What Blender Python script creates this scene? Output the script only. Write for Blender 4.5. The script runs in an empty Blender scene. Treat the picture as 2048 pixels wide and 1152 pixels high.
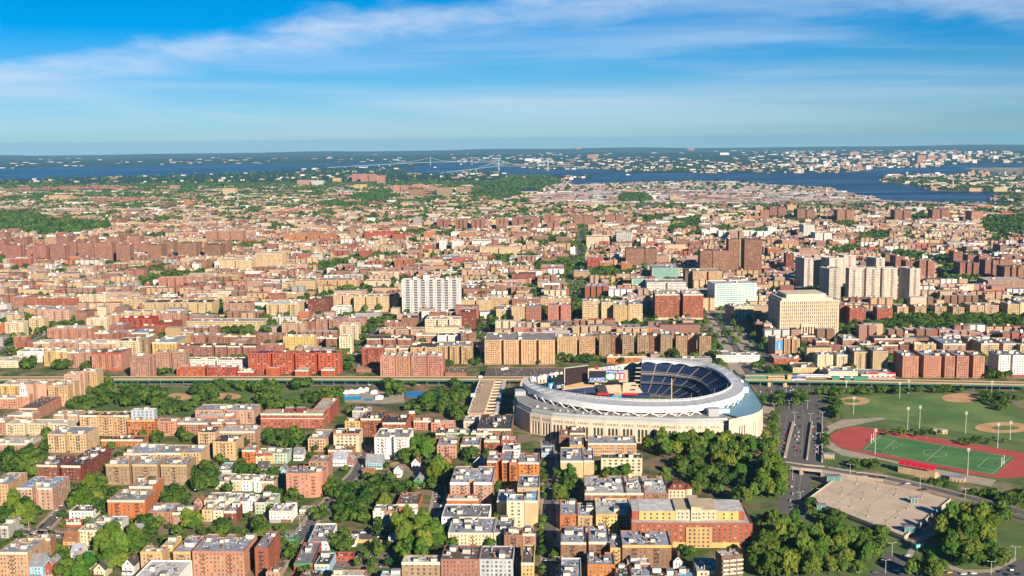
import bpy, bmesh, math, random
import numpy as np
from mathutils import Matrix, Vector

SC = bpy.context.scene
COL = SC.collection
R = math.radians
rnd = random.Random(7)

# ------------------------------------------------------------------ camera
F_PX, CX, CY, CAM_H = 2235.0, 1024.0, 576.0, 310.0
PITCH = math.atan((576.0 - 279.0) / F_PX)
ROLL = -0.0107
CAM_M = Matrix.Translation((0, 0, CAM_H)) @ Matrix.Rotation(math.pi / 2 - PITCH, 4, 'X') @ Matrix.Rotation(ROLL, 4, 'Z')
cam_data = bpy.data.cameras.new('camera')
cam_data.sensor_width = 36.0
cam_data.lens = F_PX / 2048.0 * 36.0
cam_data.clip_start = 1.0
cam_data.clip_end = 200000.0
cam = bpy.data.objects.new('camera', cam_data)
cam.matrix_world = CAM_M
COL.objects.link(cam)
SC.camera = cam

# ------------------------------------------------------------------ light, sky, exposure
SUN_EL = R(22.5)
SUN_AZ = R(154.0)        # compass bearing of the sun, clockwise from +Y (behind the camera, to its right)
world = bpy.data.worlds.new('World')
SC.world = world
world.use_nodes = True
HAZE_DENSITY = 2.3e-5
SKY_STRENGTH = 0.0665
SKY_TINT_LOW, SKY_TINT_HIGH = (0.345, 0.56, 0.84), (0.11, 0.465, 0.755)
SKY_SAT = 1.15
CLOUD = (6.2, 6.9, 8.0)
sun_data = bpy.data.lights.new('sun', 'SUN')
sun_data.energy = 5.0
sun_data.angle = R(0.5)
sun_data.color = (1.0, 0.875, 0.72)
sun = bpy.data.objects.new('sun', sun_data)
sd = Vector((math.sin(SUN_AZ) * math.cos(SUN_EL), math.cos(SUN_AZ) * math.cos(SUN_EL), math.sin(SUN_EL)))
sun.rotation_euler = sd.to_track_quat('Z', 'Y').to_euler()
COL.objects.link(sun)
SC.view_settings.view_transform = 'Standard'
SC.view_settings.look = 'None'
SC.view_settings.exposure = 0.84
SC.view_settings.gamma = 1.0
SC.view_settings.use_curve_mapping = False
SC.render.engine = 'CYCLES'
cy = SC.cycles
cy.max_bounces = 4
cy.diffuse_bounces = 2
cy.glossy_bounces = 2
cy.transmission_bounces = 2
cy.transparent_max_bounces = 4
cy.volume_bounces = 0
cy.caustics_reflective = False
cy.caustics_refractive = False
cy.use_denoising = True
cy.use_adaptive_sampling = True
cy.adaptive_threshold = 0.02
SC.render.use_persistent_data = False

def build_world():
	nt = world.node_tree
	N, L = nt.nodes, nt.links
	N.clear()
	out = N.new('ShaderNodeOutputWorld')
	bg = N.new('ShaderNodeBackground')
	bg.inputs['Strength'].default_value = SKY_STRENGTH
	sky = N.new('ShaderNodeTexSky')
	sky.sky_type = 'NISHITA'
	sky.sun_disc = False
	sky.sun_elevation = SUN_EL
	sky.sun_rotation = SUN_AZ
	sky.altitude = 300
	sky.air_density = 1.0
	sky.dust_density = 0.0
	sky.ozone_density = 4.0
	tint = N.new('ShaderNodeMix')
	tint.data_type = 'RGBA'
	tint.blend_type = 'MULTIPLY'
	tint.inputs['Factor'].default_value = 1.0
	L.new(sky.outputs['Color'], tint.inputs['A'])
	hs = N.new('ShaderNodeHueSaturation')
	hs.inputs['Hue'].default_value = 0.5
	hs.inputs['Saturation'].default_value = SKY_SAT
	hs.inputs['Value'].default_value = 1.0
	L.new(tint.outputs['Result'], hs.inputs['Color'])
	# a high cloud deck: the view direction is carried to a plane overhead
	tc = N.new('ShaderNodeTexCoord')
	sep = N.new('ShaderNodeSeparateXYZ')
	L.new(tc.outputs['Generated'], sep.inputs[0])

	def math_(op, a, b=None, c=None, clamp=False):
		n = N.new('ShaderNodeMath')
		n.operation = op
		n.use_clamp = clamp
		for i, v in enumerate((a, b, c)):
			if v is None:
				continue
			if isinstance(v, (int, float)):
				n.inputs[i].default_value = v
			else:
				L.new(v, n.inputs[i])
		return n.outputs[0]

	def ramp(v, lo, hi, a=0.0, b=1.0):
		n = N.new('ShaderNodeMapRange')
		n.interpolation_type = 'SMOOTHSTEP'
		n.clamp = True
		L.new(v, n.inputs[0])
		n.inputs[1].default_value = lo
		n.inputs[2].default_value = hi
		n.inputs[3].default_value = a
		n.inputs[4].default_value = b
		return n.outputs[0]

	def noise(vec, scale, detail, rough, dist=0.0):
		n = N.new('ShaderNodeTexNoise')
		n.inputs['Scale'].default_value = scale
		n.inputs['Detail'].default_value = detail
		n.inputs['Roughness'].default_value = rough
		n.inputs['Distortion'].default_value = dist
		L.new(vec, n.inputs['Vector'])
		return n.outputs['Fac']

	up = N.new('ShaderNodeCombineXYZ')      # the dip of the horizon: sky down to the land's edge
	L.new(sep.outputs[0], up.inputs[0])
	L.new(sep.outputs[1], up.inputs[1])
	L.new(math_('MAXIMUM', sep.outputs[2], 0.004), up.inputs[2])
	L.new(up.outputs[0], sky.inputs['Vector'])
	z = math_('ADD', math_('MAXIMUM', sep.outputs[2], 0.0), 0.02)
	u = math_('DIVIDE', sep.outputs[0], z)
	v = math_('DIVIDE', sep.outputs[1], z)
	cmb = N.new('ShaderNodeCombineXYZ')
	L.new(u, cmb.inputs[0])
	L.new(v, cmb.inputs[1])
	def mapped(src, rot, scale, loc=(0, 0, 0)):
		mp = N.new('ShaderNodeMapping')
		mp.inputs['Rotation'].default_value = (0, 0, R(rot))
		mp.inputs['Scale'].default_value = scale
		mp.inputs['Location'].default_value = loc
		L.new(src, mp.inputs[0])
		return mp.outputs[0]
	tm = N.new('ShaderNodeMix')
	tm.data_type = 'RGBA'
	tm.inputs['A'].default_value = (*SKY_TINT_LOW, 1)
	tm.inputs['B'].default_value = (*SKY_TINT_HIGH, 1)
	L.new(ramp(sep.outputs[2], 0.03, 0.15), tm.inputs['Factor'])
	L.new(tm.outputs['Result'], tint.inputs['B'])
	n1 = noise(mapped(tc.outputs['Generated'], 0, (11.0, 4.0, 34.0), (2.3, 5.1, 0.4)), 1.0, 9, 0.58, 0.25)     # ragged crest
	n2 = noise(mapped(tc.outputs['Generated'], 0, (16.0, 4.0, 60.0), (1.3, 0.1, 2.4)), 1.0, 8, 0.6, 0.4)      # fine combing
	n3 = noise(mapped(tc.outputs['Generated'], 0, (2.2, 1.0, 30.0), (0.4, 0, 0.7)), 1.0, 5, 0.5, 0.6)   # long veils near the horizon
	s = math_('ADD', math_('ADD', v, math_('MULTIPLY', u, 0.857)), math_('MULTIPLY', math_('SUBTRACT', n1, 0.5), 2.6))
	sheet_ = ramp(s, 6.3, 7.4)
	crest = math_('MULTIPLY', sheet_, ramp(s, 7.2, 10.2, 1.0, 0.0))
	crest = math_('MULTIPLY', crest, ramp(n2, 0.30, 0.70, 0.45, 1.0))
	veil = math_('MULTIPLY', sheet_, ramp(n3, 0.36, 0.70, 0.0, 0.42))
	s2 = math_('ADD', math_('SUBTRACT', v, math_('MULTIPLY', u, 0.75)), math_('MULTIPLY', math_('SUBTRACT', n1, 0.5), 2.2))
	bank = math_('MULTIPLY', math_('MULTIPLY', ramp(s2, 4.6, 6.2, 1.0, 0.0), ramp(v, 4.0, 6.2)), ramp(n2, 0.25, 0.7, 0.55, 1.0))
	wisps = math_('MULTIPLY', ramp(n1, 0.70, 0.84), 0.45)
	tot = math_('MAXIMUM', math_('MAXIMUM', math_('MULTIPLY', crest, 0.66), math_('MULTIPLY', bank, 0.72)), math_('MAXIMUM', veil, wisps))
	tot = math_('MULTIPLY', tot, ramp(sep.outputs[2], 0.0, 0.03, 0.4, 1.0))
	mix = N.new('ShaderNodeMix')
	mix.data_type = 'RGBA'
	L.new(tot, mix.inputs['Factor'])
	L.new(hs.outputs['Color'], mix.inputs['A'])
	mix.inputs['B'].default_value = (*CLOUD, 1)
	L.new(mix.outputs['Result'], bg.inputs['Color'])
	L.new(bg.outputs[0], out.inputs['Surface'])
	world.cycles.sampling_method = 'AUTOMATIC'
build_world()

# ------------------------------------------------------------------ calibration: photograph pixel (2048 wide) <-> place
CAM_R = CAM_M.to_3x3()
CAM_RI = CAM_R.inverted()
def P(px, py, z=0.0):
	d = CAM_R @ Vector(((px - CX) / F_PX, -(py - CY) / F_PX, -1.0))
	t = (z - CAM_H) / min(d.z, -1e-4)
	return Vector((d.x * t, d.y * t, z))
def PX(x, y, z=0.0):
	c = CAM_RI @ Vector((x, y, z - CAM_H))
	return (CX + F_PX * c.x / -c.z, CY - F_PX * c.y / -c.z)

# ------------------------------------------------------------------ materials
MATS = {}
def _nodes(name):
	m = bpy.data.materials.new(name)
	m.use_nodes = True
	nt = m.node_tree
	b = nt.nodes['Principled BSDF']
	return m, nt, b
def srgb(h):
	c = [int(h[i:i + 2], 16) / 255 for i in (0, 2, 4)]
	return tuple(x / 12.92 if x <= .04045 else ((x + .055) / 1.055) ** 2.4 for x in c)
def mat(name, col, rough=0.85, vary=0.0, noise=0.0, nscale=0.15, metal=0.0, detail=4, dark=0.65, spec=0.3, stretch=None, emit=0.0, bump=0.0):
	"""plain surface: base colour with large soft wear and a small change from object to object"""
	if name in MATS:
		return MATS[name]
	m, nt, b = _nodes(name)
	N, L = nt.nodes, nt.links
	b.inputs['Roughness'].default_value = rough
	b.inputs['Metallic'].default_value = metal
	b.inputs['Specular IOR Level'].default_value = spec
	c = N.new('ShaderNodeRGB')
	c.outputs[0].default_value = (*col, 1)
	src = c.outputs[0]
	if noise > 0:
		tc = N.new('ShaderNodeTexCoord')
		vec = tc.outputs['Object']
		if stretch:
			mp = N.new('ShaderNodeMapping')
			mp.inputs['Scale'].default_value = stretch
			L.new(vec, mp.inputs[0])
			vec = mp.outputs[0]
		n = N.new('ShaderNodeTexNoise')
		n.inputs['Scale'].default_value = nscale
		n.inputs['Detail'].default_value = detail
		n.inputs['Roughness'].default_value = 0.65
		L.new(vec, n.inputs['Vector'])
		mr = N.new('ShaderNodeMapRange')
		mr.inputs[1].default_value = 0.3
		mr.inputs[2].default_value = 0.7
		mr.inputs[3].default_value = 1 - noise
		mr.inputs[4].default_value = 1 + noise * 0.6
		L.new(n.outputs['Fac'], mr.inputs[0])
		mx = N.new('ShaderNodeMix')
		mx.data_type = 'RGBA'
		mx.blend_type = 'MULTIPLY'
		mx.inputs['Factor'].default_value = 1
		L.new(src, mx.inputs['A'])
		L.new(mr.outputs[0], mx.inputs['B'])
		src = mx.outputs['Result']
		if bump:
			bp = N.new('ShaderNodeBump')
			bp.inputs['Strength'].default_value = bump
			bp.inputs['Distance'].default_value = 1.0
			L.new(n.outputs['Fac'], bp.inputs['Height'])
			L.new(bp.outputs[0], b.inputs['Normal'])
	if vary > 0:
		oi = N.new('ShaderNodeObjectInfo')
		hs = N.new('ShaderNodeHueSaturation')
		m1 = N.new('ShaderNodeMapRange')
		m1.inputs[3].default_value = 0.5 - vary * 0.07
		m1.inputs[4].default_value = 0.5 + vary * 0.07
		L.new(oi.outputs['Random'], m1.inputs[0])
		mu = N.new('ShaderNodeMath')
		mu.operation = 'MULTIPLY'
		mu.inputs[1].default_value = 7.13
		L.new(oi.outputs['Random'], mu.inputs[0])
		fr = N.new('ShaderNodeMath')
		fr.operation = 'FRACT'
		L.new(mu.outputs[0], fr.inputs[0])
		m2 = N.new('ShaderNodeMapRange')
		m2.inputs[3].default_value = 1 - vary
		m2.inputs[4].default_value = 1 + vary * 0.8
		L.new(fr.outputs[0], m2.inputs[0])
		L.new(m1.outputs[0], hs.inputs['Hue'])
		L.new(m2.outputs[0], hs.inputs['Value'])
		L.new(src, hs.inputs['Color'])
		src = hs.outputs['Color']
	L.new(src, b.inputs['Base Color'])
	if emit:
		L.new(src, b.inputs['Emission Color'])
		b.inputs['Emission Strength'].default_value = emit
	MATS[name] = m
	return m

WALL = {  # real-world base colours (linear)
	'tan': (0.47, 0.30, 0.155), 'buff': (0.52, 0.37, 0.20), 'cream': (0.60, 0.48, 0.31), 'yellow': (0.54, 0.36, 0.13),
	'pink': (0.38, 0.21, 0.14), 'rose': (0.29, 0.13, 0.085), 'brown': (0.25, 0.125, 0.07), 'red': (0.36, 0.075, 0.035),
	'orange': (0.43, 0.145, 0.04), 'dark red': (0.19, 0.05, 0.033), 'white': (0.74, 0.70, 0.63), 'grey': (0.36, 0.34, 0.31),
	'olive brown': (0.30, 0.20, 0.11), 'dark brown': (0.17, 0.095, 0.06), 'tower white': (0.60, 0.55, 0.49), 'limestone': (0.62, 0.50, 0.345), 'stone white': (0.52, 0.435, 0.35), 'salmon': (0.42, 0.19, 0.12),
	'pale green': (0.36, 0.42, 0.31), 'light blue': (0.30, 0.47, 0.56), 'green': (0.07, 0.24, 0.11), 'pale grey': (0.56, 0.53, 0.47),
	'brick red': (0.31, 0.09, 0.045), 'pinkish tan': (0.46, 0.29, 0.19), 'silver grey': (0.42, 0.44, 0.44),
}
ROOF = {
	'silver': (0.31, 0.33, 0.375), 'dark': (0.075, 0.07, 0.068), 'white': (0.56, 0.54, 0.50), 'tan': (0.44, 0.37, 0.28),
	'grey': (0.25, 0.25, 0.26), 'brown': (0.16, 0.12, 0.10), 'red': (0.40, 0.06, 0.03), 'blue': (0.22, 0.38, 0.52), 'shingle brown': (0.27, 0.12, 0.06),
	'pale': (0.52, 0.47, 0.42),
}
def wallmat(c):
	return mat('wall_' + c.replace(' ', '_'), WALL[c], 0.9, vary=0.13, noise=0.24, nscale=0.16, detail=7, stretch=(1, 1, 0.3))
def roofmat(c):
	return mat('roof_' + c.replace(' ', '_'), ROOF[c], 0.7 if c == 'silver' else 0.85, vary=0.18, noise=0.42, nscale=0.16, detail=8)
M_GLASS = mat('window_glass', (0.028, 0.032, 0.04), 0.18, spec=0.55)
M_BLIND = mat('window_blind', (0.30, 0.26, 0.20), 0.55)
M_MID = mat('window_curtain', (0.12, 0.105, 0.085), 0.4)
M_TRIM = mat('stone_trim', (0.58, 0.50, 0.38), 0.85, vary=0.1)
M_WHITE = mat('white_paint', (0.78, 0.77, 0.74), 0.5, noise=0.08, nscale=0.2)
M_BULK = mat('bulkhead_render', (0.62, 0.55, 0.43), 0.9, vary=0.18, noise=0.12)
M_IRON = mat('black_iron', (0.045, 0.032, 0.026), 0.6)
M_RUST = mat('rust_iron', (0.18, 0.055, 0.03), 0.7)
M_CONC = mat('concrete', (0.44, 0.36, 0.27), 0.9, noise=0.14, nscale=0.06)
M_ASPH = mat('asphalt', (0.135, 0.120, 0.108), 0.92, noise=0.28, nscale=0.03, detail=8)
M_PAVE = mat('pavement', (0.40, 0.32, 0.235), 0.92, noise=0.2, nscale=0.08, detail=6)
M_PAINT = mat('road_paint', (0.62, 0.60, 0.55), 0.8)
M_PAINTY = mat('road_paint_yellow', (0.6, 0.36, 0.06), 0.8)
M_STEEL = mat('galvanised', (0.46, 0.47, 0.47), 0.5, metal=0.3)

# ------------------------------------------------------------------ mesh helpers
class MB:
	"""collects vertices, faces and material slots; build() links ONE mesh object"""
	def __init__(s):
		s.v, s.f, s.m = [], [], []
	def poly(s, pts, mi=0):
		b = len(s.v)
		s.v.extend(tuple(p) for p in pts)
		s.f.append(tuple(range(b, b + len(pts))))
		s.m.append(mi)
	def box(s, x0, y0, z0, x1, y1, z1, mi=0, bottom=False, top_mi=None):
		b = len(s.v)
		s.v += [(x0, y0, z0), (x1, y0, z0), (x1, y1, z0), (x0, y1, z0), (x0, y0, z1), (x1, y0, z1), (x1, y1, z1), (x0, y1, z1)]
		fs = [(0, 1, 5, 4), (1, 2, 6, 5), (2, 3, 7, 6), (3, 0, 4, 7), (4, 5, 6, 7)]
		if bottom:
			fs.append((3, 2, 1, 0))
		for i, f in enumerate(fs):
			s.f.append(tuple(b + k for k in f))
			s.m.append(top_mi if (i == 4 and top_mi is not None) else mi)
	def bar(s, p, q, w, mi=0, h=None):
		"""square bar from p to q"""
		p, q = Vector(p), Vector(q)
		d = (q - p)
		if d.length < 1e-6:
			return
		d.normalize()
		up = Vector((0, 0, 1)) if abs(d.z) < 0.95 else Vector((1, 0, 0))
		a = d.cross(up).normalized() * (w / 2)
		c = a.cross(d).normalized() * ((h or w) / 2)
		b = len(s.v)
		for e in (p, q):
			for sa, sc in ((-1, -1), (1, -1), (1, 1), (-1, 1)):
				s.v.append(tuple(e + a * sa + c * sc))
		for f in ((0, 1, 5, 4), (1, 2, 6, 5), (2, 3, 7, 6), (3, 0, 4, 7), (0, 3, 2, 1), (4, 5, 6, 7)):
			s.f.append(tuple(b + k for k in f))
			s.m.append(mi)
	def tube(s, p, q, r0, r1=None, n=8, mi=0, cap=True):
		p, q = Vector(p), Vector(q)
		r1 = r0 if r1 is None else r1
		d = (q - p).normalized()
		up = Vector((0, 0, 1)) if abs(d.z) < 0.95 else Vector((1, 0, 0))
		a = d.cross(up).normalized()
		c = a.cross(d).normalized()
		b = len(s.v)
		for e, r in ((p, r0), (q, r1)):
			for i in range(n):
				t = 2 * math.pi * i / n
				s.v.append(tuple(e + a * (r * math.cos(t)) + c * (r * math.sin(t))))
		for i in range(n):
			j = (i + 1) % n
			s.f.append((b + i, b + j, b + n + j, b + n + i))
			s.m.append(mi)
		if cap:
			s.f.append(tuple(b + n + i for i in range(n)))
			s.m.append(mi)
	def prism(s, pts, z0, z1, mi=0, top_mi=None, bottom=False):
		"""pts counter-clockwise outline"""
		n = len(pts)
		for i in range(n):
			a, c = pts[i], pts[(i + 1) % n]
			s.poly([(a[0], a[1], z0), (c[0], c[1], z0), (c[0], c[1], z1), (a[0], a[1], z1)], mi)
		s.poly([(p[0], p[1], z1) for p in pts], mi if top_mi is None else top_mi)
		if bottom:
			s.poly([(p[0], p[1], z0) for p in reversed(pts)], mi)
	def mesh(s, name, mats):
		me = bpy.data.meshes.new(name)
		me.from_pydata(s.v, [], s.f)
		for m in (mats if isinstance(mats, (list, tuple)) else [mats]):
			me.materials.append(m)
		if len(me.materials) > 1:
			me.polygons.foreach_set('material_index', s.m)
		me.update()
		return me
	def build(s, name, mats, parent=None, loc=None, rz=0.0):
		return link(name, s.mesh(name, mats), parent, loc, rz)

def link(name, me, parent=None, loc=None, rz=0.0, scale=None):
	o = bpy.data.objects.new(name, me)
	COL.objects.link(o)
	if parent is not None:
		o.parent = parent
	if loc is not None:
		o.location = loc
	if rz:
		o.rotation_euler = (0, 0, rz)
	if scale is not None:
		o.scale = scale
	return o
def tag(o, label, cat=None, group=None, kind=None):
	if label:
		o['label'] = label
	if cat:
		o['category'] = cat
	if group:
		o['group'] = group
	if kind:
		o['kind'] = kind
	return o
def empty(name, loc, rz=0.0):
	o = bpy.data.objects.new(name, None)
	o.empty_display_size = 5
	o.location = loc
	o.rotation_euler = (0, 0, rz)
	COL.objects.link(o)
	return o
def struct(name, mb, mats, label=None):
	o = mb.build(name, mats)
	o['kind'] = 'structure'
	if label:
		o['label'] = label
	return o
def ccw(pts):
	a = sum(pts[i][0] * pts[(i + 1) % len(pts)][1] - pts[(i + 1) % len(pts)][0] * pts[i][1] for i in range(len(pts)))
	return list(pts) if a > 0 else list(reversed(pts))
def inset(pts, t):
	n = len(pts)
	out = []
	for i in range(n):
		p0, p1, p2 = pts[i - 1], pts[i], pts[(i + 1) % n]
		def nrm(a, b):
			dx, dy = b[0] - a[0], b[1] - a[1]
			l = math.hypot(dx, dy) or 1e-9
			return (-dy / l, dx / l)
		n1, n2 = nrm(p0, p1), nrm(p1, p2)
		k = max(0.25, 1 + n1[0] * n2[0] + n1[1] * n2[1])
		out.append((p1[0] + t * (n1[0] + n2[0]) / k, p1[1] + t * (n1[1] + n2[1]) / k))
	return out
def sheet(name, pxs, z, m, label=None, kind='structure', parent=None):
	"""a flat piece of ground whose outline is given in photograph pixels"""
	mb = MB()
	pts = ccw([tuple(P(x, y, z))[:2] for x, y in pxs])
	mb.poly([(x, y, z) for x, y in pts])
	o = mb.build(name, m, parent)
	if parent is None:
		o['kind'] = kind
		if label:
			o['label'] = label
	return o
def in_poly(x, y, poly):
	c = False
	n = len(poly)
	j = n - 1
	for i in range(n):
		xi, yi = poly[i]
		xj, yj = poly[j]
		if (yi > y) != (yj > y) and x < (xj - xi) * (y - yi) / (yj - yi) + xi:
			c = not c
		j = i
	return c
# ------------------------------------------------------------------ ground, water, far land
def ground_material():
	m, nt, b = _nodes('city_ground')
	N, L = nt.nodes, nt.links
	b.inputs['Roughness'].default_value = 0.95
	b.inputs['Specular IOR Level'].default_value = 0.1
	tc = N.new('ShaderNodeTexCoord')
	def noise(s, d):
		n = N.new('ShaderNodeTexNoise')
		n.inputs['Scale'].default_value = s
		n.inputs['Detail'].default_value = d
		n.inputs['Roughness'].default_value = 0.6
		L.new(tc.outputs['Object'], n.inputs['Vector'])
		return n.outputs['Fac']
	def rmp(v, stops):
		r = N.new('ShaderNodeValToRGB')
		L.new(v, r.inputs[0])
		e = r.color_ramp.elements
		while len(e) < len(stops):
			e.new(0.5)
		for i, (p, c) in enumerate(stops):
			e[i].position = p
			e[i].color = (*c, 1)
		return r.outputs[0]
	near = rmp(noise(0.035, 6), [(0.32, (0.14, 0.12, 0.10)), (0.42, (0.27, 0.21, 0.14)), (0.49, (0.15, 0.15, 0.06)), (0.55, (0.08, 0.125, 0.028)), (0.68, (0.05, 0.10, 0.02))])
	far = rmp(noise(0.0022, 9), [(0.38, (0.012, 0.036, 0.018)), (0.54, (0.022, 0.052, 0.022)), (0.64, (0.045, 0.06, 0.032)), (0.76, (0.12, 0.10, 0.08))])
	sep = N.new('ShaderNodeSeparateXYZ')
	L.new(tc.outputs['Object'], sep.inputs[0])
	mr = N.new('ShaderNodeMapRange')
	mr.inputs[1].default_value = 5200
	mr.inputs[2].default_value = 8200
	L.new(sep.outputs[1], mr.inputs[0])
	mx = N.new('ShaderNodeMix')
	mx.data_type = 'RGBA'
	L.new(mr.outputs[0], mx.inputs['Factor'])
	L.new(near, mx.inputs['A'])
	L.new(far, mx.inputs['B'])
	L.new(mx.outputs['Result'], b.inputs['Base Color'])
	return m
mb = MB()
rr = [0, 700, 2500, 6000, 12000, 20000, 28000, 34000]
na = 40
rings = []
for k, r in enumerate(rr):
	rings.append([(r * math.sin(R(-180 + 360 * i / na)), r * math.cos(R(-180 + 360 * i / na)), 0.0) for i in range(na)])
for k in range(len(rr) - 1):
	for i in range(na):
		j = (i + 1) % na
		if k == 0:
			mb.poly([rings[0][0], rings[1][j], rings[1][i]])
		else:
			mb.poly([rings[k][i], rings[k][j], rings[k + 1][j], rings[k + 1][i]])
struct('ground', mb, ground_material(), 'city ground reaching to the horizon')

def water_material():
	m, nt, b = _nodes('estuary_water')
	N, L = nt.nodes, nt.links
	b.inputs['Base Color'].default_value = (0.0012, 0.018, 0.060, 1)
	b.inputs['Roughness'].default_value = 0.34
	b.inputs['IOR'].default_value = 1.33
	b.inputs['Specular IOR Level'].default_value = 0.16
	tc = N.new('ShaderNodeTexCoord')
	mp = N.new('ShaderNodeMapping')
	mp.inputs['Scale'].default_value = (0.0012, 0.0045, 1)
	L.new(tc.outputs['Object'], mp.inputs[0])
	n = N.new('ShaderNodeTexNoise')
	n.inputs['Scale'].default_value = 1.0
	n.inputs['Detail'].default_value = 8
	L.new(mp.outputs[0], n.inputs['Vector'])
	mr = N.new('ShaderNodeMapRange')
	mr.inputs[1].default_value = 0.3
	mr.inputs[2].default_value = 0.7
	mr.inputs[3].default_value = 0.24
	mr.inputs[4].default_value = 0.46
	L.new(n.outputs['Fac'], mr.inputs[0])
	L.new(mr.outputs[0], b.inputs['Roughness'])
	w = N.new('ShaderNodeTexNoise')
	w.inputs['Scale'].default_value = 0.02
	w.inputs['Detail'].default_value = 6
	L.new(tc.outputs['Object'], w.inputs['Vector'])
	bp = N.new('ShaderNodeBump')
	bp.inputs['Strength'].default_value = 0.35
	bp.inputs['Distance'].default_value = 2.0
	L.new(w.outputs['Fac'], bp.inputs['Height'])
	L.new(bp.outputs[0], b.inputs['Normal'])
	return m
M_WATER = water_material()
WATER = [
	[(-90, 361), (0, 359.5), (88, 356.5), (250, 352.5), (375, 350), (470, 346), (512, 343), (625, 337), (700, 335), (760, 333), (775, 331), (830, 326.5), (837, 325), (712, 325.5), (512, 328.5),
	 (350, 329), (225, 331.5), (100, 334), (0, 338), (-90, 340)],
	[(787, 338), (825, 334), (846, 329), (870, 326.5), (922, 325), (990, 327), (1024, 334), (1060, 338), (1094, 340), (1224, 339), (1229, 343.5), (1299, 345), (1399, 346), (1536, 346.5), (1676, 346), (1711, 342), (1761, 336),
	 (1861, 335), (1906, 329), (1961, 326.5), (2150, 324), (2150, 414), (2048, 412), (1961, 407.5), (1861, 406.5), (1798, 406), (1750, 401.5), (1746, 396), (1700, 391), (1696, 387), (1668, 384), (1661, 377), (1600, 374),
	 (1536, 371.5), (1474, 365), (1374, 364), (1301, 365.5), (1204, 369), (1140, 372), (1128, 368), (1150, 360), (1186, 356.5), (1180, 354), (1100, 351), (1030, 351), (984, 350.5), (1007, 347), (1000, 343.5), (957, 342), (887, 347), (840, 346.5), (812, 344)],
	[(1039, 380), (1074, 377), (1072, 387), (1041, 391)],
]
WPOLY = []
for i, w in enumerate(WATER):
	o = sheet('water', w, 0.4, M_WATER, ['dark blue sound water along the far left shore', 'deep blue tidal strait crossing the view below the far shore', 'small blue creek inlet among trees'][i])
	WPOLY.append([tuple(P(x, y, 0.4))[:2] for x, y in w])
def land_mat(name, a, b_, s):
	m, nt, b = _nodes(name)
	N, L = nt.nodes, nt.links
	b.inputs['Roughness'].default_value = 0.95
	tc = N.new('ShaderNodeTexCoord')
	n = N.new('ShaderNodeTexNoise')
	n.inputs['Scale'].default_value = s
	n.inputs['Detail'].default_value = 7
	L.new(tc.outputs['Object'], n.inputs['Vector'])
	r = N.new('ShaderNodeValToRGB')
	r.color_ramp.elements[0].position = 0.4
	r.color_ramp.elements[1].position = 0.62
	r.color_ramp.elements[0].color = (*a, 1)
	r.color_ramp.elements[1].color = (*b_, 1)
	L.new(n.outputs['Fac'], r.inputs[0])
	L.new(r.outputs[0], b.inputs['Base Color'])
	MATS[name] = m
	return m
M_ISLE = land_mat('island_land', (0.11, 0.12, 0.05), (0.44, 0.33, 0.22), 0.006)
M_GRASS = land_mat('lawn_grass', (0.06, 0.115, 0.02), (0.12, 0.165, 0.035), 0.03)
M_FIELD = land_mat('field_turf', (0.07, 0.15, 0.022), (0.15, 0.215, 0.045), 0.022)
M_DIRT = land_mat('infield_clay', (0.50, 0.27, 0.11), (0.60, 0.36, 0.17), 0.05)
M_SCRUB = land_mat('park_ground', (0.06, 0.075, 0.02), (0.24, 0.15, 0.075), 0.04)
ISLES = {
	'prison': [(1761, 357), (1778, 350), (1830, 348.5), (1890, 350), (1970, 349), (2150, 352), (2150, 386), (2048, 383.5), (1925, 383), (1861, 381.5), (1847, 376), (1843, 371), (1810, 368), (1768, 364)],
	'airport': [(1923, 336), (1985, 335), (2150, 335.5), (2150, 356), (2048, 351), (1990, 344)],
	'wooded': [(1984, 401), (2000, 393), (2015, 390), (2150, 390), (2150, 410), (2048, 406)],
}
IPOLY = {}
for k, pts in ISLES.items():
	sheet('island', pts, 0.8, M_GRASS if k == 'wooded' else M_ISLE, {'prison': 'long low island with pale buildings in the strait', 'airport': 'flat runway spit reaching into the strait', 'wooded': 'small wooded island at the strait shore'}[k])
	IPOLY[k] = [tuple(P(x, y, 0.8))[:2] for x, y in pts]
def on_water(x, y):
	for p in IPOLY.values():
		if in_poly(x, y, p):
			return False
	return any(in_poly(x, y, p) for p in WPOLY)

# low far hills closing the horizon
mb = MB()
hr = random.Random(3)
pts = []
for i in range(121):
	a = R(-33 + 66 * i / 120)
	h = 34 + 30 * math.sin(i * 0.17) * math.sin(i * 0.05 + 1) + 16 * math.sin(i * 0.43 + 2) + hr.uniform(-4, 4)
	pts.append((a, max(8, h)))
for i in range(120):
	(a0, h0), (a1, h1) = pts[i], pts[i + 1]
	for (r0, k0), (r1, k1) in (((24000, 0), (27500, .55)), ((27500, .55), (31000, 1)), ((31000, 1), (33800, .3))):
		mb.poly([(r0 * math.sin(a0), r0 * math.cos(a0), .9 + h0 * k0), (r0 * math.sin(a1), r0 * math.cos(a1), .9 + h1 * k0),
				 (r1 * math.sin(a1), r1 * math.cos(a1), .9 + h1 * k1), (r1 * math.sin(a0), r1 * math.cos(a0), .9 + h0 * k1)])
struct('hills', mb, land_mat('far_wooded_hills', (0.006, 0.026, 0.016), (0.016, 0.042, 0.022), 0.002), 'low wooded hills along the horizon')

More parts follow.
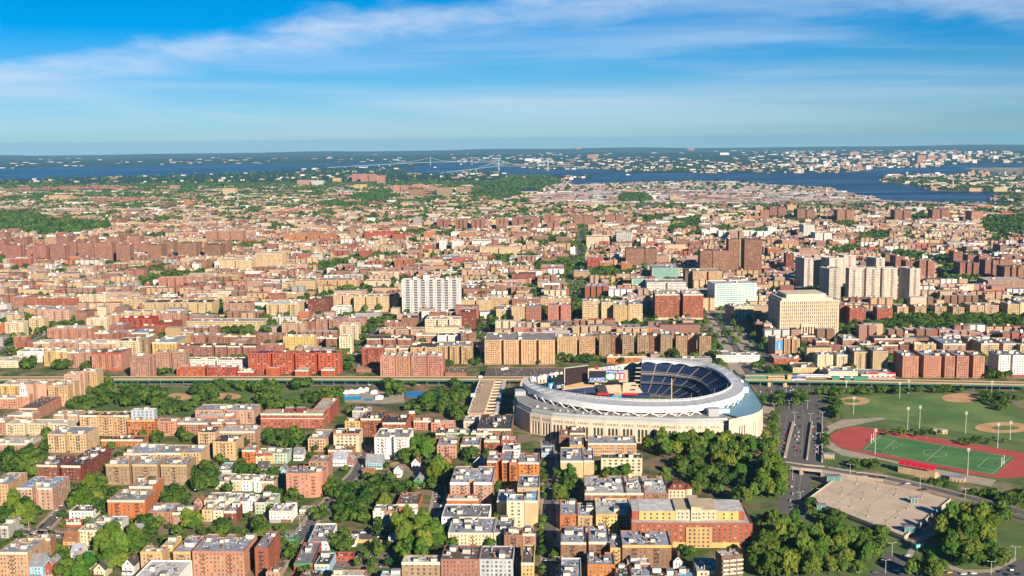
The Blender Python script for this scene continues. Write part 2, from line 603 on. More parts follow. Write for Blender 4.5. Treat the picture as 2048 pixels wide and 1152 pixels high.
# ------------------------------------------------------------------ buildings
GRID = R(2.7)
TILE = {'A': (0, 570, 4), 'B': (512, 570, 4), 'C': (1024, 570, 4), 'D': (1536, 570, 4), 'E': (0, 850, 3.8145), 'F': (512, 850, 3.8145), 'G': (1024, 850, 3.8145), 'H': (1536, 850, 3.8145),
		'I': (0, 290, 4), 'J': (512, 290, 4), 'K': (1024, 290, 4), 'L': (1536, 290, 4), 'S': (0, 0, 1)}
def T(t, x, y):
	a, b, s = TILE[t]
	return a + x / s, b + y / s
BLD = []          # every building that is a thing of its own
FOOT = []         # world footprints for the collision tests
FLOOR = 3.05

def facade(wall, panes, p0, p1, z0, z1, floors, style, depth, skip_ground=False, rng=rnd, wz0=None):
	"""one outer wall from p0 to p1 with real recessed openings; panes gets (centre, width, height, outward angle)"""
	dx, dy = p1[0] - p0[0], p1[1] - p0[1]
	Lw = math.hypot(dx, dy)
	ux, uy = dx / Lw, dy / Lw
	nx, ny = uy, -ux
	def q(s, z, d=0.0):
		return (p0[0] + ux * s - nx * d, p0[1] + uy * s - ny * d, z)
	def quad(s0, s1, a, b):
		if s1 - s0 > 0.01 and b - a > 0.01:
			wall.poly([q(s0, a), q(s1, a), q(s1, b), q(s0, b)])
	pitch, ww, wh = style
	if ww < 3 and pitch < 50:
		pitch *= rng.choice((.86, .95, 1.0, 1.1, 1.25))
	pat = rng.choice(((1,), (1,), (1, .72), (1.25, 1, .8), (1, 1, .6))) if ww < 2.1 and wh < 3 else (1,)
	cols = int((Lw - 0.8) // pitch)
	if cols < 1 or floors < 1:
		quad(0, Lw, z0, z1)
		return
	m = (Lw - cols * pitch) / 2
	fh = (z1 - 0.9 - z0) / floors if wz0 is None else (z1 - 0.9 - wz0) / floors
	base = z0 if wz0 is None else wz0
	zc = z0
	for k in range(floors):
		a = base + k * fh + (fh - wh) * 0.5
		b = a + wh
		quad(0, Lw, zc, a)
		s = 0.0
		for c in range(cols):
			wc = ww * pat[c % len(pat)]
			s0 = m + c * pitch + (pitch - wc) / 2
			s1 = s0 + wc
			quad(s, s0, a, b)
			wall.poly([q(s0, a), q(s1, a), q(s1, a, depth), q(s0, a, depth)])
			wall.poly([q(s0, b, depth), q(s1, b, depth), q(s1, b), q(s0, b)])
			wall.poly([q(s0, a), q(s0, a, depth), q(s0, b, depth), q(s0, b)])
			wall.poly([q(s1, a, depth), q(s1, a), q(s1, b), q(s1, b, depth)])
			panes.append((q((s0 + s1) / 2, (a + b) / 2, depth), wc, wh, math.atan2(uy, ux), k, c))
			s = s1
		quad(s, Lw, a, b)
		zc = b
	quad(0, Lw, zc, z1)

def unit_window(name, glass, frame):
	mb = MB()
	y = 0.0
	mb.poly([(-.5, y, -.5), (.5, y, -.5), (.5, y, .5), (-.5, y, .5)], 0)
	def fr(x0, x1, z0, z1, yy=-0.07):
		mb.box(x0, yy, z0, x1, yy + 0.06, z1, 1)
	if frame:
		mb.v, mb.f, mb.m = [], [], []
		fr(-.5, -.42, -.5, .5)
		fr(.42, .5, -.5, .5)
		fr(-.42, .42, .45, .5)
		fr(-.42, .42, -.5, -.44)
		fr(-.42, .42, -.03, .03)
		mb.m = [0] * len(mb.f)
		return mb.mesh(name, frame)
	return mb.mesh(name, glass)
M_FRAME = mat('window_frame_paint', (0.42, 0.38, 0.32), 0.6)
UW = [unit_window('window_dark', M_GLASS, None), unit_window('window_mid', M_MID, None), unit_window('window_blind', M_BLIND, None)]
UFR = unit_window('window_frame', None, M_FRAME)

_FE = {}
def fire_escape_mesh(floors, fh, rust):
	k = (floors, round(fh, 2), rust)
	if k not in _FE:
		mb = MB()
		w = 3.6
		for i in range(1, floors):
			z = i * fh + 0.5
			mb.box(0, -1.15, z - 0.06, w, -0.05, z, bottom=True)
			for zz in (0.5, 0.95):
				mb.bar((0, -1.15, z + zz), (w, -1.15, z + zz), 0.06)
			for xx in (0, w):
				mb.bar((xx, -1.15, z), (xx, -1.15, z + .95), 0.06)
			for xx in (0, w):
				mb.bar((xx, -1.15, z + .95), (xx, -0.05, z + .95), 0.08)
			if i < floors - 1:
				x0, x1 = (0.5, w - 0.5) if i % 2 else (w - 0.5, 0.5)
				mb.bar((x0, -0.8, z), (x1, -0.8, z + fh), 0.14, h=0.18)
				pass
		_FE[k] = mb.mesh('fire_escape', M_RUST if rust else M_IRON)
	return _FE[k]

_BK = {}
def shared_box(key, w, d, h, m, cap=None):
	if key not in _BK:
		mb = MB()
		mb.box(-w / 2, -d / 2, 0, w / 2, d / 2, h)
		mb.box(-w / 2 - .15, -d / 2 - .15, h, w / 2 + .15, d / 2 + .15, h + .18, 1, bottom=True)
		_BK[key] = mb.mesh(key, [m, cap or m])
	return _BK[key]
def bulkhead_mesh(i):
	s = [(3.2, 4.2, 2.6), (4.5, 5.5, 3.0), (2.6, 3.0, 2.3), (6.0, 4.0, 3.2)][i % 4]
	return shared_box('stair_bulkhead_%d' % (i % 4), *s, M_BULK, roofmat('grey'))
def chimney_mesh(i):
	k = 'chimney_%d' % (i % 2)
	if k not in _BK:
		mb = MB()
		mb.box(-.5, -.6, 0, .5, .6, 2.6)
		mb.box(-.6, -.7, 2.6, .6, .7, 2.85, bottom=True)
		mb.tube((0, -.25, 2.85), (0, -.25, 3.3), .2, n=6)
		mb.tube((0, .25, 2.85), (0, .25, 3.3), .2, n=6)
		_BK[k] = mb.mesh(k, wallmat('brown' if i % 2 else 'rose'))
	return _BK[k]
def vent_mesh():
	if 'vent' not in _BK:
		mb = MB()
		mb.tube((0, 0, 0), (0, 0, 1.1), .22, n=6)
		mb.tube((0, 0, 1.1), (0, 0, 1.4), .42, .3, n=6)
		_BK['vent'] = mb.mesh('roof_vent', M_STEEL)
	return _BK['vent']
def skylight_mesh():
	if 'sky' not in _BK:
		mb = MB()
		mb.box(-1.2, -.8, 0, 1.2, .8, .5)
		mb.poly([(-1.2, -.8, .5), (1.2, -.8, .5), (1.2, 0, .95), (-1.2, 0, .95)], 1)
		mb.poly([(1.2, .8, .5), (-1.2, .8, .5), (-1.2, 0, .95), (1.2, 0, .95)], 1)
		_BK['sky'] = mb.mesh('skylight', [M_STEEL, M_MID])
	return _BK['sky']
def aircon_mesh():
	if 'ac' not in _BK:
		mb = MB()
		mb.box(-.8, -.6, .25, .8, .6, 1.3, bottom=True)
		mb.tube((0, 0, 1.3), (0, 0, 1.45), .45, n=8, mi=1)
		_BK['ac'] = mb.mesh('air_unit', [M_STEEL, M_IRON])
	return _BK['ac']
def duct_mesh():
	if 'duct' not in _BK:
		mb = MB()
		mb.box(-2.2, -.35, .2, 2.2, .35, .8, bottom=True)
		mb.box(1.6, -.35, .8, 2.2, .35, 1.7)
		_BK['duct'] = mb.mesh('duct', M_STEEL)
	return _BK['duct']
def tank_mesh():
	if 'tank' not in _BK:
		mb = MB()
		for sx in (-1, 1):
			for sy in (-1, 1):
				mb.bar((sx * 1.3, sy * 1.3, 0), (sx * 1.1, sy * 1.1, 3.0), .22, 1)
		mb.box(-1.7, -1.7, 2.9, 1.7, 1.7, 3.1, 1, bottom=True)
		mb.tube((0, 0, 3.1), (0, 0, 6.4), 1.75, 1.7, n=12)
		mb.tube((0, 0, 6.4), (0, 0, 7.6), 1.9, .1, n=12, mi=1)
		_BK['tank'] = mb.mesh('water_tank', [wallmat('brown'), M_IRON])
	return _BK['tank']

def notched(W, D, front=0, back=0, side=0, nd=None, nw=None):
	"""counter-clockwise outline with light courts cut into front, back and right side"""
	pts = [(0, 0)]
	nd = nd or min(7.0, D * 0.4)
	def cuts(n, L, frac):
		if n < 1:
			return []
		w = min(frac, L / (2.4 * n))
		return [(L * (i + 1) / (n + 1) - w / 2, L * (i + 1) / (n + 1) + w / 2) for i in range(n)]
	for a, b in cuts(front, W, nw or 4.5):
		pts += [(a, 0), (a, nd), (b, nd), (b, 0)]
	pts.append((W, 0))
	for a, b in cuts(side, D, 5.0):
		k = min(5.0, W * 0.3)
		pts += [(W, a), (W - k, a), (W - k, b), (W, b)]
	pts.append((W, D))
	for a, b in reversed(cuts(back, W, 6.0)):
		k = min(nd, D * 0.45)
		pts += [(b, D), (b, D - k), (a, D - k), (a, D)]
	pts.append((0, D))
	return pts

STYLES = {'g': (2.9, 1.25, 1.7), 'w': (3.6, 1.9, 1.7), 's': (2.3, 1.0, 1.6), 'p': (4.2, 2.2, 1.7), 'c': (3.4, 1.3, 1.9), 'b': (6.0, 5.2, 1.5), 'v': (2.6, 1.5, 2.2), 'n': (6.0, 5.6, 2.3), 'h': (3.4, 1.35, 4.1), 'x': (99, 1, 1), 't': (3.3, 2.0, 1.5)}

def make_building(b):
	rng = random.Random(b['seed'])
	W, D, H, n = b['W'], b['D'], b['H'], b['n']
	near = b['near']
	root = empty(b['name'], (b['x'], b['y'], 0), -b['yaw'])
	wm = wallmat(b['wall'])
	outline = b.get('outline') or notched(W, D, b['front'], b['back'], b['side'])
	if b.get('flat'):
		outline = notched(W, D, b['front'], b['back'], b['side'])
	wall = MB()
	front_p, side_p = [], []
	st = STYLES[b['style']]
	depth = 0.22 if st[1] < 3 else 0.12
	nn = len(outline)
	cx = sum(p[0] for p in outline) / nn
	for i in range(nn):
		p0, p1 = outline[i], outline[(i + 1) % nn]
		dx, dy = p1[0] - p0[0], p1[1] - p0[1]
		l = math.hypot(dx, dy)
		if l < 0.05:
			continue
		ny, nx = -dx / l, dy / l
		isf = ny < -0.35
		blank = (not isf and abs(nx) < 0.4) or (b.get('blankside') and abs(nx) > 0.5) or (b.get('blankfront') and isf)
		if blank or H < 3:
			wall.poly([(p0[0], p0[1], 0), (p1[0], p1[1], 0), (p1[0], p1[1], H), (p0[0], p0[1], H)])
		else:
			facade(wall, front_p if isf else side_p, p0, p1, 0.0, H, n, st if isf else (STYLES['g'] if b['style'] in 'gpsct' else st), depth, rng=rng, wz0=b.get('wz0'))
	par = inset(outline, 0.4)
	rz = H - 0.9
	for i in range(nn):
		j = (i + 1) % nn
		a, c, d, e = outline[i], outline[j], par[j], par[i]
		wall.poly([(a[0], a[1], H), (c[0], c[1], H), (d[0], d[1], H), (e[0], e[1], H)])
		wall.poly([(e[0], e[1], rz), (e[0], e[1], H), (d[0], d[1], H), (d[0], d[1], rz)])
	wall.build('wall', wm, root)
	rf = MB()
	rf.poly([(p[0], p[1], rz) for p in par])
	rf.build('roof', roofmat(b['roof']), root)
	# glazing
	weights = b.get('glass', (0.62, 0.22, 0.16))
	def pick():
		t = rng.random()
		return 0 if t < weights[0] else (1 if t < weights[0] + weights[1] else 2)
	if near:
		for c, w, h, a, k, j in front_p:
			o = link('window', UW[pick()], root, c, a, (w, 1, h))
			link('frame', UFR, o)
		joined = side_p
	else:
		joined = front_p + side_p
	if joined:
		g = MB()
		for c, w, h, a, k, j in joined:
			ca, sa = math.cos(a) * w / 2, math.sin(a) * w / 2
			g.poly([(c[0] - ca, c[1] - sa, c[2] - h / 2), (c[0] + ca, c[1] + sa, c[2] - h / 2), (c[0] + ca, c[1] + sa, c[2] + h / 2), (c[0] - ca, c[1] - sa, c[2] + h / 2)], pick())
		o = g.build('window_glazing', [b.get('glassmat') or M_GLASS, M_MID, M_BLIND], root)
		o['kind'] = 'stuff'
	# cornice, base course
	if b['cornice'] and not b.get('outline'):
		cmb = MB()
		z0 = H - 1.5
		segs = [(outline[i], outline[(i + 1) % nn]) for i in range(nn) if abs(outline[i][1]) < .01 and abs(outline[(i + 1) % nn][1]) < .01 and outline[(i + 1) % nn][0] > outline[i][0]]
		for a, c in segs:
			cmb.box(a[0] + .003, -0.45, z0, c[0] - .003, 0.25, H + 0.12, bottom=True)
			cmb.box(a[0] + .003, -0.2, z0 - .5, c[0] - .003, -0.003, z0 - .003, bottom=True)
		cmb.build('cornice', b['cornice'] if not isinstance(b['cornice'], str) else wallmat(b['cornice']), root)
	if b.get('base'):
		bm_ = MB()
		segs = [(outline[i], outline[(i + 1) % nn]) for i in range(nn) if abs(outline[i][1]) < .01 and abs(outline[(i + 1) % nn][1]) < .01 and outline[(i + 1) % nn][0] > outline[i][0]]
		for a, c in segs:
			bm_.box(a[0] + .05, -0.3, 0, c[0] - .05, -0.003, FLOOR, bottom=False)
		bm_.build('storefront', wallmat(b['base']), root)
	if b['esc'] and n >= 3:
		fh = (H - 0.9) / n
		me = fire_escape_mesh(n, fh, b['wall'] in ('pink', 'rose', 'salmon', 'white', 'cream'))
		for k in range(b['esc']):
			x = W * (k + 0.5) / b['esc'] - 1.8 + rng.uniform(-.06, .06) * W
			x = min(max(x, 0.5), max(.5, W - 4.2))
			y0 = 0
			for (a, c) in [(outline[i], outline[i + 1]) for i in range(nn - 1)]:
				if a[1] == c[1] and a[0] <= x + 1.8 <= c[0] and c[0] > a[0]:
					y0 = a[1]
			link('fire_escape', me, root, (x, y0, 0))
	# roof furniture
	def inside(x, y, m=1.5):
		return all(in_poly(x + sx * m, y + sy * m, outline) for sx in (-1, 1) for sy in (-1, 1))
	def put(name, me, k, m=2.2):
		for _ in range(k):
			for _t in range(12):
				x, y = rng.uniform(.08, .92) * W, rng.uniform(.2, .92) * D
				if inside(x, y, m):
					link(name, me() if callable(me) else me, root, (x, y, rz), rng.choice((0, 0, math.pi / 2)))
					break
	kb = b['bulk']
	put('stair_bulkhead', lambda: bulkhead_mesh(rng.randrange(4)), kb, 2.8)
	if near or b.get('fine'):
		put('chimney', lambda: chimney_mesh(rng.randrange(2)), 1 + (W > 20), 1.0)
		if near:
			put('air_unit', aircon_mesh(), 1 + int(W * D / 200), 1.2)
			put('duct', duct_mesh(), int(W * D / 260), 2.4)
		put('roof_vent', vent_mesh(), 2 + int(W * D / 160), 1.6)
		if rng.random() < .6:
			put('skylight', skylight_mesh(), 2, 1.8)
	if near:
		for _ in range(2 + int(W * D / 140)):
			x, y = rng.uniform(.1, .85) * W, rng.uniform(.1, .85) * D
			w_, d_ = rng.uniform(1.5, 5), rng.uniform(1.5, 6)
			if all(in_poly(a_, c_, par) for a_, c_ in ((x, y), (x + w_, y), (x + w_, y + d_), (x, y + d_))):
				pm = MB()
				pm.poly([(x, y, rz + .02 + .01 * _), (x + w_, y, rz + .02 + .01 * _), (x + w_, y + d_, rz + .02 + .01 * _), (x, y + d_, rz + .02 + .01 * _)])
				pm.build('roof_patch', roofmat(rng.choice(('dark', 'grey', 'white', 'grey', 'brown'))), root)
	if b.get('tank'):
		put('water_tank', tank_mesh(), 1, 2.4)
	b['root'] = root
	return root

def B(t, xl, xr, yf, yb, n, wall, roof='silver', shape='', yaw=None, label=None, style='g', cat='apartment building', name='apartment_building', where=None, H=None, D=None, esc=None, bulk=None, cornice=None, **kw):
	"""a building from its roof outline: front roof edge xl..xr at row yf, rear edge at row yb, n storeys"""
	H = H or FLOOR * n + 1.0
	yaw = GRID if yaw is None else R(yaw)
	a = T(t, xl, yf)
	c = T(t, xr, yf)
	e = T(t, xl, yb)
	p0, p1, p2 = P(*a, H), P(*c, H), P(*e, H)
	u = Vector((math.cos(yaw), -math.sin(yaw), 0))
	v = Vector((math.sin(yaw), math.cos(yaw), 0))
	W = max(4.0, (p1.x - p0.x) / max(.3, math.cos(yaw) + math.sin(yaw) * 0))
	# with a turned front the right corner sits deeper or nearer: solve on the viewing ray
	if abs(yaw - GRID) > R(1.5):
		d = CAM_R @ Vector(((c[0] - CX) / F_PX, -(c[1] - CY) / F_PX, -1.0))
		k = d.x / d.y
		W = max(4.0, (k * p0.y - p0.x) / (u.x - k * u.y))
	Dd = D or min(62.0, max(9.0, (p2.y - p0.y) / math.cos(yaw)))
	fr = int(shape[shape.index('f') + 1]) if 'f' in shape else 0
	bk = int(shape[shape.index('b') + 1]) if 'b' in shape else 0
	sd_ = int(shape[shape.index('s') + 1]) if 's' in shape else 0
	px_m = F_PX / p0.y
	b = dict(x=p0.x, y=p0.y, W=W, D=Dd, H=H, n=n, wall=wall, roof=roof, yaw=yaw, label=label, style=style, cat=cat, name=name, where=where, front=fr, back=bk, side=sd_,
			 near=a[1] > 925 and style != 'x', px=((a[0] + c[0]) / 2, a[1]), seed=len(BLD) * 7 + 11, pxm=px_m, **kw)
	b['fine'] = kw.get('fine', a[1] > 700)
	if esc is None:
		esc = 0
		if style in 'gc' and 3 <= n <= 8 and p0.y < 2000:
			esc = max(1, int(W / 14))
	b['esc'] = esc
	if bulk is None:
		bulk = 1 + int(W * Dd / 380) if p0.y < 2300 else 1
	b['bulk'] = min(bulk, 5)
	b['cornice'] = cornice if cornice is not None else (M_TRIM if (n <= 7 and p0.y < 1700 and (len(BLD) * 37) % 10 < 6) else None)
	BLD.append(b)
	return b

def settle(blds):
	"""shorten the nearer of two that would run into each other"""
	for b in blds:
		ca, sa = math.cos(b['yaw']), math.sin(b['yaw'])
		b['u0'] = b['x'] * math.cos(GRID) - b['y'] * math.sin(GRID)
		b['v0'] = b['x'] * math.sin(GRID) + b['y'] * math.cos(GRID)
	order = sorted(blds, key=lambda b: b['v0'])
	for i, b in enumerate(order):
		if b.get('fix'):
			continue
		for c in order[i + 1:]:
			if c['v0'] > b['v0'] + b['D']:
				continue
			ov = min(b['u0'] + b['W'], c['u0'] + c['W']) - max(b['u0'], c['u0'])
			if ov > 1.5 and c['v0'] > b['v0'] + 4:
				b['D'] = max(8.0, c['v0'] - b['v0'] - 0.6)
def footprint(b, m=0.0):
	u = (math.cos(b['yaw']), -math.sin(b['yaw']))
	v = (math.sin(b['yaw']), math.cos(b['yaw']))
	return [(b['x'] + u[0] * s + v[0] * t, b['y'] + u[1] * s + v[1] * t) for s, t in ((-m, -m), (b['W'] + m, -m), (b['W'] + m, b['D'] + m), (-m, b['D'] + m))]
CELL = 60.0
FGRID = {}
def register(poly):
	FOOT.append(poly)
	i = len(FOOT) - 1
	xs, ys = [p[0] for p in poly], [p[1] for p in poly]
	for gx in range(int(min(xs) // CELL), int(max(xs) // CELL) + 1):
		for gy in range(int(min(ys) // CELL), int(max(ys) // CELL) + 1):
			FGRID.setdefault((gx, gy), []).append(i)
def occupied(x, y):
	return any(in_poly(x, y, FOOT[i]) for i in FGRID.get((int(x // CELL), int(y // CELL)), ()))
# ------------------------------------------------------------------ the buildings one can tell apart, row by row
def rows(where, t, items, **common):
	for it in items:
		kw = dict(common)
		if isinstance(it[-1], dict):
			kw.update(it[-1])
			it = it[:-1]
		B(t, *it, where=where, **kw)

# near left streets
rows('in the near left streets', 'E', [
	(-60, 265, 140, 88, 2, 'pink', 'white', '', {'label': 'long low pink row with dormered front at the left edge', 'esc': 0}),
	(362, 655, 68, 8, 6, 'buff', 'silver', 'f1'),
	(465, 613, 308, 155, 5, 'dark red', 'dark', '', {'yaw': 6, 'label': 'long dark red brick block with black tar roof, its side facing right'}),
	(277, 435, 303, 228, 4, 'dark red', 'dark', 'b1', {'yaw': 5}),
	(-90, 62, 450, 362, 6, 'tan', 'silver', '', {'esc': 1}),
	(128, 400, 478, 390, 6, 'pinkish tan', 'blue', 'f1b1', {'esc': 0, 'style': 'w', 'label': 'tan block with pale blue roof and mostly blank front above a vacant lot'}),
	(805, 985, 300, 238, 6, 'olive brown', 'silver', 'b1', {'cornice': 'buff'}),
	(1008, 1200, 300, 240, 6, 'olive brown', 'silver', 'b1', {'cornice': 'buff'}),
	(1225, 1425, 302, 240, 6, 'olive brown', 'silver', 'b1', {'cornice': 'buff'}),
	(942, 1180, 215, 145, 5, 'tan', 'silver', ''), (1184, 1380, 212, 150, 5, 'tan', 'silver', ''), (1384, 1530, 210, 152, 5, 'tan', 'silver', ''),
	(818, 1105, 572, 492, 6, 'orange', 'grey', '', {'cornice': M_TRIM, 'label': 'bright orange brick apartment block, its front in full sun'}),
	(985, 1165, 468, 402, 6, 'orange', 'grey', 'b1', {'esc': 0, 'label': 'orange brick wing behind the bright orange block'}),
	(525, 708, 655, 610, 2, 'white', 'dark', ''), (455, 620, 742, 715, 1, 'red', 'brown', '', {'cat': 'shop', 'name': 'corner_shop'}),
	(770, 1090, 110, 80, 2, 'orange', 'dark', '', {'label': 'long low orange building with black roof behind the silver roofed blocks'}),
	(1622, 1795, 125, 66, 6, 'tan', 'dark', ''), (1508, 1640, 55, 4, 6, 'buff', 'dark', ''), (1668, 1945, 48, 2, 5, 'pink', 'white', ''),
	(1845, 1948, 190, 152, 4, 'orange', 'silver', ''),
	(1120, 1308, 660, 592, 3, 'rose', 'silver', '', {'esc': 0}), (1312, 1384, 668, 630, 3, 'pink', 'brown', '', {'esc': 0}), (1388, 1470, 660, 610, 3, 'rose', 'silver', '', {'esc': 0}),
	(1540, 1618, 645, 598, 3, 'buff', 'grey', '', {'esc': 0}), (1624, 1702, 650, 600, 3, 'cream', 'silver', '', {'esc': 0}), (1708, 1802, 655, 600, 3, 'dark red', 'silver', '', {'esc': 0}),
	(1555, 1640, 572, 512, 3, 'cream', 'silver', '', {'esc': 0}), (1644, 1712, 572, 512, 3, 'white', 'silver', '', {'esc': 0}), (1718, 1792, 580, 518, 3, 'white', 'silver', '', {'esc': 0}),
	(1797, 1884, 582, 520, 3, 'white', 'silver', '', {'esc': 0}), (1889, 1953, 565, 530, 3, 'white', 'grey', '', {'esc': 0}),
	(1765, 1836, 420, 372, 3, 'cream', 'grey', '', {'esc': 0}), (1840, 1910, 420, 375, 3, 'white', 'dark', '', {'esc': 0}), (1914, 1975, 420, 380, 3, 'white', 'blue', '', {'esc': 0}),
	(1640, 1745, 432, 368, 2, 'cream', 'grey', '', {'esc': 0}), (1650, 1760, 345, 285, 2, 'light blue', 'silver', '', {'esc': 0}),
	(595, 806, 800, 738, 4, 'cream', 'silver', '', {'esc': 1, 'label': 'cream painted block with a row of tall windows behind big trees'}), (720, 930, 735, 692, 3, 'pale grey', 'silver', ''),
	(-20, 212, 968, 842, 6, 'tan', 'silver', 'b1', {'bulk': 4, 'label': 'tan corner block with white rooftop sheds at the left frame edge'}), (214, 385, 862, 838, 6, 'brown', 'grey', ''),
	(1070, 1238, 965, 842, 5, 'tan', 'silver', 'b1', {'cornice': 'yellow'}), (1320, 1462, 965, 845, 5, 'tan', 'silver', '', {'cornice': 'yellow'}), (1240, 1318, 915, 845, 5, 'yellow', 'grey', ''),
	(1466, 1862, 960, 830, 6, 'salmon', 'silver', 'b2', {'esc': 2, 'cornice': 'salmon', 'label': 'wide salmon pink block with twin fire escapes and tall rear wings'}),
	(1000, 1330, 1185, 1032, 4, 'white', 'white', '', {'bulk': 2, 'label': 'white roofed building cut by the lower frame edge'}),
	(0, 62, 770, 690, 3, 'grey', 'silver', ''),
])
rows('around the community garden', 'F', [
	(-12, 92, 935, 808, 7, 'brick red', 'silver', '', {'label': 'tall brick red block standing beside the lower left street'}),
	(75, 180, 1122, 1095, 4, 'pink', 'white', ''),
	(100, 184, 655, 597, 3, 'white', 'silver', '', {'esc': 0, 'base': 'grey'}), (188, 268, 655, 592, 3, 'white', 'silver', '', {'esc': 0, 'base': 'brown'}),
	(-20, 40, 430, 378, 3, 'white', 'silver', '', {'esc': 0}), (45, 138, 428, 385, 3, 'pinkish tan', 'dark', '', {'esc': 0}),
	(-10, 70, 590, 517, 3, 'pale green', 'dark', '', {'esc': 0}), (72, 132, 585, 520, 3, 'pale green', 'grey', '', {'esc': 0}),
	(-5, 58, 220, 175, 3, 'cream', 'silver', '', {'esc': 0, 'cornice': 'red'}), (60, 124, 218, 175, 3, 'yellow', 'silver', '', {'esc': 0, 'cornice': 'red'}), (127, 238, 216, 176, 3, 'pale green', 'grey', '', {'esc': 0}),
	(395, 560, 892, 752, 2, 'white', 'grey', '', {'esc': 0, 'cat': 'commercial building', 'name': 'commercial_building', 'yaw': -1, 'label': 'long low commercial building with grey roof and white rim'}),
	(288, 432, 1055, 895, 2, 'red', 'grey', '', {'esc': 0, 'cornice': 'green', 'cat': 'commercial building', 'name': 'commercial_building', 'yaw': -1, 'label': 'red fronted corner shop with green cornice and grey roof'}),
	(445, 560, 1062, 968, 2, 'light blue', 'dark', '', {'esc': 0, 'label': 'small light blue painted building with dark roof beside the car park'}),
	(590, 735, 1000, 966, 1, 'red', 'red', '', {'esc': 0, 'bulk': 0, 'style': 'w', 'cat': 'shed', 'name': 'garage_shed', 'label': 'low red garage shed at the car park corner'}),
	(902, 1165, 92, 24, 7, 'white', 'grey', 'f1', {'esc': 2, 'label': 'tall white painted block with one narrow light court'}),
	(590, 786, 64, 24, 6, 'cream', 'dark', '', {'esc': 0, 'style': 'p', 'cornice': 'salmon', 'label': 'cream block with black roof and red brick side'}),
	(395, 532, 104, 32, 4, 'tan', 'silver', ''), (550, 736, 190, 150, 2, 'orange', 'brown', '', {'esc': 0}),
	(1070, 1236, 602, 512, 1, 'orange', 'brown', '', {'esc': 0, 'H': 6, 'bulk': 0, 'label': 'low building with long dark ribbed roof beside the garden', 'cat': 'commercial building', 'name': 'commercial_building'}),
	(1132, 1225, 645, 615, 1, 'white', 'white', '', {'H': 4, 'esc': 0, 'bulk': 0}), (1100, 1190, 705, 650, 1, 'grey', 'brown', '', {'H': 4, 'esc': 0, 'bulk': 0}),
	(892, 978, 655, 606, 4, 'white', 'silver', '', {'esc': 0}), (984, 1066, 655, 606, 4, 'cream', 'dark', '', {'esc': 0, 'cornice': 'salmon'}),
	(1480, 1800, 438, 312, 6, 'pinkish tan', 'silver', 'f1b1', {'esc': 2, 'cornice': M_WHITE, 'label': 'tan block with white top band and a deep rear court'}),
	(1762, 1953, 272, 196, 6, 'orange', 'silver', 'f1b1', {'esc': 2}),
	(1455, 1698, 560, 526, 3, 'orange', 'pale', '', {'esc': 0, 'style': 'x'}),
	(1415, 1775, 700, 602, 4, 'white', 'grey', '', {'bulk': 2, 'label': 'white building with broad grey flat roof by the shaded street'}),
	(1465, 1810, 820, 702, 4, 'cream', 'silver', 'b1', {'esc': 3, 'label': 'long cream fronted block with three fire escapes'}), (1815, 1960, 820, 702, 4, 'cream', 'grey', ''),
	(1410, 1700, 1022, 916, 5, 'rose', 'brown', '', {'style': 's', 'esc': 0, 'bulk': 3, 'label': 'block wrapped in mauve scaffold netting with a brown roof'}), (1704, 1960, 1022, 920, 5, 'silver grey', 'brown', '', {'style': 'w', 'esc': 0, 'bulk': 2, 'label': 'new grey panel fronted block beside the netted one'}),
	(1110, 1405, 1045, 990, 4, 'olive brown', 'white', '', {'esc': 0, 'style': 'p', 'label': 'tan block with white top storey and dormer windows, at the lower frame edge'}),
	(1838, 1955, 578, 492, 5, 'buff', 'blue', '', {'esc': 0, 'style': 'x'}),
	(1380, 1530, 152, 88, 4, 'pink', 'silver', ''), (1560, 1702, 152, 88, 4, 'pink', 'silver', ''), (1370, 1446, 62, 20, 4, 'rose', 'dark', ''), (1450, 1620, 60, 26, 4, 'pale green', 'silver', ''), (1640, 1800, 60, 16, 4, 'white', 'silver', ''),
	(1740, 1860, 118, 80, 4, 'brick red', 'white', ''), (1870, 1990, 115, 82, 4, 'brick red', 'white', ''),
	(1880, 2010, 190, 140, 4, 'white', 'silver', ''),
	(575, 830, 1145, 1102, 3, 'salmon', 'white', ''), (950, 1088, 1150, 1118, 3, 'light blue', 'white', ''), (335, 470, 1150, 1105, 3, 'dark brown', 'dark', ''),
	(1010, 1058, 855, 825, 3, 'white', 'silver', '', {'esc': 0}),
	(670, 760, 880, 832, 1, 'white', 'white', '', {'H': 5, 'esc': 0, 'bulk': 0}),
	(190, 292, 870, 820, 2, 'green', 'grey', '', {'esc': 0, 'bulk': 0}), (330, 440, 645, 615, 1, 'grey', 'silver', '', {'esc': 0, 'bulk': 0, 'H': 4}),
])
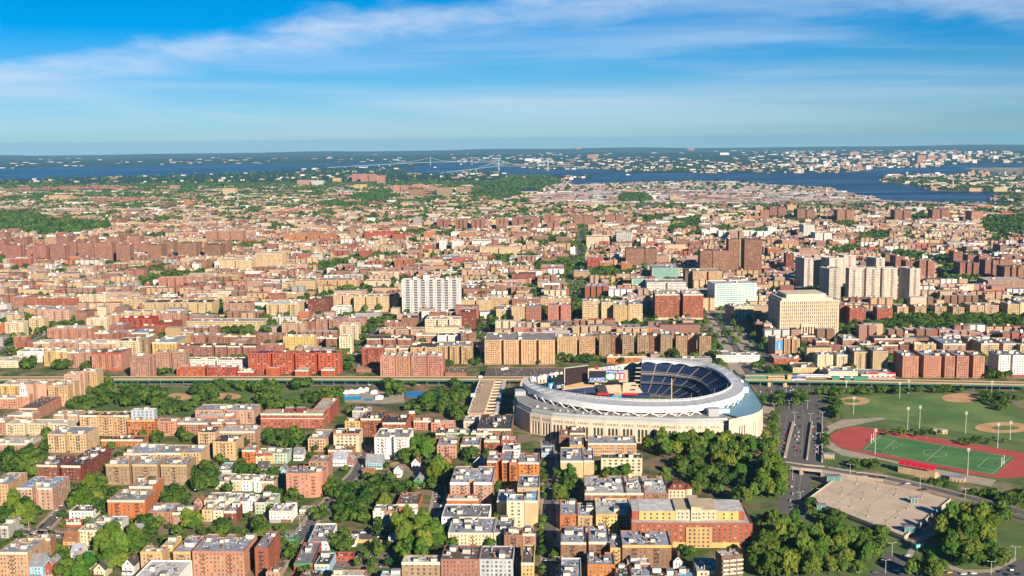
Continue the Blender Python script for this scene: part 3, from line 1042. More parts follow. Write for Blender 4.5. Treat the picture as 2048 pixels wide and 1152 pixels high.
rows('right of the shaded street', 'G', [
	(48, 206, 284, 212, 6, 'orange', 'silver', 'b1'), (-20, 42, 284, 212, 6, 'orange', 'silver', ''),
	(40, 206, 476, 378, 6, 'buff', 'silver', '', {'bulk': 2}), (95, 196, 576, 492, 7, 'buff', 'blue', '', {'style': 'x', 'esc': 0, 'label': 'buff block with blank front and pale blue roof left of the shaded street'}), (-40, 92, 576, 520, 7, 'cream', 'blue', '', {'style': 'p', 'esc': 0}),
	(-60, 76, 836, 706, 5, 'brown', 'brown', ''), (80, 178, 828, 776, 5, 'pink', 'grey', ''),
	(70, 165, 1050, 912, 5, 'yellow', 'brown', '', {'esc': 0, 'label': 'yellow sided block with brown roof left of the shaded street'}), 
	(225, 318, 212, 157, 2, 'light blue', 'grey', '', {'esc': 0, 'base': 'red', 'cat': 'shop', 'name': 'corner_shop', 'label': 'two storey shop with blue sign and red ground floor'}),
	(370, 544, 272, 168, 5, 'buff', 'silver', '', {'esc': 0, 'style': 'x', 'bulk': 3}), (548, 626, 270, 172, 5, 'buff', 'silver', '', {'style': 'x', 'esc': 0}),
	(360, 434, 76, 30, 4, 'rose', 'brown', ''), (440, 545, 152, 88, 4, 'yellow', 'silver', '', {'esc': 0}), (440, 560, 60, 16, 4, 'rose', 'brown', ''),
	(580, 950, 138, 80, 4, 'tan', 'silver', '', {'style': 's', 'label': 'wedge shaped tan block with rows of small windows below the stadium'}),
	(680, 994, 252, 216, 6, 'cream', 'dark', '', {'esc': 0, 'style': 'p', 'label': 'cream block with black roof and stacked balconies among trees'}),
	(555, 868, 518, 382, 5, 'brown', 'white', 'b1', {'esc': 1, 'bulk': 4}), (872, 1004, 518, 384, 5, 'brown', 'white', 'b1', {'bulk': 2}), (1010, 1196, 518, 384, 5, 'brown', 'white', 'b1', {'bulk': 2}),
	(366, 498, 682, 568, 4, 'orange', 'silver', '', {'cornice': 'orange'}), (502, 638, 690, 592, 4, 'tan', 'silver', 'b1', {'cornice': 'tan'}), (641, 910, 678, 557, 5, 'yellow', 'white', '', {'esc': 2, 'cornice': 'yellow'}),
	(912, 1832, 745, 615, 6, 'brick red', 'white', '', {'esc': 0, 'style': 't', 'bulk': 0, 'cornice': 0, 'fix': 1, 'label': 'very wide modern brick red building with yellow recessed top storeys'}),
	(372, 566, 893, 768, 5, 'brown', 'silver', '', {'bulk': 3}), (585, 746, 890, 768, 5, 'brown', 'silver', '', {'bulk': 3}), 
	(750, 838, 936, 832, 5, 'yellow', 'silver', ''), (842, 1216, 915, 802, 6, 'brown', 'silver', 'b1', {'esc': 2, 'cornice': 'yellow', 'label': 'brown brick block with yellow cornice and two black fire escapes'}),
	(375, 530, 1180, 1012, 4, 'white', 'silver', ''), (577, 784, 1062, 936, 4, 'orange', 'silver', 'b1', {'esc': 0, 'cornice': 'orange'}),
	(790, 908, 1160, 1064, 3, 'dark brown', 'dark', ''), (912, 1072, 1150, 1062, 3, 'red', 'silver', ''), (880, 1050, 1052, 1012, 3, 'pale grey', 'white', ''), (1076, 1164, 1150, 1085, 3, 'dark brown', 'dark', ''), (1168, 1242, 1150, 1090, 3, 'red', 'dark', ''), (1246, 1400, 1160, 1095, 3, 'dark brown', 'blue', ''),
	(1412, 1610, 1112, 1012, 4, 'cream', 'silver', '', {'bulk': 3}),
])
rows('below the elevated railway at left', 'A', [
	(0, 82, 795, 765, 7, 'yellow', 'silver', ''), (88, 180, 795, 765, 7, 'yellow', 'silver', ''), (184, 370, 792, 760, 7, 'pinkish tan', 'silver', 'f1', {'style': 'x'}), (382, 540, 805, 760, 8, 'tan', 'silver', 's1', {'bulk': 4}),
	(510, 640, 715, 690, 9, 'pinkish tan', 'white', 's1'), (640, 772, 690, 665, 8, 'tan', 'silver', '', {'bulk': 3}),
	(45, 545, 1108, 1072, 4, 'cream', 'white', 'f2'), (430, 620, 1035, 1000, 4, 'pinkish tan', 'silver', 'f1'),
	(636, 776, 1042, 1012, 7, 'tan', 'dark', ''), (780, 900, 1042, 1010, 7, 'tan', 'dark', ''), (904, 1030, 1042, 1010, 7, 'tan', 'dark', ''),
	(1016, 1236, 1080, 1068, 6, 'orange', 'tan', '', {'style': 'w', 'cornice': 'yellow', 'esc': 0, 'label': 'orange and yellow base of a new block with grey glass tower on top'}),
	(1240, 1408, 1088, 1062, 5, 'salmon', 'grey', ''), (1410, 1660, 1102, 1062, 4, 'salmon', 'silver', ''), (1690, 1890, 1098, 1072, 4, 'salmon', 'silver', 'f1'), (1560, 2030, 1000, 952, 5, 'pinkish tan', 'silver', 'f1b1', {'bulk': 5}),
	(1580, 1860, 1050, 1022, 4, 'salmon', 'white', ''), (-40, 40, 1085, 1050, 5, 'pink', 'silver', ''), (60, 260, 1040, 1010, 5, 'tan', 'silver', ''),
])
rows('above the elevated railway at left', 'A', [
	(38, 182, 298, 285, 8, 'cream', 'silver', ''), (230, 346, 268, 255, 8, 'buff', 'silver', ''), (-60, 36, 310, 300, 7, 'orange', 'silver', ''),
	(80, 202, 98, 80, 7, 'rose', 'white', ''), (206, 604, 106, 78, 7, 'brick red', 'white', 'f2'), (612, 742, 84, 62, 8, 'cream', 'silver', ''), (748, 842, 74, 60, 8, 'cream', 'silver', ''),
	(857, 1030, 108, 96, 7, 'buff', 'silver', ''), (1034, 1128, 112, 98, 7, 'buff', 'silver', ''), (1134, 1545, 140, 116, 8, 'buff', 'dark', 'f3'), (1549, 1690, 140, 112, 8, 'buff', 'dark', ''),
	(300, 545, 196, 168, 8, 'pinkish tan', 'silver', ''), (0, 150, 220, 208, 6, 'grey', 'brown', ''), (150, 330, 185, 165, 6, 'tan', 'blue', ''),
	(600, 690, 212, 190, 9, 'rose', 'brown', ''), (690, 850, 268, 232, 7, 'cream', 'white', ''), (855, 945, 240, 200, 8, 'tan', 'silver', ''), (945, 1040, 230, 185, 8, 'buff', 'silver', ''),
	(375, 722, 350, 325, 7, 'salmon', 'pale', 'f1'), (756, 870, 380, 358, 7, 'rose', 'silver', ''), (874, 1042, 378, 358, 7, 'rose', 'silver', 'f1'), (1046, 1190, 382, 352, 7, 'brown', 'blue', ''),
	(872, 990, 325, 300, 7, 'rose', 'silver', ''), (952, 1210, 270, 240, 7, 'red', 'red', 'f2'), (1130, 1235, 325, 300, 7, 'brick red', 'silver', ''), (1238, 1360, 320, 275, 7, 'brick red', 'red', ''), (1045, 1244, 212, 195, 8, 'buff', 'silver', ''), (1250, 1440, 225, 205, 8, 'pink', 'silver', ''),
	(1492, 2100, 290, 266, 5, 'buff', 'silver', '', {'esc': 0, 'bulk': 5, 'cat': 'public building', 'name': 'public_building', 'label': 'long yellow stone public building with rows of arched windows among trees'}),
	(1786, 1995, 146, 126, 8, 'pink', 'brown', ''), (1500, 1780, 78, 68, 5, 'cream', 'silver', ''), (1790, 2040, 105, 92, 5, 'tan', 'pale', ''),
	(265, 395, 458, 434, 6, 'pinkish tan', 'white', ''), (400, 620, 458, 434, 6, 'pink', 'white', 'f1'), (628, 828, 462, 434, 6, 'pinkish tan', 'white', 'f1'), (832, 928, 462, 436, 6, 'tan', 'white', ''), (930, 1110, 446, 420, 7, 'cream', 'dark', ''), (1115, 1180, 425, 390, 8, 'olive brown', 'silver', ''),
	(1216, 1412, 458, 400, 6, 'yellow', 'silver', 'b1', {'style': 'p', 'esc': 0, 'label': 'yellow block with pale roof behind the pink slab'}), (1416, 1500, 400, 380, 6, 'yellow', 'silver', ''),
	(1416, 1600, 485, 462, 7, 'rose', 'dark', ''), (1604, 1810, 485, 462, 7, 'rose', 'dark', 'f1'), (1820, 2046, 488, 464, 7, 'rose', 'dark', 'f1'), (1516, 1780, 402, 384, 6, 'rose', 'silver', 'f1'), (1786, 2046, 405, 388, 6, 'rose', 'brown', 'f1'),
	(135, 232, 530, 505, 5, 'white', 'silver', ''), (236, 342, 530, 505, 5, 'white', 'silver', ''), (346, 440, 525, 502, 7, 'yellow', 'silver', ''), (444, 538, 525, 502, 7, 'yellow', 'silver', ''), (542, 630, 535, 505, 7, 'pink', 'silver', ''), (634, 728, 535, 505, 7, 'pink', 'silver', ''),
	(730, 966, 542, 502, 8, 'salmon', 'brown', 'f1', {'cornice': 'red', 'base': 'red', 'label': 'salmon brick block with dark red cornice and base beside the railway'}),
	(1038, 1196, 578, 552, 10, 'pink', 'tan', 's1', {'esc': 0}), (1242, 1482, 536, 518, 9, 'pink', 'tan', 'f1', {'esc': 0}),
	(1498, 1716, 592, 576, 4, 'white', 'dark', '', {'esc': 0, 'style': 't'}), (1734, 1950, 598, 578, 4, 'white', 'dark', '', {'esc': 0, 'style': 't'}), (1410, 1636, 652, 634, 4, 'red', 'white', '', {'esc': 0, 'style': 't'}), (1652, 1884, 658, 640, 4, 'red', 'white', '', {'esc': 0, 'style': 't'}),
	(0, 140, 605, 560, 3, 'cream', 'white', '', {'esc': 0}), (1900, 2030, 690, 640, 2, 'red', 'white', '', {'esc': 0}), (1975, 2100, 560, 525, 5, 'red', 'dark', ''),
])
rows('below the white slab tower', 'B', [
	(82, 345, 152, 118, 8, 'buff', 'white', 'f2'), (412, 580, 112, 88, 10, 'dark red', 'brown', '', {'style': 'w', 'esc': 0, 'label': 'dark red brick tower block with dark roof and light windows'}), (596, 775, 82, 68, 9, 'buff', 'silver', 'f1'), (782, 1052, 92, 76, 9, 'buff', 'silver', 'f2'), (1056, 1130, 88, 70, 8, 'tan', 'red', ''),
	(604, 742, 182, 162, 5, 'white', 'white', 'f1', {'esc': 0, 'style': 'b', 'label': 'white glazed cube on an open plaza', 'cat': 'museum', 'name': 'museum_building'}), (130, 380, 70, 58, 4, 'tan', 'pale', ''),
	(205, 385, 302, 286, 7, 'pinkish tan', 'dark', ''), (388, 470, 290, 262, 7, 'rose', 'dark', ''), (478, 665, 272, 252, 8, 'pink', 'silver', 'f1'), (690, 868, 268, 252, 6, 'pink', 'silver', ''), (668, 816, 318, 300, 8, 'cream', 'pale', ''),
	(216, 462, 412, 396, 8, 'yellow', 'white', '', {'esc': 0, 'base': 'orange', 'bulk': 4, 'label': 'yellow block with white rooftop plant above the red block'}), (560, 660, 420, 405, 7, 'rose', 'brown', ''), (664, 762, 412, 396, 8, 'cream', 'silver', '', {'esc': 0, 'style': 'w'}), (0, 215, 478, 465, 6, 'rose', 'silver', ''), (0, 210, 395, 380, 6, 'rose', 'silver', ''), (465, 560, 420, 405, 5, 'rose', 'white', ''),
	(-66, 666, 545, 524, 9, 'red', 'brown', 'f3', {'style': 'p', 'esc': 0, 'bulk': 4, 'label': 'long bright red brick block with solar panels along the railway'}),
	(80, 185, 665, 640, 3, 'red', 'white', '', {'esc': 0, 'bulk': 0}), (312, 420, 680, 650, 3, 'red', 'white', '', {'esc': 0, 'bulk': 0}), (520, 630, 675, 645, 3, 'red', 'white', '', {'esc': 0, 'bulk': 0}),
	(1030, 1158, 295, 280, 4, 'rose', 'silver', ''), (1162, 1290, 262, 242, 6, 'rose', 'dark', ''), (1352, 1628, 275, 248, 8, 'cream', 'pale', 'f2', {'style': 't', 'esc': 0, 'label': 'cream block with wide windows at the foot of the white slab tower'}), (1634, 1750, 218, 196, 10, 'dark red', 'dark', 's1', {'style': 'w', 'esc': 0}),
	(986, 1345, 352, 336, 4, 'pinkish tan', 'silver', 'f2'), (886, 1240, 428, 398, 5, 'rose', 'dark', 'f2'), (1282, 1446, 398, 384, 5, 'pink', 'silver', ''), (1452, 1750, 402, 380, 6, 'white', 'dark', 'f3', {'esc': 0, 'label': 'white painted block with dark roof in the row below the white tower'}),
	(846, 1016, 502, 478, 8, 'brick red', 'white', '', {'bulk': 2}), (1030, 1228, 505, 485, 7, 'tan', 'silver', 'f1'), (1236, 1440, 498, 458, 8, 'tan', 'dark', 'f1'), (1444, 1722, 488, 450, 8, 'tan', 'silver', 'f2'), (1640, 1752, 385, 332, 8, 'brown', 'grey', ''),
	(992, 1108, 568, 538, 9, 'salmon', 'pale', ''), (1114, 1232, 568, 536, 9, 'salmon', 'pale', ''), (1240, 1362, 568, 536, 9, 'salmon', 'pale', ''), (1370, 1492, 568, 534, 9, 'salmon', 'pale', ''),
	(1828, 2390, 440, 372, 11, 'tan', 'grey', 'f3b2', {'esc': 0, 'bulk': 5, 'label': 'very long tan brick block with three light courts by the railway'}),
	(1640, 1868, 122, 100, 7, 'buff', 'silver', 'f1'), (1872, 2040, 105, 85, 7, 'tan', 'white', ''), (1922, 2034, 192, 160, 7, 'buff', 'silver', ''),
	(790, 985, 225, 205, 3, 'grey', 'grey', '', {'esc': 0}), (1660, 1900, 30, 12, 5, 'rose', 'brown', ''), (1140, 1180, 60, 40, 7, 'tan', 'silver', ''),
])
rows('between the parks below the railway', 'B', [
	(710, 834, 1088, 1060, 5, 'yellow', 'silver', ''), (836, 1000, 1068, 1010, 6, 'brick red', 'dark', 'b1'), (1010, 1196, 1100, 1030, 6, 'brick red', 'dark', 'b1'), (1210, 1270, 1030, 1012, 5, 'brick red', 'white', ''), (770, 905, 1005, 975, 3, 'grey', 'silver', ''), (1260, 1400, 1085, 1062, 3, 'salmon', 'white', ''), (1400, 1590, 1100, 1080, 3, 'salmon', 'white', ''),
	(1660, 1770, 1090, 1045, 3, 'cream', 'pale', ''), (1770, 2040, 1150, 1020, 5, 'brown', 'dark', 'b2', {'bulk': 5, 'label': 'brown tenement with black tar roof and white sheds beside the stadium'}),
])
rows('behind the stadium', 'C', [
	(362, 520, 412, 385, 10, 'tan', 'silver', ''), (538, 664, 412, 385, 10, 'tan', 'silver', ''), (698, 790, 398, 372, 10, 'olive brown', 'grey', ''), (794, 872, 402, 384, 9, 'brown', 'grey', ''), (884, 976, 402, 376, 10, 'olive brown', 'grey', ''), (1004, 1098, 402, 376, 10, 'olive brown', 'grey', ''), (1102, 1182, 405, 390, 9, 'brown', 'grey', ''), (1190, 1284, 402, 376, 10, 'olive brown', 'grey', ''),
	(1312, 1402, 405, 380, 10, 'olive brown', 'dark', ''), (1406, 1478, 398, 385, 9, 'pink', 'grey', ''), (1500, 1594, 408, 384, 10, 'olive brown', 'dark', ''),
	(12, 108, 168, 150, 10, 'tan', 'pale', ''), (112, 232, 170, 150, 10, 'rose', 'blue', ''), (288, 472, 162, 142, 11, 'salmon', 'silver', 'f1', {'esc': 0}), (564, 704, 132, 110, 12, 'buff', 'silver', 's1', {'esc': 0}), (716, 806, 138, 112, 12, 'buff', 'silver', '', {'esc': 0}), (812, 924, 165, 125, 11, 'tan', 'pale', '', {'esc': 0}), (932, 1044, 152, 112, 11, 'buff', 'silver', '', {'esc': 0}),
	(0, 230, 112, 95, 7, 'rose', 'pale', ''), (230, 470, 110, 92, 7, 'tan', 'white', ''), (1140, 1250, 62, 40, 8, 'grey', 'silver', ''),
	(1146, 1340, 75, 38, 14, 'brick red', 'pale', '', {'esc': 0, 'cornice': M_TRIM, 'base': 'cream', 'label': 'tall dark red hotel-like block with pale trimmed top, its wider half'}), (1370, 1532, 75, 42, 14, 'brick red', 'pale', '', {'esc': 0, 'cornice': M_TRIM, 'base': 'cream', 'label': 'tall dark red block with pale trimmed top nearest the avenue'}),
	(1780, 1935, 175, 150, 8, 'cream', 'pale', 's1', {'yaw': -14}), (1760, 1980, 560, 540, 3, 'white', 'grey', '', {'esc': 0}), (1635, 1765, 560, 525, 3, 'white', 'silver', '', {'esc': 0, 'label': 'small white house-like block beside the avenue tunnel'}),
	(760, 1080, 570, 556, 3, 'orange', 'brown', '', {'esc': 0}), (1340, 1600, 585, 570, 2, 'grey', 'silver', '', {'esc': 0}),
])
rows('behind the ball fields', 'D', [
	(655, 785, 182, 162, 9, 'brick red', 'grey', ''), (875, 1000, 186, 165, 9, 'brick red', 'silver', ''), (575, 650, 160, 140, 9, 'brick red', 'grey', ''),
	(1036, 1124, 172, 150, 7, 'tan', 'grey', ''), (1178, 1268, 172, 150, 7, 'tan', 'grey', ''), (1338, 1430, 172, 150, 7, 'tan', 'grey', ''), (1482, 1572, 178, 155, 7, 'tan', 'grey', ''), (1618, 1732, 162, 140, 8, 'pinkish tan', 'grey', ''), (1738, 1848, 162, 140, 8, 'pinkish tan', 'grey', ''), (1920, 2012, 152, 128, 9, 'buff', 'silver', ''), (2020, 2120, 140, 110, 9, 'cream', 'silver', ''),
	(908, 1042, 478, 455, 6, 'rose', 'brown', ''), (1058, 1166, 478, 455, 6, 'rose', 'brown', ''), (1172, 1346, 470, 402, 7, 'buff', 'silver', ''), (1402, 1582, 470, 400, 7, 'pinkish tan', 'silver', ''), (850, 1080, 428, 400, 6, 'rose', 'dark', ''), (1600, 1690, 430, 400, 7, 'tan', 'silver', ''), (1706, 1850, 468, 428, 7, 'buff', 'silver', ''), (1884, 2014, 468, 420, 7, 'buff', 'silver', ''), (2020, 2110, 480, 400, 7, 'buff', 'silver', ''),
	(398, 522, 558, 528, 6, 'cream', 'silver', ''), (552, 678, 558, 528, 6, 'cream', 'silver', ''), (692, 798, 535, 485, 8, 'buff', 'silver', ''), (842, 962, 530, 485, 9, 'buff', 'silver', ''),
	(1080, 1208, 568, 518, 9, 'salmon', 'silver', ''), (1250, 1388, 568, 518, 9, 'salmon', 'silver', ''), (1418, 1498, 568, 515, 9, 'salmon', 'silver', ''), (1514, 1610, 568, 515, 9, 'salmon', 'silver', ''), (1646, 1736, 568, 525, 9, 'salmon', 'silver', ''), (1848, 1942, 562, 520, 9, 'white', 'grey', '', {'base': 'red', 'esc': 0}), (1962, 2080, 562, 520, 9, 'white', 'grey', '', {'base': 'red', 'esc': 0}),
	(60, 122, 425, 402, 8, 'tan', 'silver', '', {'yaw': -12, 'style': 'x', 'label': 'tan block with a blue poster on its blank wall'}), (130, 190, 425, 405, 8, 'tan', 'pale', ''), (194, 256, 428, 408, 8, 'tan', 'pale', ''), (268, 372, 405, 390, 6, 'rose', 'dark', ''), (384, 490, 448, 425, 6, 'rose', 'silver', ''), (490, 580, 478, 455, 4, 'rose', 'brown', ''), (600, 726, 430, 395, 5, 'pink', 'silver', ''), (735, 850, 468, 405, 4, 'tan', 'silver', ''),
	(200, 412, 660, 618, 2, 'buff', 'brown', '', {'esc': 0, 'cat': 'shop', 'name': 'shop_building'}), (484, 720, 690, 650, 3, 'cream', 'silver', '', {'esc': 0, 'style': 'x', 'cat': 'commercial building', 'name': 'commercial_building', 'label': 'cream warehouse with grey roof beside the railway station'}), (745, 1020, 715, 672, 2, 'grey', 'silver', '', {'esc': 0, 'style': 'x', 'cat': 'commercial building', 'name': 'commercial_building', 'label': 'low shed with red advertising hoarding beside the railway'}), (50, 285, 590, 550, 2, 'red', 'pale', '', {'esc': 0, 'cat': 'shop', 'name': 'shop_building'}),
])
# tower estates and other tall blocks farther off
TW = {'cat': 'tower block', 'name': 'tower_block', 'esc': 0, 'bulk': 1, 'cornice': 0}
rows('in the brown estate at left', 'I', [
	(36, 158, 800, 792, 15, 'rose', 'brown', 's1'), (256, 362, 802, 794, 15, 'rose', 'brown', ''), (396, 512, 802, 794, 15, 'rose', 'brown', 's1'), (515, 604, 772, 764, 15, 'rose', 'brown', ''), (622, 742, 785, 777, 16, 'rose', 'brown', 's1'), (752, 888, 785, 777, 16, 'rose', 'brown', ''), (926, 1032, 798, 790, 16, 'rose', 'brown', ''), (1028, 1114, 726, 718, 15, 'rose', 'brown', ''), (1097, 1175, 782, 774, 11, 'rose', 'brown', ''),
	(1176, 1286, 802, 790, 14, 'brown', 'brown', ''), (1290, 1384, 772, 762, 14, 'brown', 'brown', ''), (1420, 1566, 785, 772, 15, 'brown', 'brown', 's1'), (1630, 1756, 800, 786, 14, 'brown', 'brown', ''), (1706, 1814, 768, 756, 15, 'brown', 'brown', ''), (1642, 1932, 692, 684, 12, 'salmon', 'pale', 'f2'),
	(-60, 35, 700, 692, 12, 'rose', 'brown', ''), (106, 210, 742, 734, 10, 'rose', 'brown', ''), (446, 548, 736, 728, 11, 'rose', 'brown', ''), (356, 440, 742, 734, 8, 'tan', 'tan', ''), (-40, 30, 760, 752, 15, 'rose', 'brown', ''), (850, 955, 740, 732, 10, 'rose', 'brown', ''), (700, 760, 728, 722, 10, 'rose', 'brown', ''), (168, 255, 830, 824, 10, 'rose', 'brown', ''),
], **TW)
rows('beside the brown estate at left', 'I', [
	(1750, 2006, 922, 906, 11, 'buff', 'pale', 'f1'), (1442, 1600, 908, 896, 6, 'buff', 'white', ''), (1525, 1650, 930, 920, 7, 'rose', 'brown', ''), (1000, 1145, 995, 985, 8, 'rose', 'brown', 'f1'), (1265, 1460, 1060, 1048, 8, 'salmon', 'white', 'f2'), (1465, 1620, 1050, 1040, 8, 'pink', 'white', 'f1'), (1745, 1900, 1030, 1020, 7, 'tan', 'dark', 'f1'), (1620, 1740, 1040, 1030, 6, 'pink', 'white', ''),
	(390, 540, 405, 400, 11, 'yellow', 'yellow' if False else 'tan', 'f1'), (390, 470, 575, 570, 6, 'brick red', 'white', ''), (715, 808, 590, 584, 5, 'cream', 'white', ''), (1212, 1330, 515, 508, 5, 'white', 'white', ''), (1284, 1356, 470, 464, 9, 'dark brown', 'dark', ''), (1466, 1530, 450, 445, 10, 'orange', 'tan', ''), (1780, 1870, 348, 342, 15, 'buff', 'tan', ''), (1355, 1412, 325, 320, 12, 'pink', 'tan', ''), (900, 1000, 605, 598, 6, 'red', 'grey', ''), (620, 720, 570, 562, 5, 'tan', 'tan', ''),
], **TW)
rows('in the far estate left of the strait', 'I', [(x, x + w, y, y - 3, n, 'rose', 'brown', '') for x, w, y, n in [
	(0, 80, 352, 9), (90, 70, 345, 10), (170, 60, 340, 11), (240, 75, 345, 9), (330, 60, 335, 12), (400, 50, 340, 10), (470, 70, 330, 12), (560, 70, 328, 12), (650, 60, 335, 11), (720, 55, 322, 13), (790, 70, 325, 12), (870, 60, 335, 10), (940, 60, 332, 10),
	(715, 115, 425, 10), (845, 110, 428, 10), (985, 105, 422, 10), (1165, 75, 422, 9), (1030, 90, 365, 7), (1120, 100, 372, 6), (0, 130, 488, 5)]], **TW)
rows('in the middle distance', 'J', [
	(215, 400, 715, 700, 9, 'orange', 'tan', 'f1'), (410, 600, 718, 704, 9, 'orange', 'tan', 'f1'), (866, 1090, 700, 690, 8, 'red', 'red', 's1'), (1092, 1172, 712, 700, 7, 'red', 'red', ''),
	(328, 440, 282, 276, 15, 'pink', 'tan', 's1'), (442, 528, 286, 280, 14, 'pale grey', 'tan', 's1'), (612, 668, 266, 260, 12, 'yellow', 'tan', ''), (782, 872, 318, 312, 12, 'yellow', 'tan', 'f1'), (766, 830, 232, 228, 22, 'salmon', 'tan', ''), (836, 898, 236, 230, 22, 'salmon', 'tan', ''), (900, 960, 236, 230, 22, 'salmon', 'tan', ''), (966, 1024, 246, 240, 22, 'salmon', 'tan', ''), (728, 790, 255, 250, 14, 'rose', 'tan', ''),
	(1096, 1150, 326, 320, 15, 'salmon', 'tan', ''), (1156, 1210, 326, 320, 15, 'salmon', 'tan', ''), (1226, 1338, 362, 354, 13, 'rose', 'tan', 's1'), (1446, 1564, 346, 340, 16, 'olive brown', 'tan', ''), (1602, 1714, 342, 336, 13, 'olive brown', 'tan', ''), (1342, 1440, 335, 330, 12, 'pink', 'tan', ''), (1250, 1340, 315, 310, 12, 'salmon', 'tan', ''),
	(462, 570, 608, 596, 9, 'dark brown', 'dark', ''), (1724, 1824, 594, 586, 13, 'rose', 'tan', 'f2'), (1592, 1684, 594, 586, 13, 'rose', 'tan', 'f2'), (1918, 2014, 588, 580, 14, 'rose', 'tan', 'f2'), (1446, 1545, 596, 588, 11, 'rose', 'tan', 'f1'), (1566, 1632, 768, 756, 10, 'white', 'white', ''), (1466, 1516, 765, 752, 10, 'white', 'white', ''), (1346, 1410, 800, 790, 8, 'red', 'white', ''), (1342, 1424, 698, 688, 8, 'orange', 'white', ''), (1728, 1866, 770, 745, 8, 'white', 'white', 'f1'), (1560, 1640, 700, 690, 6, 'white', 'white', ''), (1624, 1742, 708, 695, 7, 'orange', 'tan', ''),
	(-10, 205, 866, 850, 14, 'buff', 'pale', 's1'), (1106, 1250, 918, 905, 7, 'brick red', 'tan', 'f1'), (1790, 2090, 820, 808, 8, 'buff', 'tan', 'f1'), (352, 430, 815, 805, 7, 'pinkish tan', 'tan', ''), (445, 610, 815, 800, 5, 'buff', 'tan', ''), (1210, 1305, 838, 820, 8, 'pink', 'brown', ''), (1010, 1090, 815, 805, 6, 'buff', 'tan', ''), (828, 905, 845, 830, 8, 'brick red', 'tan', ''), (1222, 1310, 640, 620, 7, 'limestone', 'tan', ''), (1258, 1310, 580, 570, 12, 'grey', 'grey', ''),
	(900, 1010, 455, 448, 8, 'dark red', 'brown', ''), (1160, 1216, 465, 458, 8, 'tan', 'tan', ''), (612, 684, 520, 510, 6, 'yellow', 'tan', ''), (1410, 1640, 900, 878, 3, 'pale grey', 'blue', '', {'style': 'x'}), (490, 800, 1080, 1062, 7, 'tan', 'silver', 'f3'), (865, 1060, 1090, 1075, 5, 'cream', 'tan', 'f1'),
], **TW)
rows('along the avenue in the middle distance', 'K', [
	(498, 572, 566, 558, 13, 'rose', 'brown', ''), (578, 650, 562, 554, 13, 'rose', 'brown', ''), (748, 824, 562, 555, 12, 'rose', 'brown', ''), (830, 900, 560, 552, 12, 'rose', 'brown', ''), (256, 350, 562, 554, 12, 'rose', 'brown', 'f1'), (0, 94, 582, 574, 12, 'rose', 'brown', 'f1'), (120, 200, 618, 610, 11, 'rose', 'brown', 'f1'), (282, 384, 616, 608, 10, 'rose', 'brown', 'f1'), (160, 224, 578, 570, 12, 'rose', 'brown', ''),
	(596, 780, 738, 700, 9, 'cream', 'pale', 's1', {'style': 'v', 'label': 'cream curved-looking civic block with tall windows beside the avenue'}), (836, 962, 702, 660, 12, 'pale grey', 'silver', '', {'style': 'b', 'glassmat': None, 'label': 'pale glass office block beside the cream civic block'}), (1032, 1130, 742, 720, 9, 'limestone', 'tan', 'f1'),
	(912, 1062, 830, 815, 15, 'brown', 'brown', ''), (1066, 1160, 830, 815, 15, 'brown', 'brown', ''), (1506, 1604, 845, 830, 19, 'brown', 'brown', ''), (1608, 1740, 845, 830, 19, 'brown', 'brown', ''), (1734, 1816, 755, 742, 27, 'brown', 'brown', ''), (1820, 1858, 695, 688, 29, 'olive brown', 'brown', '', {'style': 'x'}), (1862, 2005, 758, 742, 27, 'brown', 'brown', ''),
	(1520, 1580, 680, 670, 8, 'white', 'white', ''), (1584, 1650, 668, 658, 9, 'white', 'white', ''), (1654, 1730, 690, 680, 8, 'white', 'white', 'f1'), (1740, 1840, 700, 690, 8, 'pink', 'white', ''), (1850, 1960, 690, 680, 8, 'white', 'white', 'f1'), (1965, 2060, 695, 685, 8, 'white', 'white', 'f1'),
	(602, 700, 900, 885, 10, 'red', 'white', ''), (704, 800, 940, 925, 6, 'orange', 'white', ''), (786, 860, 880, 868, 8, 'pale grey', 'white', ''), (1448, 1684, 1012, 985, 12, 'tan', 'tan', 'f1', {'label': 'tan office block with stepped top behind the glass courthouse'}), (1385, 1446, 1005, 985, 12, 'dark brown', 'dark', ''), (876, 962, 945, 930, 7, 'orange', 'tan', ''), (890, 960, 1075, 1055, 6, 'orange', 'tan', ''), (110, 212, 800, 788, 6, 'tan', 'tan', ''), (165, 290, 730, 720, 6, 'brown', 'tan', ''), (352, 486, 745, 732, 6, 'brown', 'tan', ''), (230, 420, 975, 955, 6, 'brick red', 'white', 'f2'), (0, 178, 1035, 1015, 5, 'brick red', 'brown', ''), (232, 360, 900, 890, 5, 'brown', 'brown', ''), (495, 625, 1020, 1000, 5, 'tan', 'pale', ''), (-20, 115, 905, 885, 4, 'white', 'white', '', {'style': 'x'}), (118, 228, 898, 885, 4, 'white', 'white', '', {'style': 'x'}), (600, 780, 1120, 1105, 4, 'pink', 'silver', ''), (340, 432, 1095, 1070, 5, 'rose', 'tan', ''), (205, 300, 1095, 1075, 5, 'tan', 'tan', ''), (1095, 1220, 650, 640, 5, 'pink', 'tan', ''), (1285, 1398, 620, 610, 5, 'yellow', 'tan', ''), (1310, 1520, 780, 765, 6, 'brick red', 'tan', 'f1'), (1125, 1270, 770, 755, 3, 'white', 'white', ''), (1140, 1305, 540, 530, 6, 'salmon', 'white', 'f1'), (1500, 1570, 500, 490, 6, 'white', 'white', ''),
	(780, 850, 415, 405, 9, 'brown', 'tan', ''), (450, 665, 470, 462, 7, 'tan', 'tan', ''), (1120, 1175, 405, 398, 7, 'white', 'white', ''), (1265, 1345, 412, 405, 8, 'tan', 'tan', ''), (890, 990, 365, 360, 6, 'salmon', 'tan', ''), (1950, 2010, 490, 482, 10, 'tan', 'tan', ''), (1990, 2060, 520, 512, 13, 'rose', 'brown', ''), (1945, 2000, 545, 538, 9, 'olive brown', 'brown', ''),
], **TW)
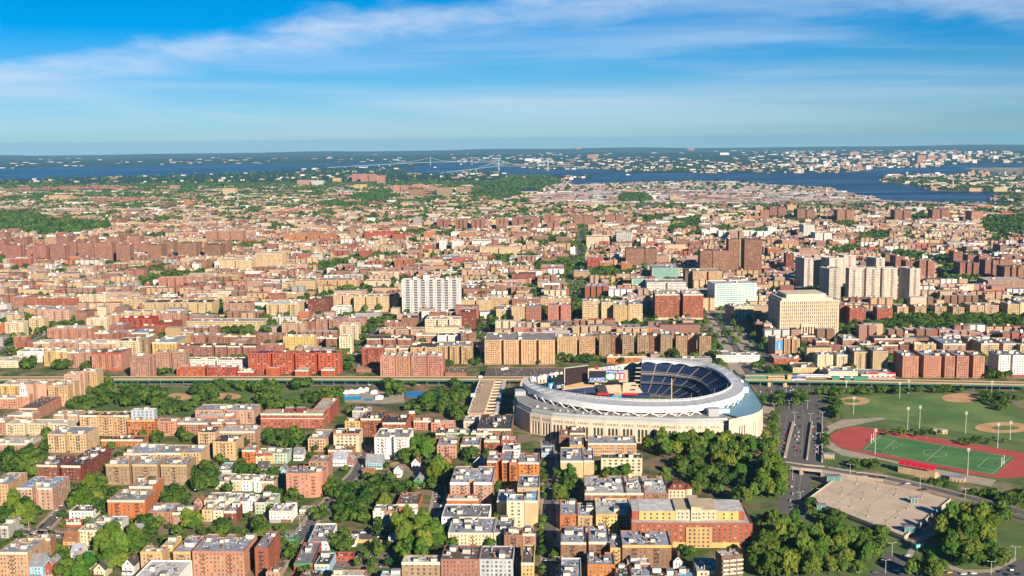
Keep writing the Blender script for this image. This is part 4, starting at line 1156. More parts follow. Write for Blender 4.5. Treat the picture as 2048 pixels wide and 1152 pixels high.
rows('on the right skyline', 'L', [
	(14, 148, 500, 492, 15, 'rose', 'brown', 'f1'), (236, 378, 515, 506, 14, 'rose', 'brown', 'f1'), (556, 696, 522, 514, 15, 'rose', 'brown', 'f1'), (1016, 1154, 522, 514, 15, 'rose', 'brown', 'f1'), (1318, 1456, 518, 510, 14, 'rose', 'brown', 'f1'), (1630, 1726, 532, 520, 13, 'salmon', 'brown', ''), (155, 232, 480, 474, 12, 'tan', 'brown', ''), (420, 468, 560, 552, 7, 'tan', 'tan', ''),
	(286, 376, 640, 625, 14, 'pale grey', 'pale', ''), (378, 516, 705, 690, 10, 'pale grey', 'pale', 'f1'), (518, 650, 762, 750, 6, 'pale grey', 'pale', ''),
	(1325, 1515, 628, 618, 6, 'pale grey', 'pale', 'f2'), (710, 850, 650, 638, 6, 'white', 'white', 'f1'), (1440, 1740, 690, 676, 5, 'pink', 'tan', 'f1'), (530, 735, 712, 696, 6, 'rose', 'tan', 'f1'), (1870, 1960, 530, 520, 7, 'red', 'tan', ''), (1955, 2030, 712, 700, 5, 'brick red', 'tan', ''), (1860, 1905, 800, 785, 11, 'olive brown', 'brown', ''), (860, 950, 560, 552, 6, 'orange', 'tan', ''), (1100, 1275, 500, 494, 6, 'pale grey', 'white', ''),
	(0, 70, 660, 650, 10, 'white', 'white', ''), (115, 250, 765, 750, 7, 'salmon', 'white', ''), (0, 110, 830, 815, 8, 'orange', 'tan', ''), (145, 210, 870, 860, 14, 'dark red', 'brown', ''), (250, 420, 840, 825, 8, 'pink', 'tan', ''),
	(1214, 1336, 925, 905, 14, 'rose', 'brown', 'f1'), (1104, 1206, 930, 915, 13, 'rose', 'brown', ''), (1022, 1100, 892, 875, 12, 'rose', 'brown', ''), (1538, 1692, 942, 925, 13, 'rose', 'brown', 'f2'), (1486, 1560, 852, 840, 12, 'rose', 'brown', ''), (1600, 1690, 880, 868, 12, 'rose', 'brown', ''), (1692, 1786, 885, 872, 12, 'rose', 'brown', ''), (1740, 1850, 922, 908, 13, 'rose', 'brown', 'f1'), (1856, 1964, 915, 905, 12, 'rose', 'brown', ''), (1895, 2050, 975, 955, 12, 'rose', 'brown', 'f2'), (940, 1020, 870, 858, 10, 'brown', 'brown', ''), (1760, 2100, 1085, 1055, 7, 'pink', 'pink' if False else 'pale', ''),
], **TW)
CV = dict(TW, style='s', fix=1, where='in the cream tower cluster')
for (xl, xr, yf, n, D_, lab) in [(292, 364, 905, 22, 34, 'tall cream tower with shaded side, leftmost of the cluster'), (492, 602, 905, 22, 30, 'cream tower behind the leftmost pair of the cluster'), (606, 704, 884, 22, 30, 'cream tower standing farthest back in the cluster'), (492, 586, 990, 21, 34, 'cream tower with dark shaded side left of the wide slab'),
								 (866, 936, 905, 20, 34, 'cream tower rising behind the wide cream slab'), (1138, 1220, 990, 21, 34, 'cream tower right of the wide cream slab, rightmost of the cluster')]:
	B('L', xl, xr, yf, yf - 20, n, 'stone white', 'pale', '', yaw=-17, D=D_, label=lab, **CV)
B('L', 652, 1036, 988, 960, 21, 'stone white', 'pale', 'f2', yaw=-3, D=20, label='wide cream slab tower with balcony columns in the cream cluster', **CV)
B('L', 372, 488, 885, 870, 22, 'stone white', 'pale', '', yaw=-3, D=18, label='cream slab tower with balconies behind the leftmost cream tower', **CV)
# ------------------------------------------------------------------ lettering (meshes fitted to a 1 x 1 box)
_TXT = {}
def text_mesh(s, m):
	k = (s, m.name)
	if k in _TXT:
		return _TXT[k]
	cu = bpy.data.curves.new('lettering', 'FONT')
	cu.body = s
	cu.extrude = 0.02
	o = bpy.data.objects.new('lettering_tmp', cu)
	COL.objects.link(o)
	dg = bpy.context.evaluated_depsgraph_get()
	dg.update()
	me = bpy.data.meshes.new_from_object(o.evaluated_get(dg))
	co = np.empty(len(me.vertices) * 3)
	me.vertices.foreach_get('co', co)
	co = co.reshape(-1, 3)
	lo, hi = co.min(0), co.max(0)
	ex = np.maximum(hi - lo, 1e-6)
	co[:, 0] = (co[:, 0] - lo[0]) / ex[0]
	t = (co[:, 1] - lo[1]) / ex[1]
	d = (co[:, 2] - lo[2]) / ex[2]
	co = np.stack([co[:, 0], -d * 0.15, t], 1)
	me.vertices.foreach_set('co', co.ravel())
	me.materials.clear()
	me.materials.append(m)
	me.update()
	COL.objects.unlink(o)
	bpy.data.objects.remove(o)
	_TXT[k] = me
	return me
M_BLUE = mat('sign_blue', (0.01, 0.06, 0.32), 0.5)
M_NAVY = mat('seat_navy', (0.013, 0.032, 0.088), 0.55, noise=0.15, nscale=0.3)
M_RED = mat('sign_red', (0.55, 0.015, 0.02), 0.5)
M_SCREEN = mat('dark_screen', (0.035, 0.018, 0.016), 0.4)
M_SCREEN2 = mat('black_screen', (0.018, 0.019, 0.021), 0.4)
M_SIGNW = mat('sign_white', (0.80, 0.80, 0.78), 0.5)
M_SIGNG = mat('sign_green', (0.05, 0.30, 0.10), 0.5)
M_CYAN = mat('sign_cyan', (0.02, 0.30, 0.60), 0.5)
M_YELLOW = mat('yellow_paint', (0.85, 0.55, 0.02), 0.5)
M_ORNG = mat('orange_sign', (0.8, 0.28, 0.03), 0.5)
for s, m in [('DELTA', M_BLUE), ('DELTA', M_SIGNW), ('CASIO', M_SIGNW), ('HESS', M_SIGNG), ('MetLife', M_SIGNW)]:
	text_mesh(s, m)

# ------------------------------------------------------------------ the ballpark
def smooth(pts, n):
	pts = [Vector(p) for p in pts]
	out = []
	m = len(pts) - 1
	for i in range(n):
		t = i / (n - 1) * m
		k = min(int(t), m - 1)
		f = t - k
		p0, p1, p2, p3 = pts[max(k - 1, 0)], pts[k], pts[k + 1], pts[min(k + 2, m)]
		out.append(0.5 * ((2 * p1) + (p2 - p0) * f + (2 * p0 - 5 * p1 + 4 * p2 - p3) * f * f + (3 * p1 - p0 - 3 * p2 + p3) * f ** 3))
	return out
def ballpark():
	ZR = 34.0
	outer_px = [(1047, 756), (1048, 763), (1053, 771), (1074, 782), (1106, 792), (1149, 801), (1199, 808.5), (1274, 813.5), (1349, 813.5), (1399, 810), (1449, 800), (1474, 790), (1485, 779), (1484, 767), (1461, 742), (1424, 726.5), (1374, 718.5), (1330, 716), (1284, 715)]
	inner_px = [(1064, 756), (1065, 762), (1070, 769), (1094, 779.5), (1125, 787), (1160, 792.5), (1205, 798), (1274, 803), (1345, 803), (1392, 799.5), (1430, 791), (1452, 782), (1461, 774), (1460, 765), (1443, 747.5), (1412, 733.5), (1368, 726.5), (1330, 723), (1284, 721.5)]
	N = 110
	ro = [Vector(p[:2]) for p in smooth([P(x, y, ZR) for x, y in outer_px], N)]
	ri = [Vector(p[:2]) for p in smooth([P(x, y, ZR) for x, y in inner_px], N)]
	C = Vector((sum(p.x for p in ri) / N, sum(p.y for p in ri) / N))
	C = Vector((P(1275, 757, ZR)[:2]))
	root = empty('baseball_stadium', (C.x, C.y, 0))
	tag(root, 'large round baseball stadium with white frieze roof and limestone arcade', 'stadium')
	ro = [p - C for p in ro]
	ri = [p - C for p in ri]
	M_LIME = mat('stadium_limestone', (0.60, 0.49, 0.37), 0.85, noise=0.12, nscale=0.06)
	M_ROOFM = mat('stadium_roof_metal', (0.50, 0.50, 0.49), 0.5, noise=0.10, nscale=0.05)
	M_ATTIC = mat('stadium_attic_metal', (0.37, 0.38, 0.37), 0.5, noise=0.08, nscale=0.08)
	M_TERR = mat('stadium_terrace', (0.30, 0.285, 0.265), 0.9, noise=0.2, nscale=0.1)
	M_SCON = mat('stand_concrete', (0.42, 0.34, 0.24), 0.9, noise=0.12, nscale=0.2)
	M_FRONT = mat('deck_front_dark', (0.10, 0.10, 0.11), .7)
	M_BROOF = mat('blue_membrane_roof', (0.17, 0.33, 0.42), 0.7, noise=0.15, nscale=0.05)
	def v3(p, z):
		return (p.x, p.y, z)
	# canopy roof: panel by panel
	top = MB()
	for i in range(N - 1):
		m = 0
		top.poly([v3(ro[i], ZR), v3(ro[i + 1], ZR), v3(ri[i + 1], ZR + .6), v3(ri[i], ZR + .6)], m)
	for i in range(N - 1):
		top.poly([v3(ri[i], 32.6), v3(ri[i + 1], 32.6), v3(ro[i + 1], 32.4), v3(ro[i], 32.4)], 1)
	ca = top.build('canopy_roof', [M_ROOFM, M_SCON], root)
	sm = MB()
	for i in range(0, N - 1, 3):
		sm = MB()
		sm.bar(v3(ro[i], ZR + .08), v3(ri[i], ZR + .68), .35)
		sm.build('roof_seam', mat('roof_seam_metal', (0.55, 0.57, 0.58), .5), ca)
	pass
	fa = MB()
	for i in range(N - 1):
		d0, d1 = ro[i].normalized() * .6, ro[i + 1].normalized() * .6
		a, b = ro[i] + d0, ro[i + 1] + d1
		fa.poly([v3(a, 28.0), v3(b, 28.0), v3(b, ZR + .35), v3(a, ZR + .35)])
		fa.poly([v3(a, ZR + .35), v3(b, ZR + .35), v3(ro[i + 1], ZR + .35), v3(ro[i], ZR + .35)])
		fa.poly([v3(ro[i], 28.0), v3(ro[i + 1], 28.0), v3(b, 28.0), v3(a, 28.0)])
	fa.build('white_fascia', M_WHITE, root)
	# the scalloped frieze hanging from the inner edge
	seg = 5
	k = 0
	for s0 in range(0, N - 1, seg):
		s1 = min(s0 + seg, N - 1)
		fr = MB()
		n = (s1 - s0) * 2
		def at(t):
			j = min(int(t), N - 2)
			return ri[j].lerp(ri[j + 1], t - j)
		for i in range(n):
			t0, t1 = s0 + (s1 - s0) * i / n, s0 + (s1 - s0) * (i + 1) / n
			def low(t):
				f = (t - s0) / (s1 - s0)
				return ZR - 1.1 - 2.6 * abs(2 * f - 1) ** 2.2
			a, b = at(t0), at(t1)
			fr.poly([v3(a, low(t0)), v3(b, low(t1)), v3(b, ZR + 1.0), v3(a, ZR + 1.0)])
			a2, b2 = a * 1.006, b * 1.006
			fr.poly([v3(b2, low(t1)), v3(a2, low(t0)), v3(a2, ZR + 1.0), v3(b2, ZR + 1.0)])
			fr.poly([v3(a, ZR + 1), v3(b, ZR + 1), v3(b2, ZR + 1), v3(a2, ZR + 1)])
		fr.build('frieze_panel', M_WHITE, root)
	rl = MB()
	for i in range(N - 1):
		a, b = ri[i] * 1.012, ri[i + 1] * 1.012
		for zz in (1.7, 2.4, 3.0):
			rl.bar(v3(a, ZR + zz), v3(b, ZR + zz), .22)
		rl.bar(v3(a, ZR + .5), v3(a, ZR + 3.0), .25)
	rl.build('railing', M_WHITE, root)
	for i in range(4, N - 2, 7):
		fl = MB()
		p = ri[i] * 1.012
		fl.tube(v3(p, ZR + .5), v3(p, ZR + 8.5), .18, .1, n=6)
		fl.build('flagpole', M_STEEL, root)
	# white V trusses below the fascia
	for i in range(1, N - 30, 3):
		tr = MB()
		a = ro[i] + ro[i].normalized() * .3
		b = ro[min(i + 1, N - 1)].lerp(ro[min(i + 2, N - 1)], .5) + ro[i].normalized() * 1.2
		c = ro[min(i + 3, N - 1)] + ro[i].normalized() * .3
		tr.bar(v3(b, 28.6), v3(a, 23.6), .85)
		tr.bar(v3(b, 28.6), v3(c, 23.6), .85)
		tr.build('truss', M_WHITE, root)
	inn = MB()
	for i in range(N - 1):
		a, b = ro[i] * .965, ro[i + 1] * .965
		inn.poly([v3(a, 20), v3(b, 20), v3(b, 32.4), v3(a, 32.4)])
	inn.build('upper_wall', M_SCON, root)
	# limestone arcade
	fp = [(1027, 800), (1033, 812), (1060, 826), (1103, 834), (1152, 838), (1211, 841.5), (1300, 845), (1353, 847), (1405, 847), (1456, 845.5)]
	gp = [(1458, 840), (1466, 837.5), (1503, 829), (1516, 823.5), (1524, 818), (1526.5, 811), (1518, 797), (1501, 770), (1487, 757), (1466, 738)]
	FP = [Vector(P(x, y, 22)[:2]) - C for x, y in fp]
	GP = [Vector(P(x, y, 27)[:2]) - C for x, y in gp]
	def arch_wall(p0, p1, H, openings, name='arcade_wall', squares=True):
		"""openings: list of (start, width, sill, spring) along the wall"""
		d = p1 - p0
		L = d.length
		u = d / L
		n = Vector((u.y, -u.x))
		w, g = MB(), MB()
		def q(s, z, k=0.0):
			r = p0 + u * s - n * k
			return (r.x, r.y, z)
		s = 0.0
		for (a, ww, z0, z1) in openings:
			b = a + ww
			w.poly([q(s, 0), q(a, 0), q(a, H), q(s, H)])
			if z0 > .01:
				w.poly([q(a, 0), q(b, 0), q(b, z0), q(a, z0)])
			K = 6
			arc = [(a + ww / 2 - ww / 2 * math.cos(math.pi * i / K), z1 + ww / 2 * math.sin(math.pi * i / K)) for i in range(K + 1)]
			for i in range(K):
				(x0, y0), (x1, y1) = arc[i], arc[i + 1]
				w.poly([q(x0, y0), q(x1, y1), q(x1, H), q(x0, H)])
				w.poly([q(x0, y0), q(x0, y0, 1.0), q(x1, y1, 1.0), q(x1, y1)])
			w.poly([q(a, z0), q(a, z0, 1.0), q(a, z1, 1.0), q(a, z1)])
			w.poly([q(b, z0, 1.0), q(b, z0), q(b, z1), q(b, z1, 1.0)])
			g.poly([q(a, z0, 1.0), q(b, z0, 1.0), q(b, z1 + ww / 2, 1.0), q(a, z1 + ww / 2, 1.0)], 0)
			g.poly([q(a, z0 + 3.4, .96), q(b, z0 + 3.4, .96), q(b, z0 + 4.6, .96), q(a, z0 + 4.6, .96)], 1)
			s = b
		w.poly([q(s, 0), q(L, 0), q(L, H), q(s, H)])
		wall = w.build(name, M_LIME, root)
		if g.f:
			for f in range(0, len(g.f), 2):
				one = MB()
				one.poly([g.v[i] for i in g.f[f]], 0)
				one.poly([g.v[i] for i in g.f[f + 1]], 1)
				one.build('arched_window', [mat('arcade_dark_glass', (0.05, 0.055, 0.03), .4), mat('arcade_bronze', (0.16, 0.15, 0.07), .6)], wall)  # dark back pane with a bronze band across it
		return wall, q, L
	for i in range(len(FP) - 1):
		p0, p1 = FP[i], FP[i + 1]
		L = (p1 - p0).length
		ops = []
		if i >= 2:
			nb = max(1, round(L / 15.5))
			narrow = i == len(FP) - 2 or i == len(FP) - 3
			for k in range(nb):
				c = L * (k + .5) / nb
				if narrow:
					ops += [(c - 3.9 - .95, 1.9, 1, 12.5), (c + 3.9 - .95, 1.9, 1, 12.5)]
				else:
					ops += [(c - 3.7 - 1.25, 2.5, 1, 13), (c - 1.25, 2.5, 1, 13), (c + 3.7 - 1.25, 2.5, 1, 13)]
		wall, q, L = arch_wall(p0, p1, 22.0, ops)
		if ops:
			sq = MB()
			for (a, ww, z0, z1) in ops:
				for dx in (-.55, ww / 2 + .35):
					sq.poly([q(a + dx, 16.6, -.02), q(a + dx + 1.0, 16.6, -.02), q(a + dx + 1.0, 19.0, -.02), q(a + dx, 19.0, -.02)])
			o = sq.build('clerestory_glazing', mat('arcade_clerestory', (0.16, 0.13, 0.08), .7), wall)
			pil = MB()
			nb = max(1, round(L / 15.5))
			for k in range(nb + 1):
				s = min(max(L * k / nb, .8), L - .8)
				a, b = q(s - .7, 0, -.35), q(s + .7, 0, -.35)
				pil.poly([q(s - .7, 0, -.35), q(s + .7, 0, -.35), q(s + .7, 21.9, -.35), q(s - .7, 21.9, -.35)])
				pil.poly([q(s - .7, 0, 0), q(s - .7, 0, -.35), q(s - .7, 21.9, -.35), q(s - .7, 21.9, 0)])
				pil.poly([q(s + .7, 0, -.35), q(s + .7, 0, 0), q(s + .7, 21.9, 0), q(s + .7, 21.9, -.35)])
				pil.poly([q(s - .7, 21.9, -.35), q(s + .7, 21.9, -.35), q(s + .7, 21.9, 0), q(s - .7, 21.9, 0)])
			pil.build('pilaster_trim', M_LIME, wall)
		# coping and the grey attic set back behind it
		at = MB()
		d = (p1 - p0).normalized()
		n = Vector((-d.y, d.x))
		a, b = p0 + n * 1.6, p1 + n * 1.6
		at.poly([v3(a, 22), v3(b, 22), v3(b + n * .6, 26.6), v3(a + n * .6, 26.6)])
		at.poly([v3(p0, 22), v3(p1, 22), v3(b, 22), v3(a, 22)], 1)
		a2, b2 = a + n * 3.5, b + n * 3.5
		at.poly([v3(a + n * .6, 26.6), v3(b + n * .6, 26.6), v3(b2, 26.6), v3(a2, 26.6)])
		at.build('attic_panel', [M_ATTIC, M_LIME], root)
	for i in range(len(GP) - 1):
		p0, p1 = GP[i], GP[i + 1]
		L = (p1 - p0).length
		ops = []
		if i == 1:
			ops = [(L * .5 - 3.6 - .8, 1.6, 1, 17), (L * .5 - .8, 1.6, 1, 17), (L * .5 + 3.6 - .8, 1.6, 1, 17)]
		elif i in (2, 3):
			ops = [(L * .35 - .7, 1.4, 1, 17), (L * .65 - .7, 1.4, 1, 17)]
		arch_wall(p0, p1, 27.0, ops, 'gate_wall')
	close = [Vector(P(x, y, 22)[:2]) - C for x, y in [(1400, 724), (1284, 723), (1200, 735), (1110, 745), (1045, 760), (1028, 780)]]
	allp = FP + GP + close
	bk = MB()
	chain = [GP[-1]] + close + [FP[0]]
	for a, b in zip(chain, chain[1:]):
		bk.poly([v3(a, 0), v3(b, 0), v3(b, 22), v3(a, 22)])
	bk.build('rear_wall', M_LIME, root)
	# terraces between the outer walls and the ring, by angle round the centre
	def hit(poly, th, closed=True):
		d = Vector((math.cos(th), math.sin(th)))
		best = None
		for a, b in zip(poly, poly[1:] + ([poly[0]] if closed else [])):
			e = b - a
			den = d.x * e.y - d.y * e.x
			if abs(den) < 1e-9:
				continue
			t = (a.x * e.y - a.y * e.x) / den
			s = (a.x * d.y - a.y * d.x) / den
			if t > 0 and -1e-6 <= s <= 1 + 1e-6 and (best is None or t > best):
				best = t
		return best
	A = [math.atan2(p.y, p.x) for p in ro]
	for kk in range(1, N):
		while A[kk] < A[kk - 1] - 1e-3:
			A[kk] += 2 * math.pi
	terr, bl = MB(), MB()
	ns = 140
	span = A[-1] - A[0]
	for i in range(ns):
		t0, t1 = A[0] + span * i / ns, A[0] + span * (i + 1) / ns
		pts = []
		for t in (t0, t1):
			r0 = hit(ro, t, False)
			r1 = hit(allp, t)
			if r0 is None or r1 is None:
				break
			pts.append((Vector((math.cos(t), math.sin(t))), r0 * .965, max(r1 - 1.2, r0 * .97)))
		if len(pts) < 2:
			continue
		(d0, a0, b0), (d1, a1, b1) = pts
		tx, ty = PX(C.x + d0.x * b0, C.y + d0.y * b0, 25)
		isb = tx > 1478 and ty < 838
		if isb:
			if terr.f:
				terr.build('terrace_roof', M_TERR, root)
				terr = MB()
		(bl if isb else terr).poly([v3(d0 * a0, 24.1), v3(d1 * a1, 24.1), v3(d1 * b1, 24.1 if not isb else 26.2), v3(d0 * b0, 24.1 if not isb else 26.2)])
	terr.build('terrace_roof', M_TERR, root)
	bl.build('gate_roof', M_BROOF, root)
	# gate plant blocks
	def block(px, py, z, w, d, h, m, nm, rz=0.0):
		p = P(px, py, z) - Vector((C.x, C.y, 0))
		k = MB()
		k.box(-w / 2, 0, 0, w / 2, d, h)
		k.build(nm, m, root, (p.x, p.y, z), rz)
	block(1428, 833, 24.1, 11, 9, 8, M_ATTIC, 'plant_room')
	block(1449, 828, 24.1, 11, 7, 5, mat('pale_canopy', (0.42, 0.62, 0.68), .5), 'gate_canopy')
	block(1490, 786, 26.2, 8, 6, 6, M_WHITE, 'lift_head')
	block(1479, 766, 26.2, 9, 5, 3, M_WHITE, 'lift_head')
	block(1041, 795, 22, 12, 14, 7, M_ATTIC, 'plant_room')
	block(1036, 824, 14, 10, 12, 6, M_TERR, 'plant_room')
	block(1271, 825, 24.1, 2.4, 3, 10, M_STEEL, 'lift_mast')
	rr_ = random.Random(5)
	for i in range(26):
		t = i / 25
		x = 1075 + t * 380
		y = 805 + 27 * math.sin(math.pi * min(1, .12 + t * .9)) + rr_.uniform(-.8, .3)
		block(x, y, 24.1, rr_.uniform(1.5, 4), rr_.uniform(1, 3), rr_.uniform(1, 2.2), [M_STEEL, M_ATTIC, M_IRON][i % 3], 'air_handler')
	# seating decks in sections with aisles between
	field = MB()
	fpts = [v3(Vector((math.cos(t), math.sin(t))) * 62, .3) for t in [2 * math.pi * i / 48 for i in range(48)]]
	field.poly(fpts)
	field.build('playing_field', M_FIELD, root)
	def deck(name, k0, z0, k1, z1, nsec, i0=0, i1=N - 1, steps=7, rim=1.1):
		base = MB()
		for i in range(i0, i1):
			a, b = ri[i], ri[i + 1]
			lo = (z1 - z0) / steps + .1
			base.poly([v3(a * k0, z0 + .1), v3(b * k0, z0 + .1), v3(b * k1, z1 - lo), v3(a * k1, z1 - lo)])
			base.poly([v3(a * k0, z0 - .9), v3(b * k0, z0 - .9), v3(b * k0, z0 + .45), v3(a * k0, z0 + .45)], 1)
			base.poly([v3(b * k0, z0 - .9), v3(a * k0, z0 - .9), v3(a * k1, z1 - 3.0), v3(b * k1, z1 - 3.0)])
		dk = base.build(name, [M_SCON, M_FRONT], root)
		for s in range(nsec):
			f0 = i0 + (i1 - i0) * (s + .014) / nsec
			f1 = i0 + (i1 - i0) * (s + .986) / nsec
			sm_ = MB()
			def at(t):
				j = min(int(t), N - 2)
				return ri[j].lerp(ri[j + 1], t - j)
			cols = 4
			for c in range(cols):
				a, b = at(f0 + (f1 - f0) * c / cols), at(f0 + (f1 - f0) * (c + 1) / cols)
				for r in range(steps):
					q0, q1 = k0 + (k1 - k0) * (r / steps * .97 + .02), k0 + (k1 - k0) * ((r + 1) / steps * .97 + .02)
					h0, h1 = z0 + (z1 - z0) * (r / steps * .97 + .02) + .5, z0 + (z1 - z0) * ((r + 1) / steps * .97 + .02) + .5
					sm_.poly([v3(a * q0, h0), v3(b * q0, h0), v3(b * q1, h0 + .25), v3(a * q1, h0 + .25)])
					sm_.poly([v3(a * q1, h0 + .25), v3(b * q1, h0 + .25), v3(b * q1, h1), v3(a * q1, h1)])
			sm_.build('seat_section', M_NAVY, dk)
			ai = MB()
			a, b = at(f1), at(min(f1 + (i1 - i0) * .05 / nsec, N - 1.001))
			ai.poly([v3(a * k0, z0 + .9), v3(b * k0, z0 + .9), v3(b * k1, z1 + .5), v3(a * k1, z1 + .5)])
			ai.build('aisle', M_SCON, dk)
		return dk
	deck('upper_deck', .80, 21.0, .985, 31.0, 26, 2, N - 1)
	deck('middle_deck', .70, 13.0, .86, 19.5, 26, 4, N - 1)
	deck('lower_deck', .47, 2.0, .78, 11.5, 26, 6, N - 1, steps=9)
	# end wall of the stand, by the outfield
	ew = MB()
	e = ri[N - 1]
	eo = ro[N - 1]
	ew.poly([v3(e * .47, 0), v3(eo, 0), v3(eo, 33), v3(e * .8, 22), v3(e * .7, 14)])
	ew.build('stand_end_wall', M_ATTIC, root)
	for k in range(7):
		st = MB()
		p = (P(1266 + k * 1.0, 785 - k * 8.2, 8 + k * 4.0) - Vector((C.x, C.y, 0)))
		q = (P(1277 + k * .9, 785 - k * 8.2, 8 + k * 4.0) - Vector((C.x, C.y, 0)))
		st.bar(p, q, 1.0, h=1.3)
		st.build('ramp_slab', M_SCON, root)
	# bleachers and scoreboards in the outfield
	def W3(px, py, z):
		return P(px, py, z) - Vector((C.x, C.y, 0))
	def panel(name, x0, x1, ytop, hm, z1, m, y1=None, thick=.8):
		a, b = W3(x0, ytop, z1), W3(x1, y1 if y1 is not None else ytop, z1)
		d = b - a
		k = MB()
		k.box(0, 0, -hm, d.length, thick, 0, bottom=True)
		return k.build(name, m, root, a, math.atan2(d.y, d.x)), d.length
	ms, L = panel('video_screen', 1130, 1176, 737, 21, 37, M_SCREEN, 731.5)
	fm = MB()
	fm.box(-1, -.05, 0.02, L + .4, 1.1, .9, bottom=True)
	fm.box(-1.2, -.05, -21, -.02, 1.1, 0, bottom=True)
	fm.build('screen_frame', M_STEEL, ms)
	# centre board
	def sub(x0, x1, yt, yb_, m, nm, par=root, z=35.0, off=0.0):
		a, b = W3(x0, 741, z), W3(x1, 741, z)
		s = (b - a).length / max(x1 - x0, 1e-6)
		k = MB()
		zt, zb = -(yt - 741) * s, -(yb_ - 741) * s
		k.box(0, -.12 - off, zb, (b - a).length, -.01, zt, bottom=True)
		o = k.build(nm, m, par, a, 0.0)
		return o, (b - a).length, zt, zb
	def lettering(txt, m, par, w, zt, zb, mx=.06, mz=.15, off=-.2):
		h = zt - zb
		link('lettering', text_mesh(txt, m), par, (w * mx, off, zb + h * mz), 0, (w * (1 - 2 * mx), 1, h * (1 - 2 * mz)))
	cb, L = panel('scoreboard_backing', 1177, 1256, 740, 15, 35.4, M_SCON)
	sub(1179, 1211, 742, 755, M_SCREEN2, 'scoreboard_screen')
	o, w, zt, zb = sub(1178, 1211, 755.3, 763, M_BLUE, 'advert_board')
	lettering('CASIO', M_SIGNW, o, w, zt, zb)
	o, w, zt, zb = sub(1211.4, 1249, 740.4, 746.4, M_BLUE, 'advert_board')
	lettering('MetLife', M_SIGNW, o, w, zt, zb, .04, .2)
	o, w, zt, zb = sub(1211.4, 1230, 746.7, 760.5, M_SIGNG, 'advert_board')
	el = MB()
	el.poly([(w / 2 + w * .46 * math.cos(t), -.16, (zt + zb) / 2 + (zt - zb) * .40 * math.sin(t)) for t in [2 * math.pi * i / 20 for i in range(20)]])
	el.build('advert_oval', M_SIGNW, o)
	lettering('HESS', M_SIGNG, o, w, zt, zb, .16, .36, -.22)
	o, w, zt, zb = sub(1230.4, 1249.4, 746.7, 760.5, M_RED, 'advert_board')
	rr2 = random.Random(2)
	mk = MB()
	for sx in (.08, .54):
		for j in range(5):
			z0 = zb + (zt - zb) * (.12 + j * .16)
			mk.box(w * (sx + rr2.uniform(0, .05)), -.18, z0, w * (sx + .36 - rr2.uniform(0, .06)), -.14, z0 + (zt - zb) * .10, bottom=True)
	mk.build('logo_mark', M_SIGNW, o)
	sub(1216, 1238, 761, 766, M_SCREEN2, 'scoreboard_screen')
	# rooftop letters
	a = W3(1203, 739, 35.6)
	b = W3(1243, 739, 35.6)
	sg = link('rooftop_lettering', text_mesh('DELTA', M_BLUE), root, a, 0, ((b - a).length, 3, 4.6))
	tr_ = MB()
	a = W3(1188, 739, 35.6)
	tr_.poly([(0, 0, 0), (6.2, 0, 0), (3.6, 0, 5)], 0)
	tr_.poly([(0, -.1, 0), (2.6, -.1, 1.7), (3.3, -.1, 5)], 1)
	tr_.build('logo_mark', [M_RED, mat('dark_red_sign', (.28, .01, .015), .5)], root, a)
	ls, L = panel('video_screen', 1107, 1129, 754.5, 12.5, 28, M_SCREEN2, 750.5)
	nb, L2 = panel('advert_board', 1108, 1131, 770, 6, 20, M_NAVY, 766)
	link('lettering', text_mesh('DELTA', M_SIGNW), nb, (L2 * .25, -.12, -4.6), 0, (L2 * .7, 1, 3.4))
	ap, L3 = panel('advert_board', 1097, 1107.5, 767, 9, 22, M_CYAN, 764)
	ds = MB()
	ds.poly([(L3 / 2 + 2.2 * math.cos(t), -.1, -4.2 + 2.6 * math.sin(t)) for t in [2 * math.pi * i / 16 for i in range(16)]])
	ds.build('logo_mark', M_SIGNW, ap)
	# bleacher decks
	M_BL = mat('bleacher_deck', (0.50, 0.32, 0.17), .9, noise=.1)
	def quad(name, pts, m):
		k = MB()
		vs = [W3(*p) for p in pts]
		k.poly(vs)
		lo = [Vector((v.x, v.y, v.z - 3.5)) for v in vs]
		for i in range(len(vs)):
			j = (i + 1) % len(vs)
			k.poly([lo[i], lo[j], vs[j], vs[i]])
		return k.build(name, m, root)
	quad('bleacher_deck', [(1124, 778, 14), (1188, 771, 14), (1190, 764, 18), (1175, 762, 18), (1128, 772, 18)], M_BL)
	quad('bleacher_stand', [(1132, 784, 9), (1195, 779, 9), (1190, 773, 13.5), (1126, 780, 13.5)], M_NAVY)
	quad('batters_eye', [(1198, 786, 6), (1216, 786, 6), (1209, 769, 16), (1192, 769, 16)], M_SCREEN2)
	quad('bleacher_deck', [(1216, 785, 6), (1244, 785, 6), (1240, 766, 17), (1210, 766, 17)], M_SCON)
	quad('bleacher_deck', [(1245, 785, 6), (1285, 784, 6), (1270, 764, 17), (1246, 766, 17)], M_SCON)
	quad('bullpen_wall', [(1196, 790, 4), (1300, 790, 4), (1298, 786, 5), (1196, 786, 5)], M_NAVY)
	for x0, x1, y, m in [(1195, 1219, 786, M_RED), (1224, 1243, 791, M_CYAN), (1228, 1244, 786, M_ORNG), (1247, 1275, 786, M_RED)]:
		panel('wall_banner', x0, x1, y, 2.6, 7.5, m)
	for i, (x0, m) in enumerate([(1249, M_RED), (1263, M_SIGNG), (1276, M_CYAN), (1288, M_RED), (1305, M_BLUE), (1319, M_ORNG)]):
		pass
	pole = MB()
	b = W3(1343, 801, 22)
	pole.tube((b.x, b.y, 0), (b.x, b.y, 47), .5, .45, n=8)
	pole.build('foul_pole', M_YELLOW, root)
	# flag mast group at the left end
	for i in range(14):
		p = W3(1066 + i * 7.6, 757.5 - i * 1.3 + (i > 9) * .3, 28)
		k = MB()
		k.box(-.9, -.2, -3, .9, .2, 3.2, bottom=True)
		k.build('pennant', [M_SIGNW, M_BLUE, M_STEEL][i % 3], root, p)
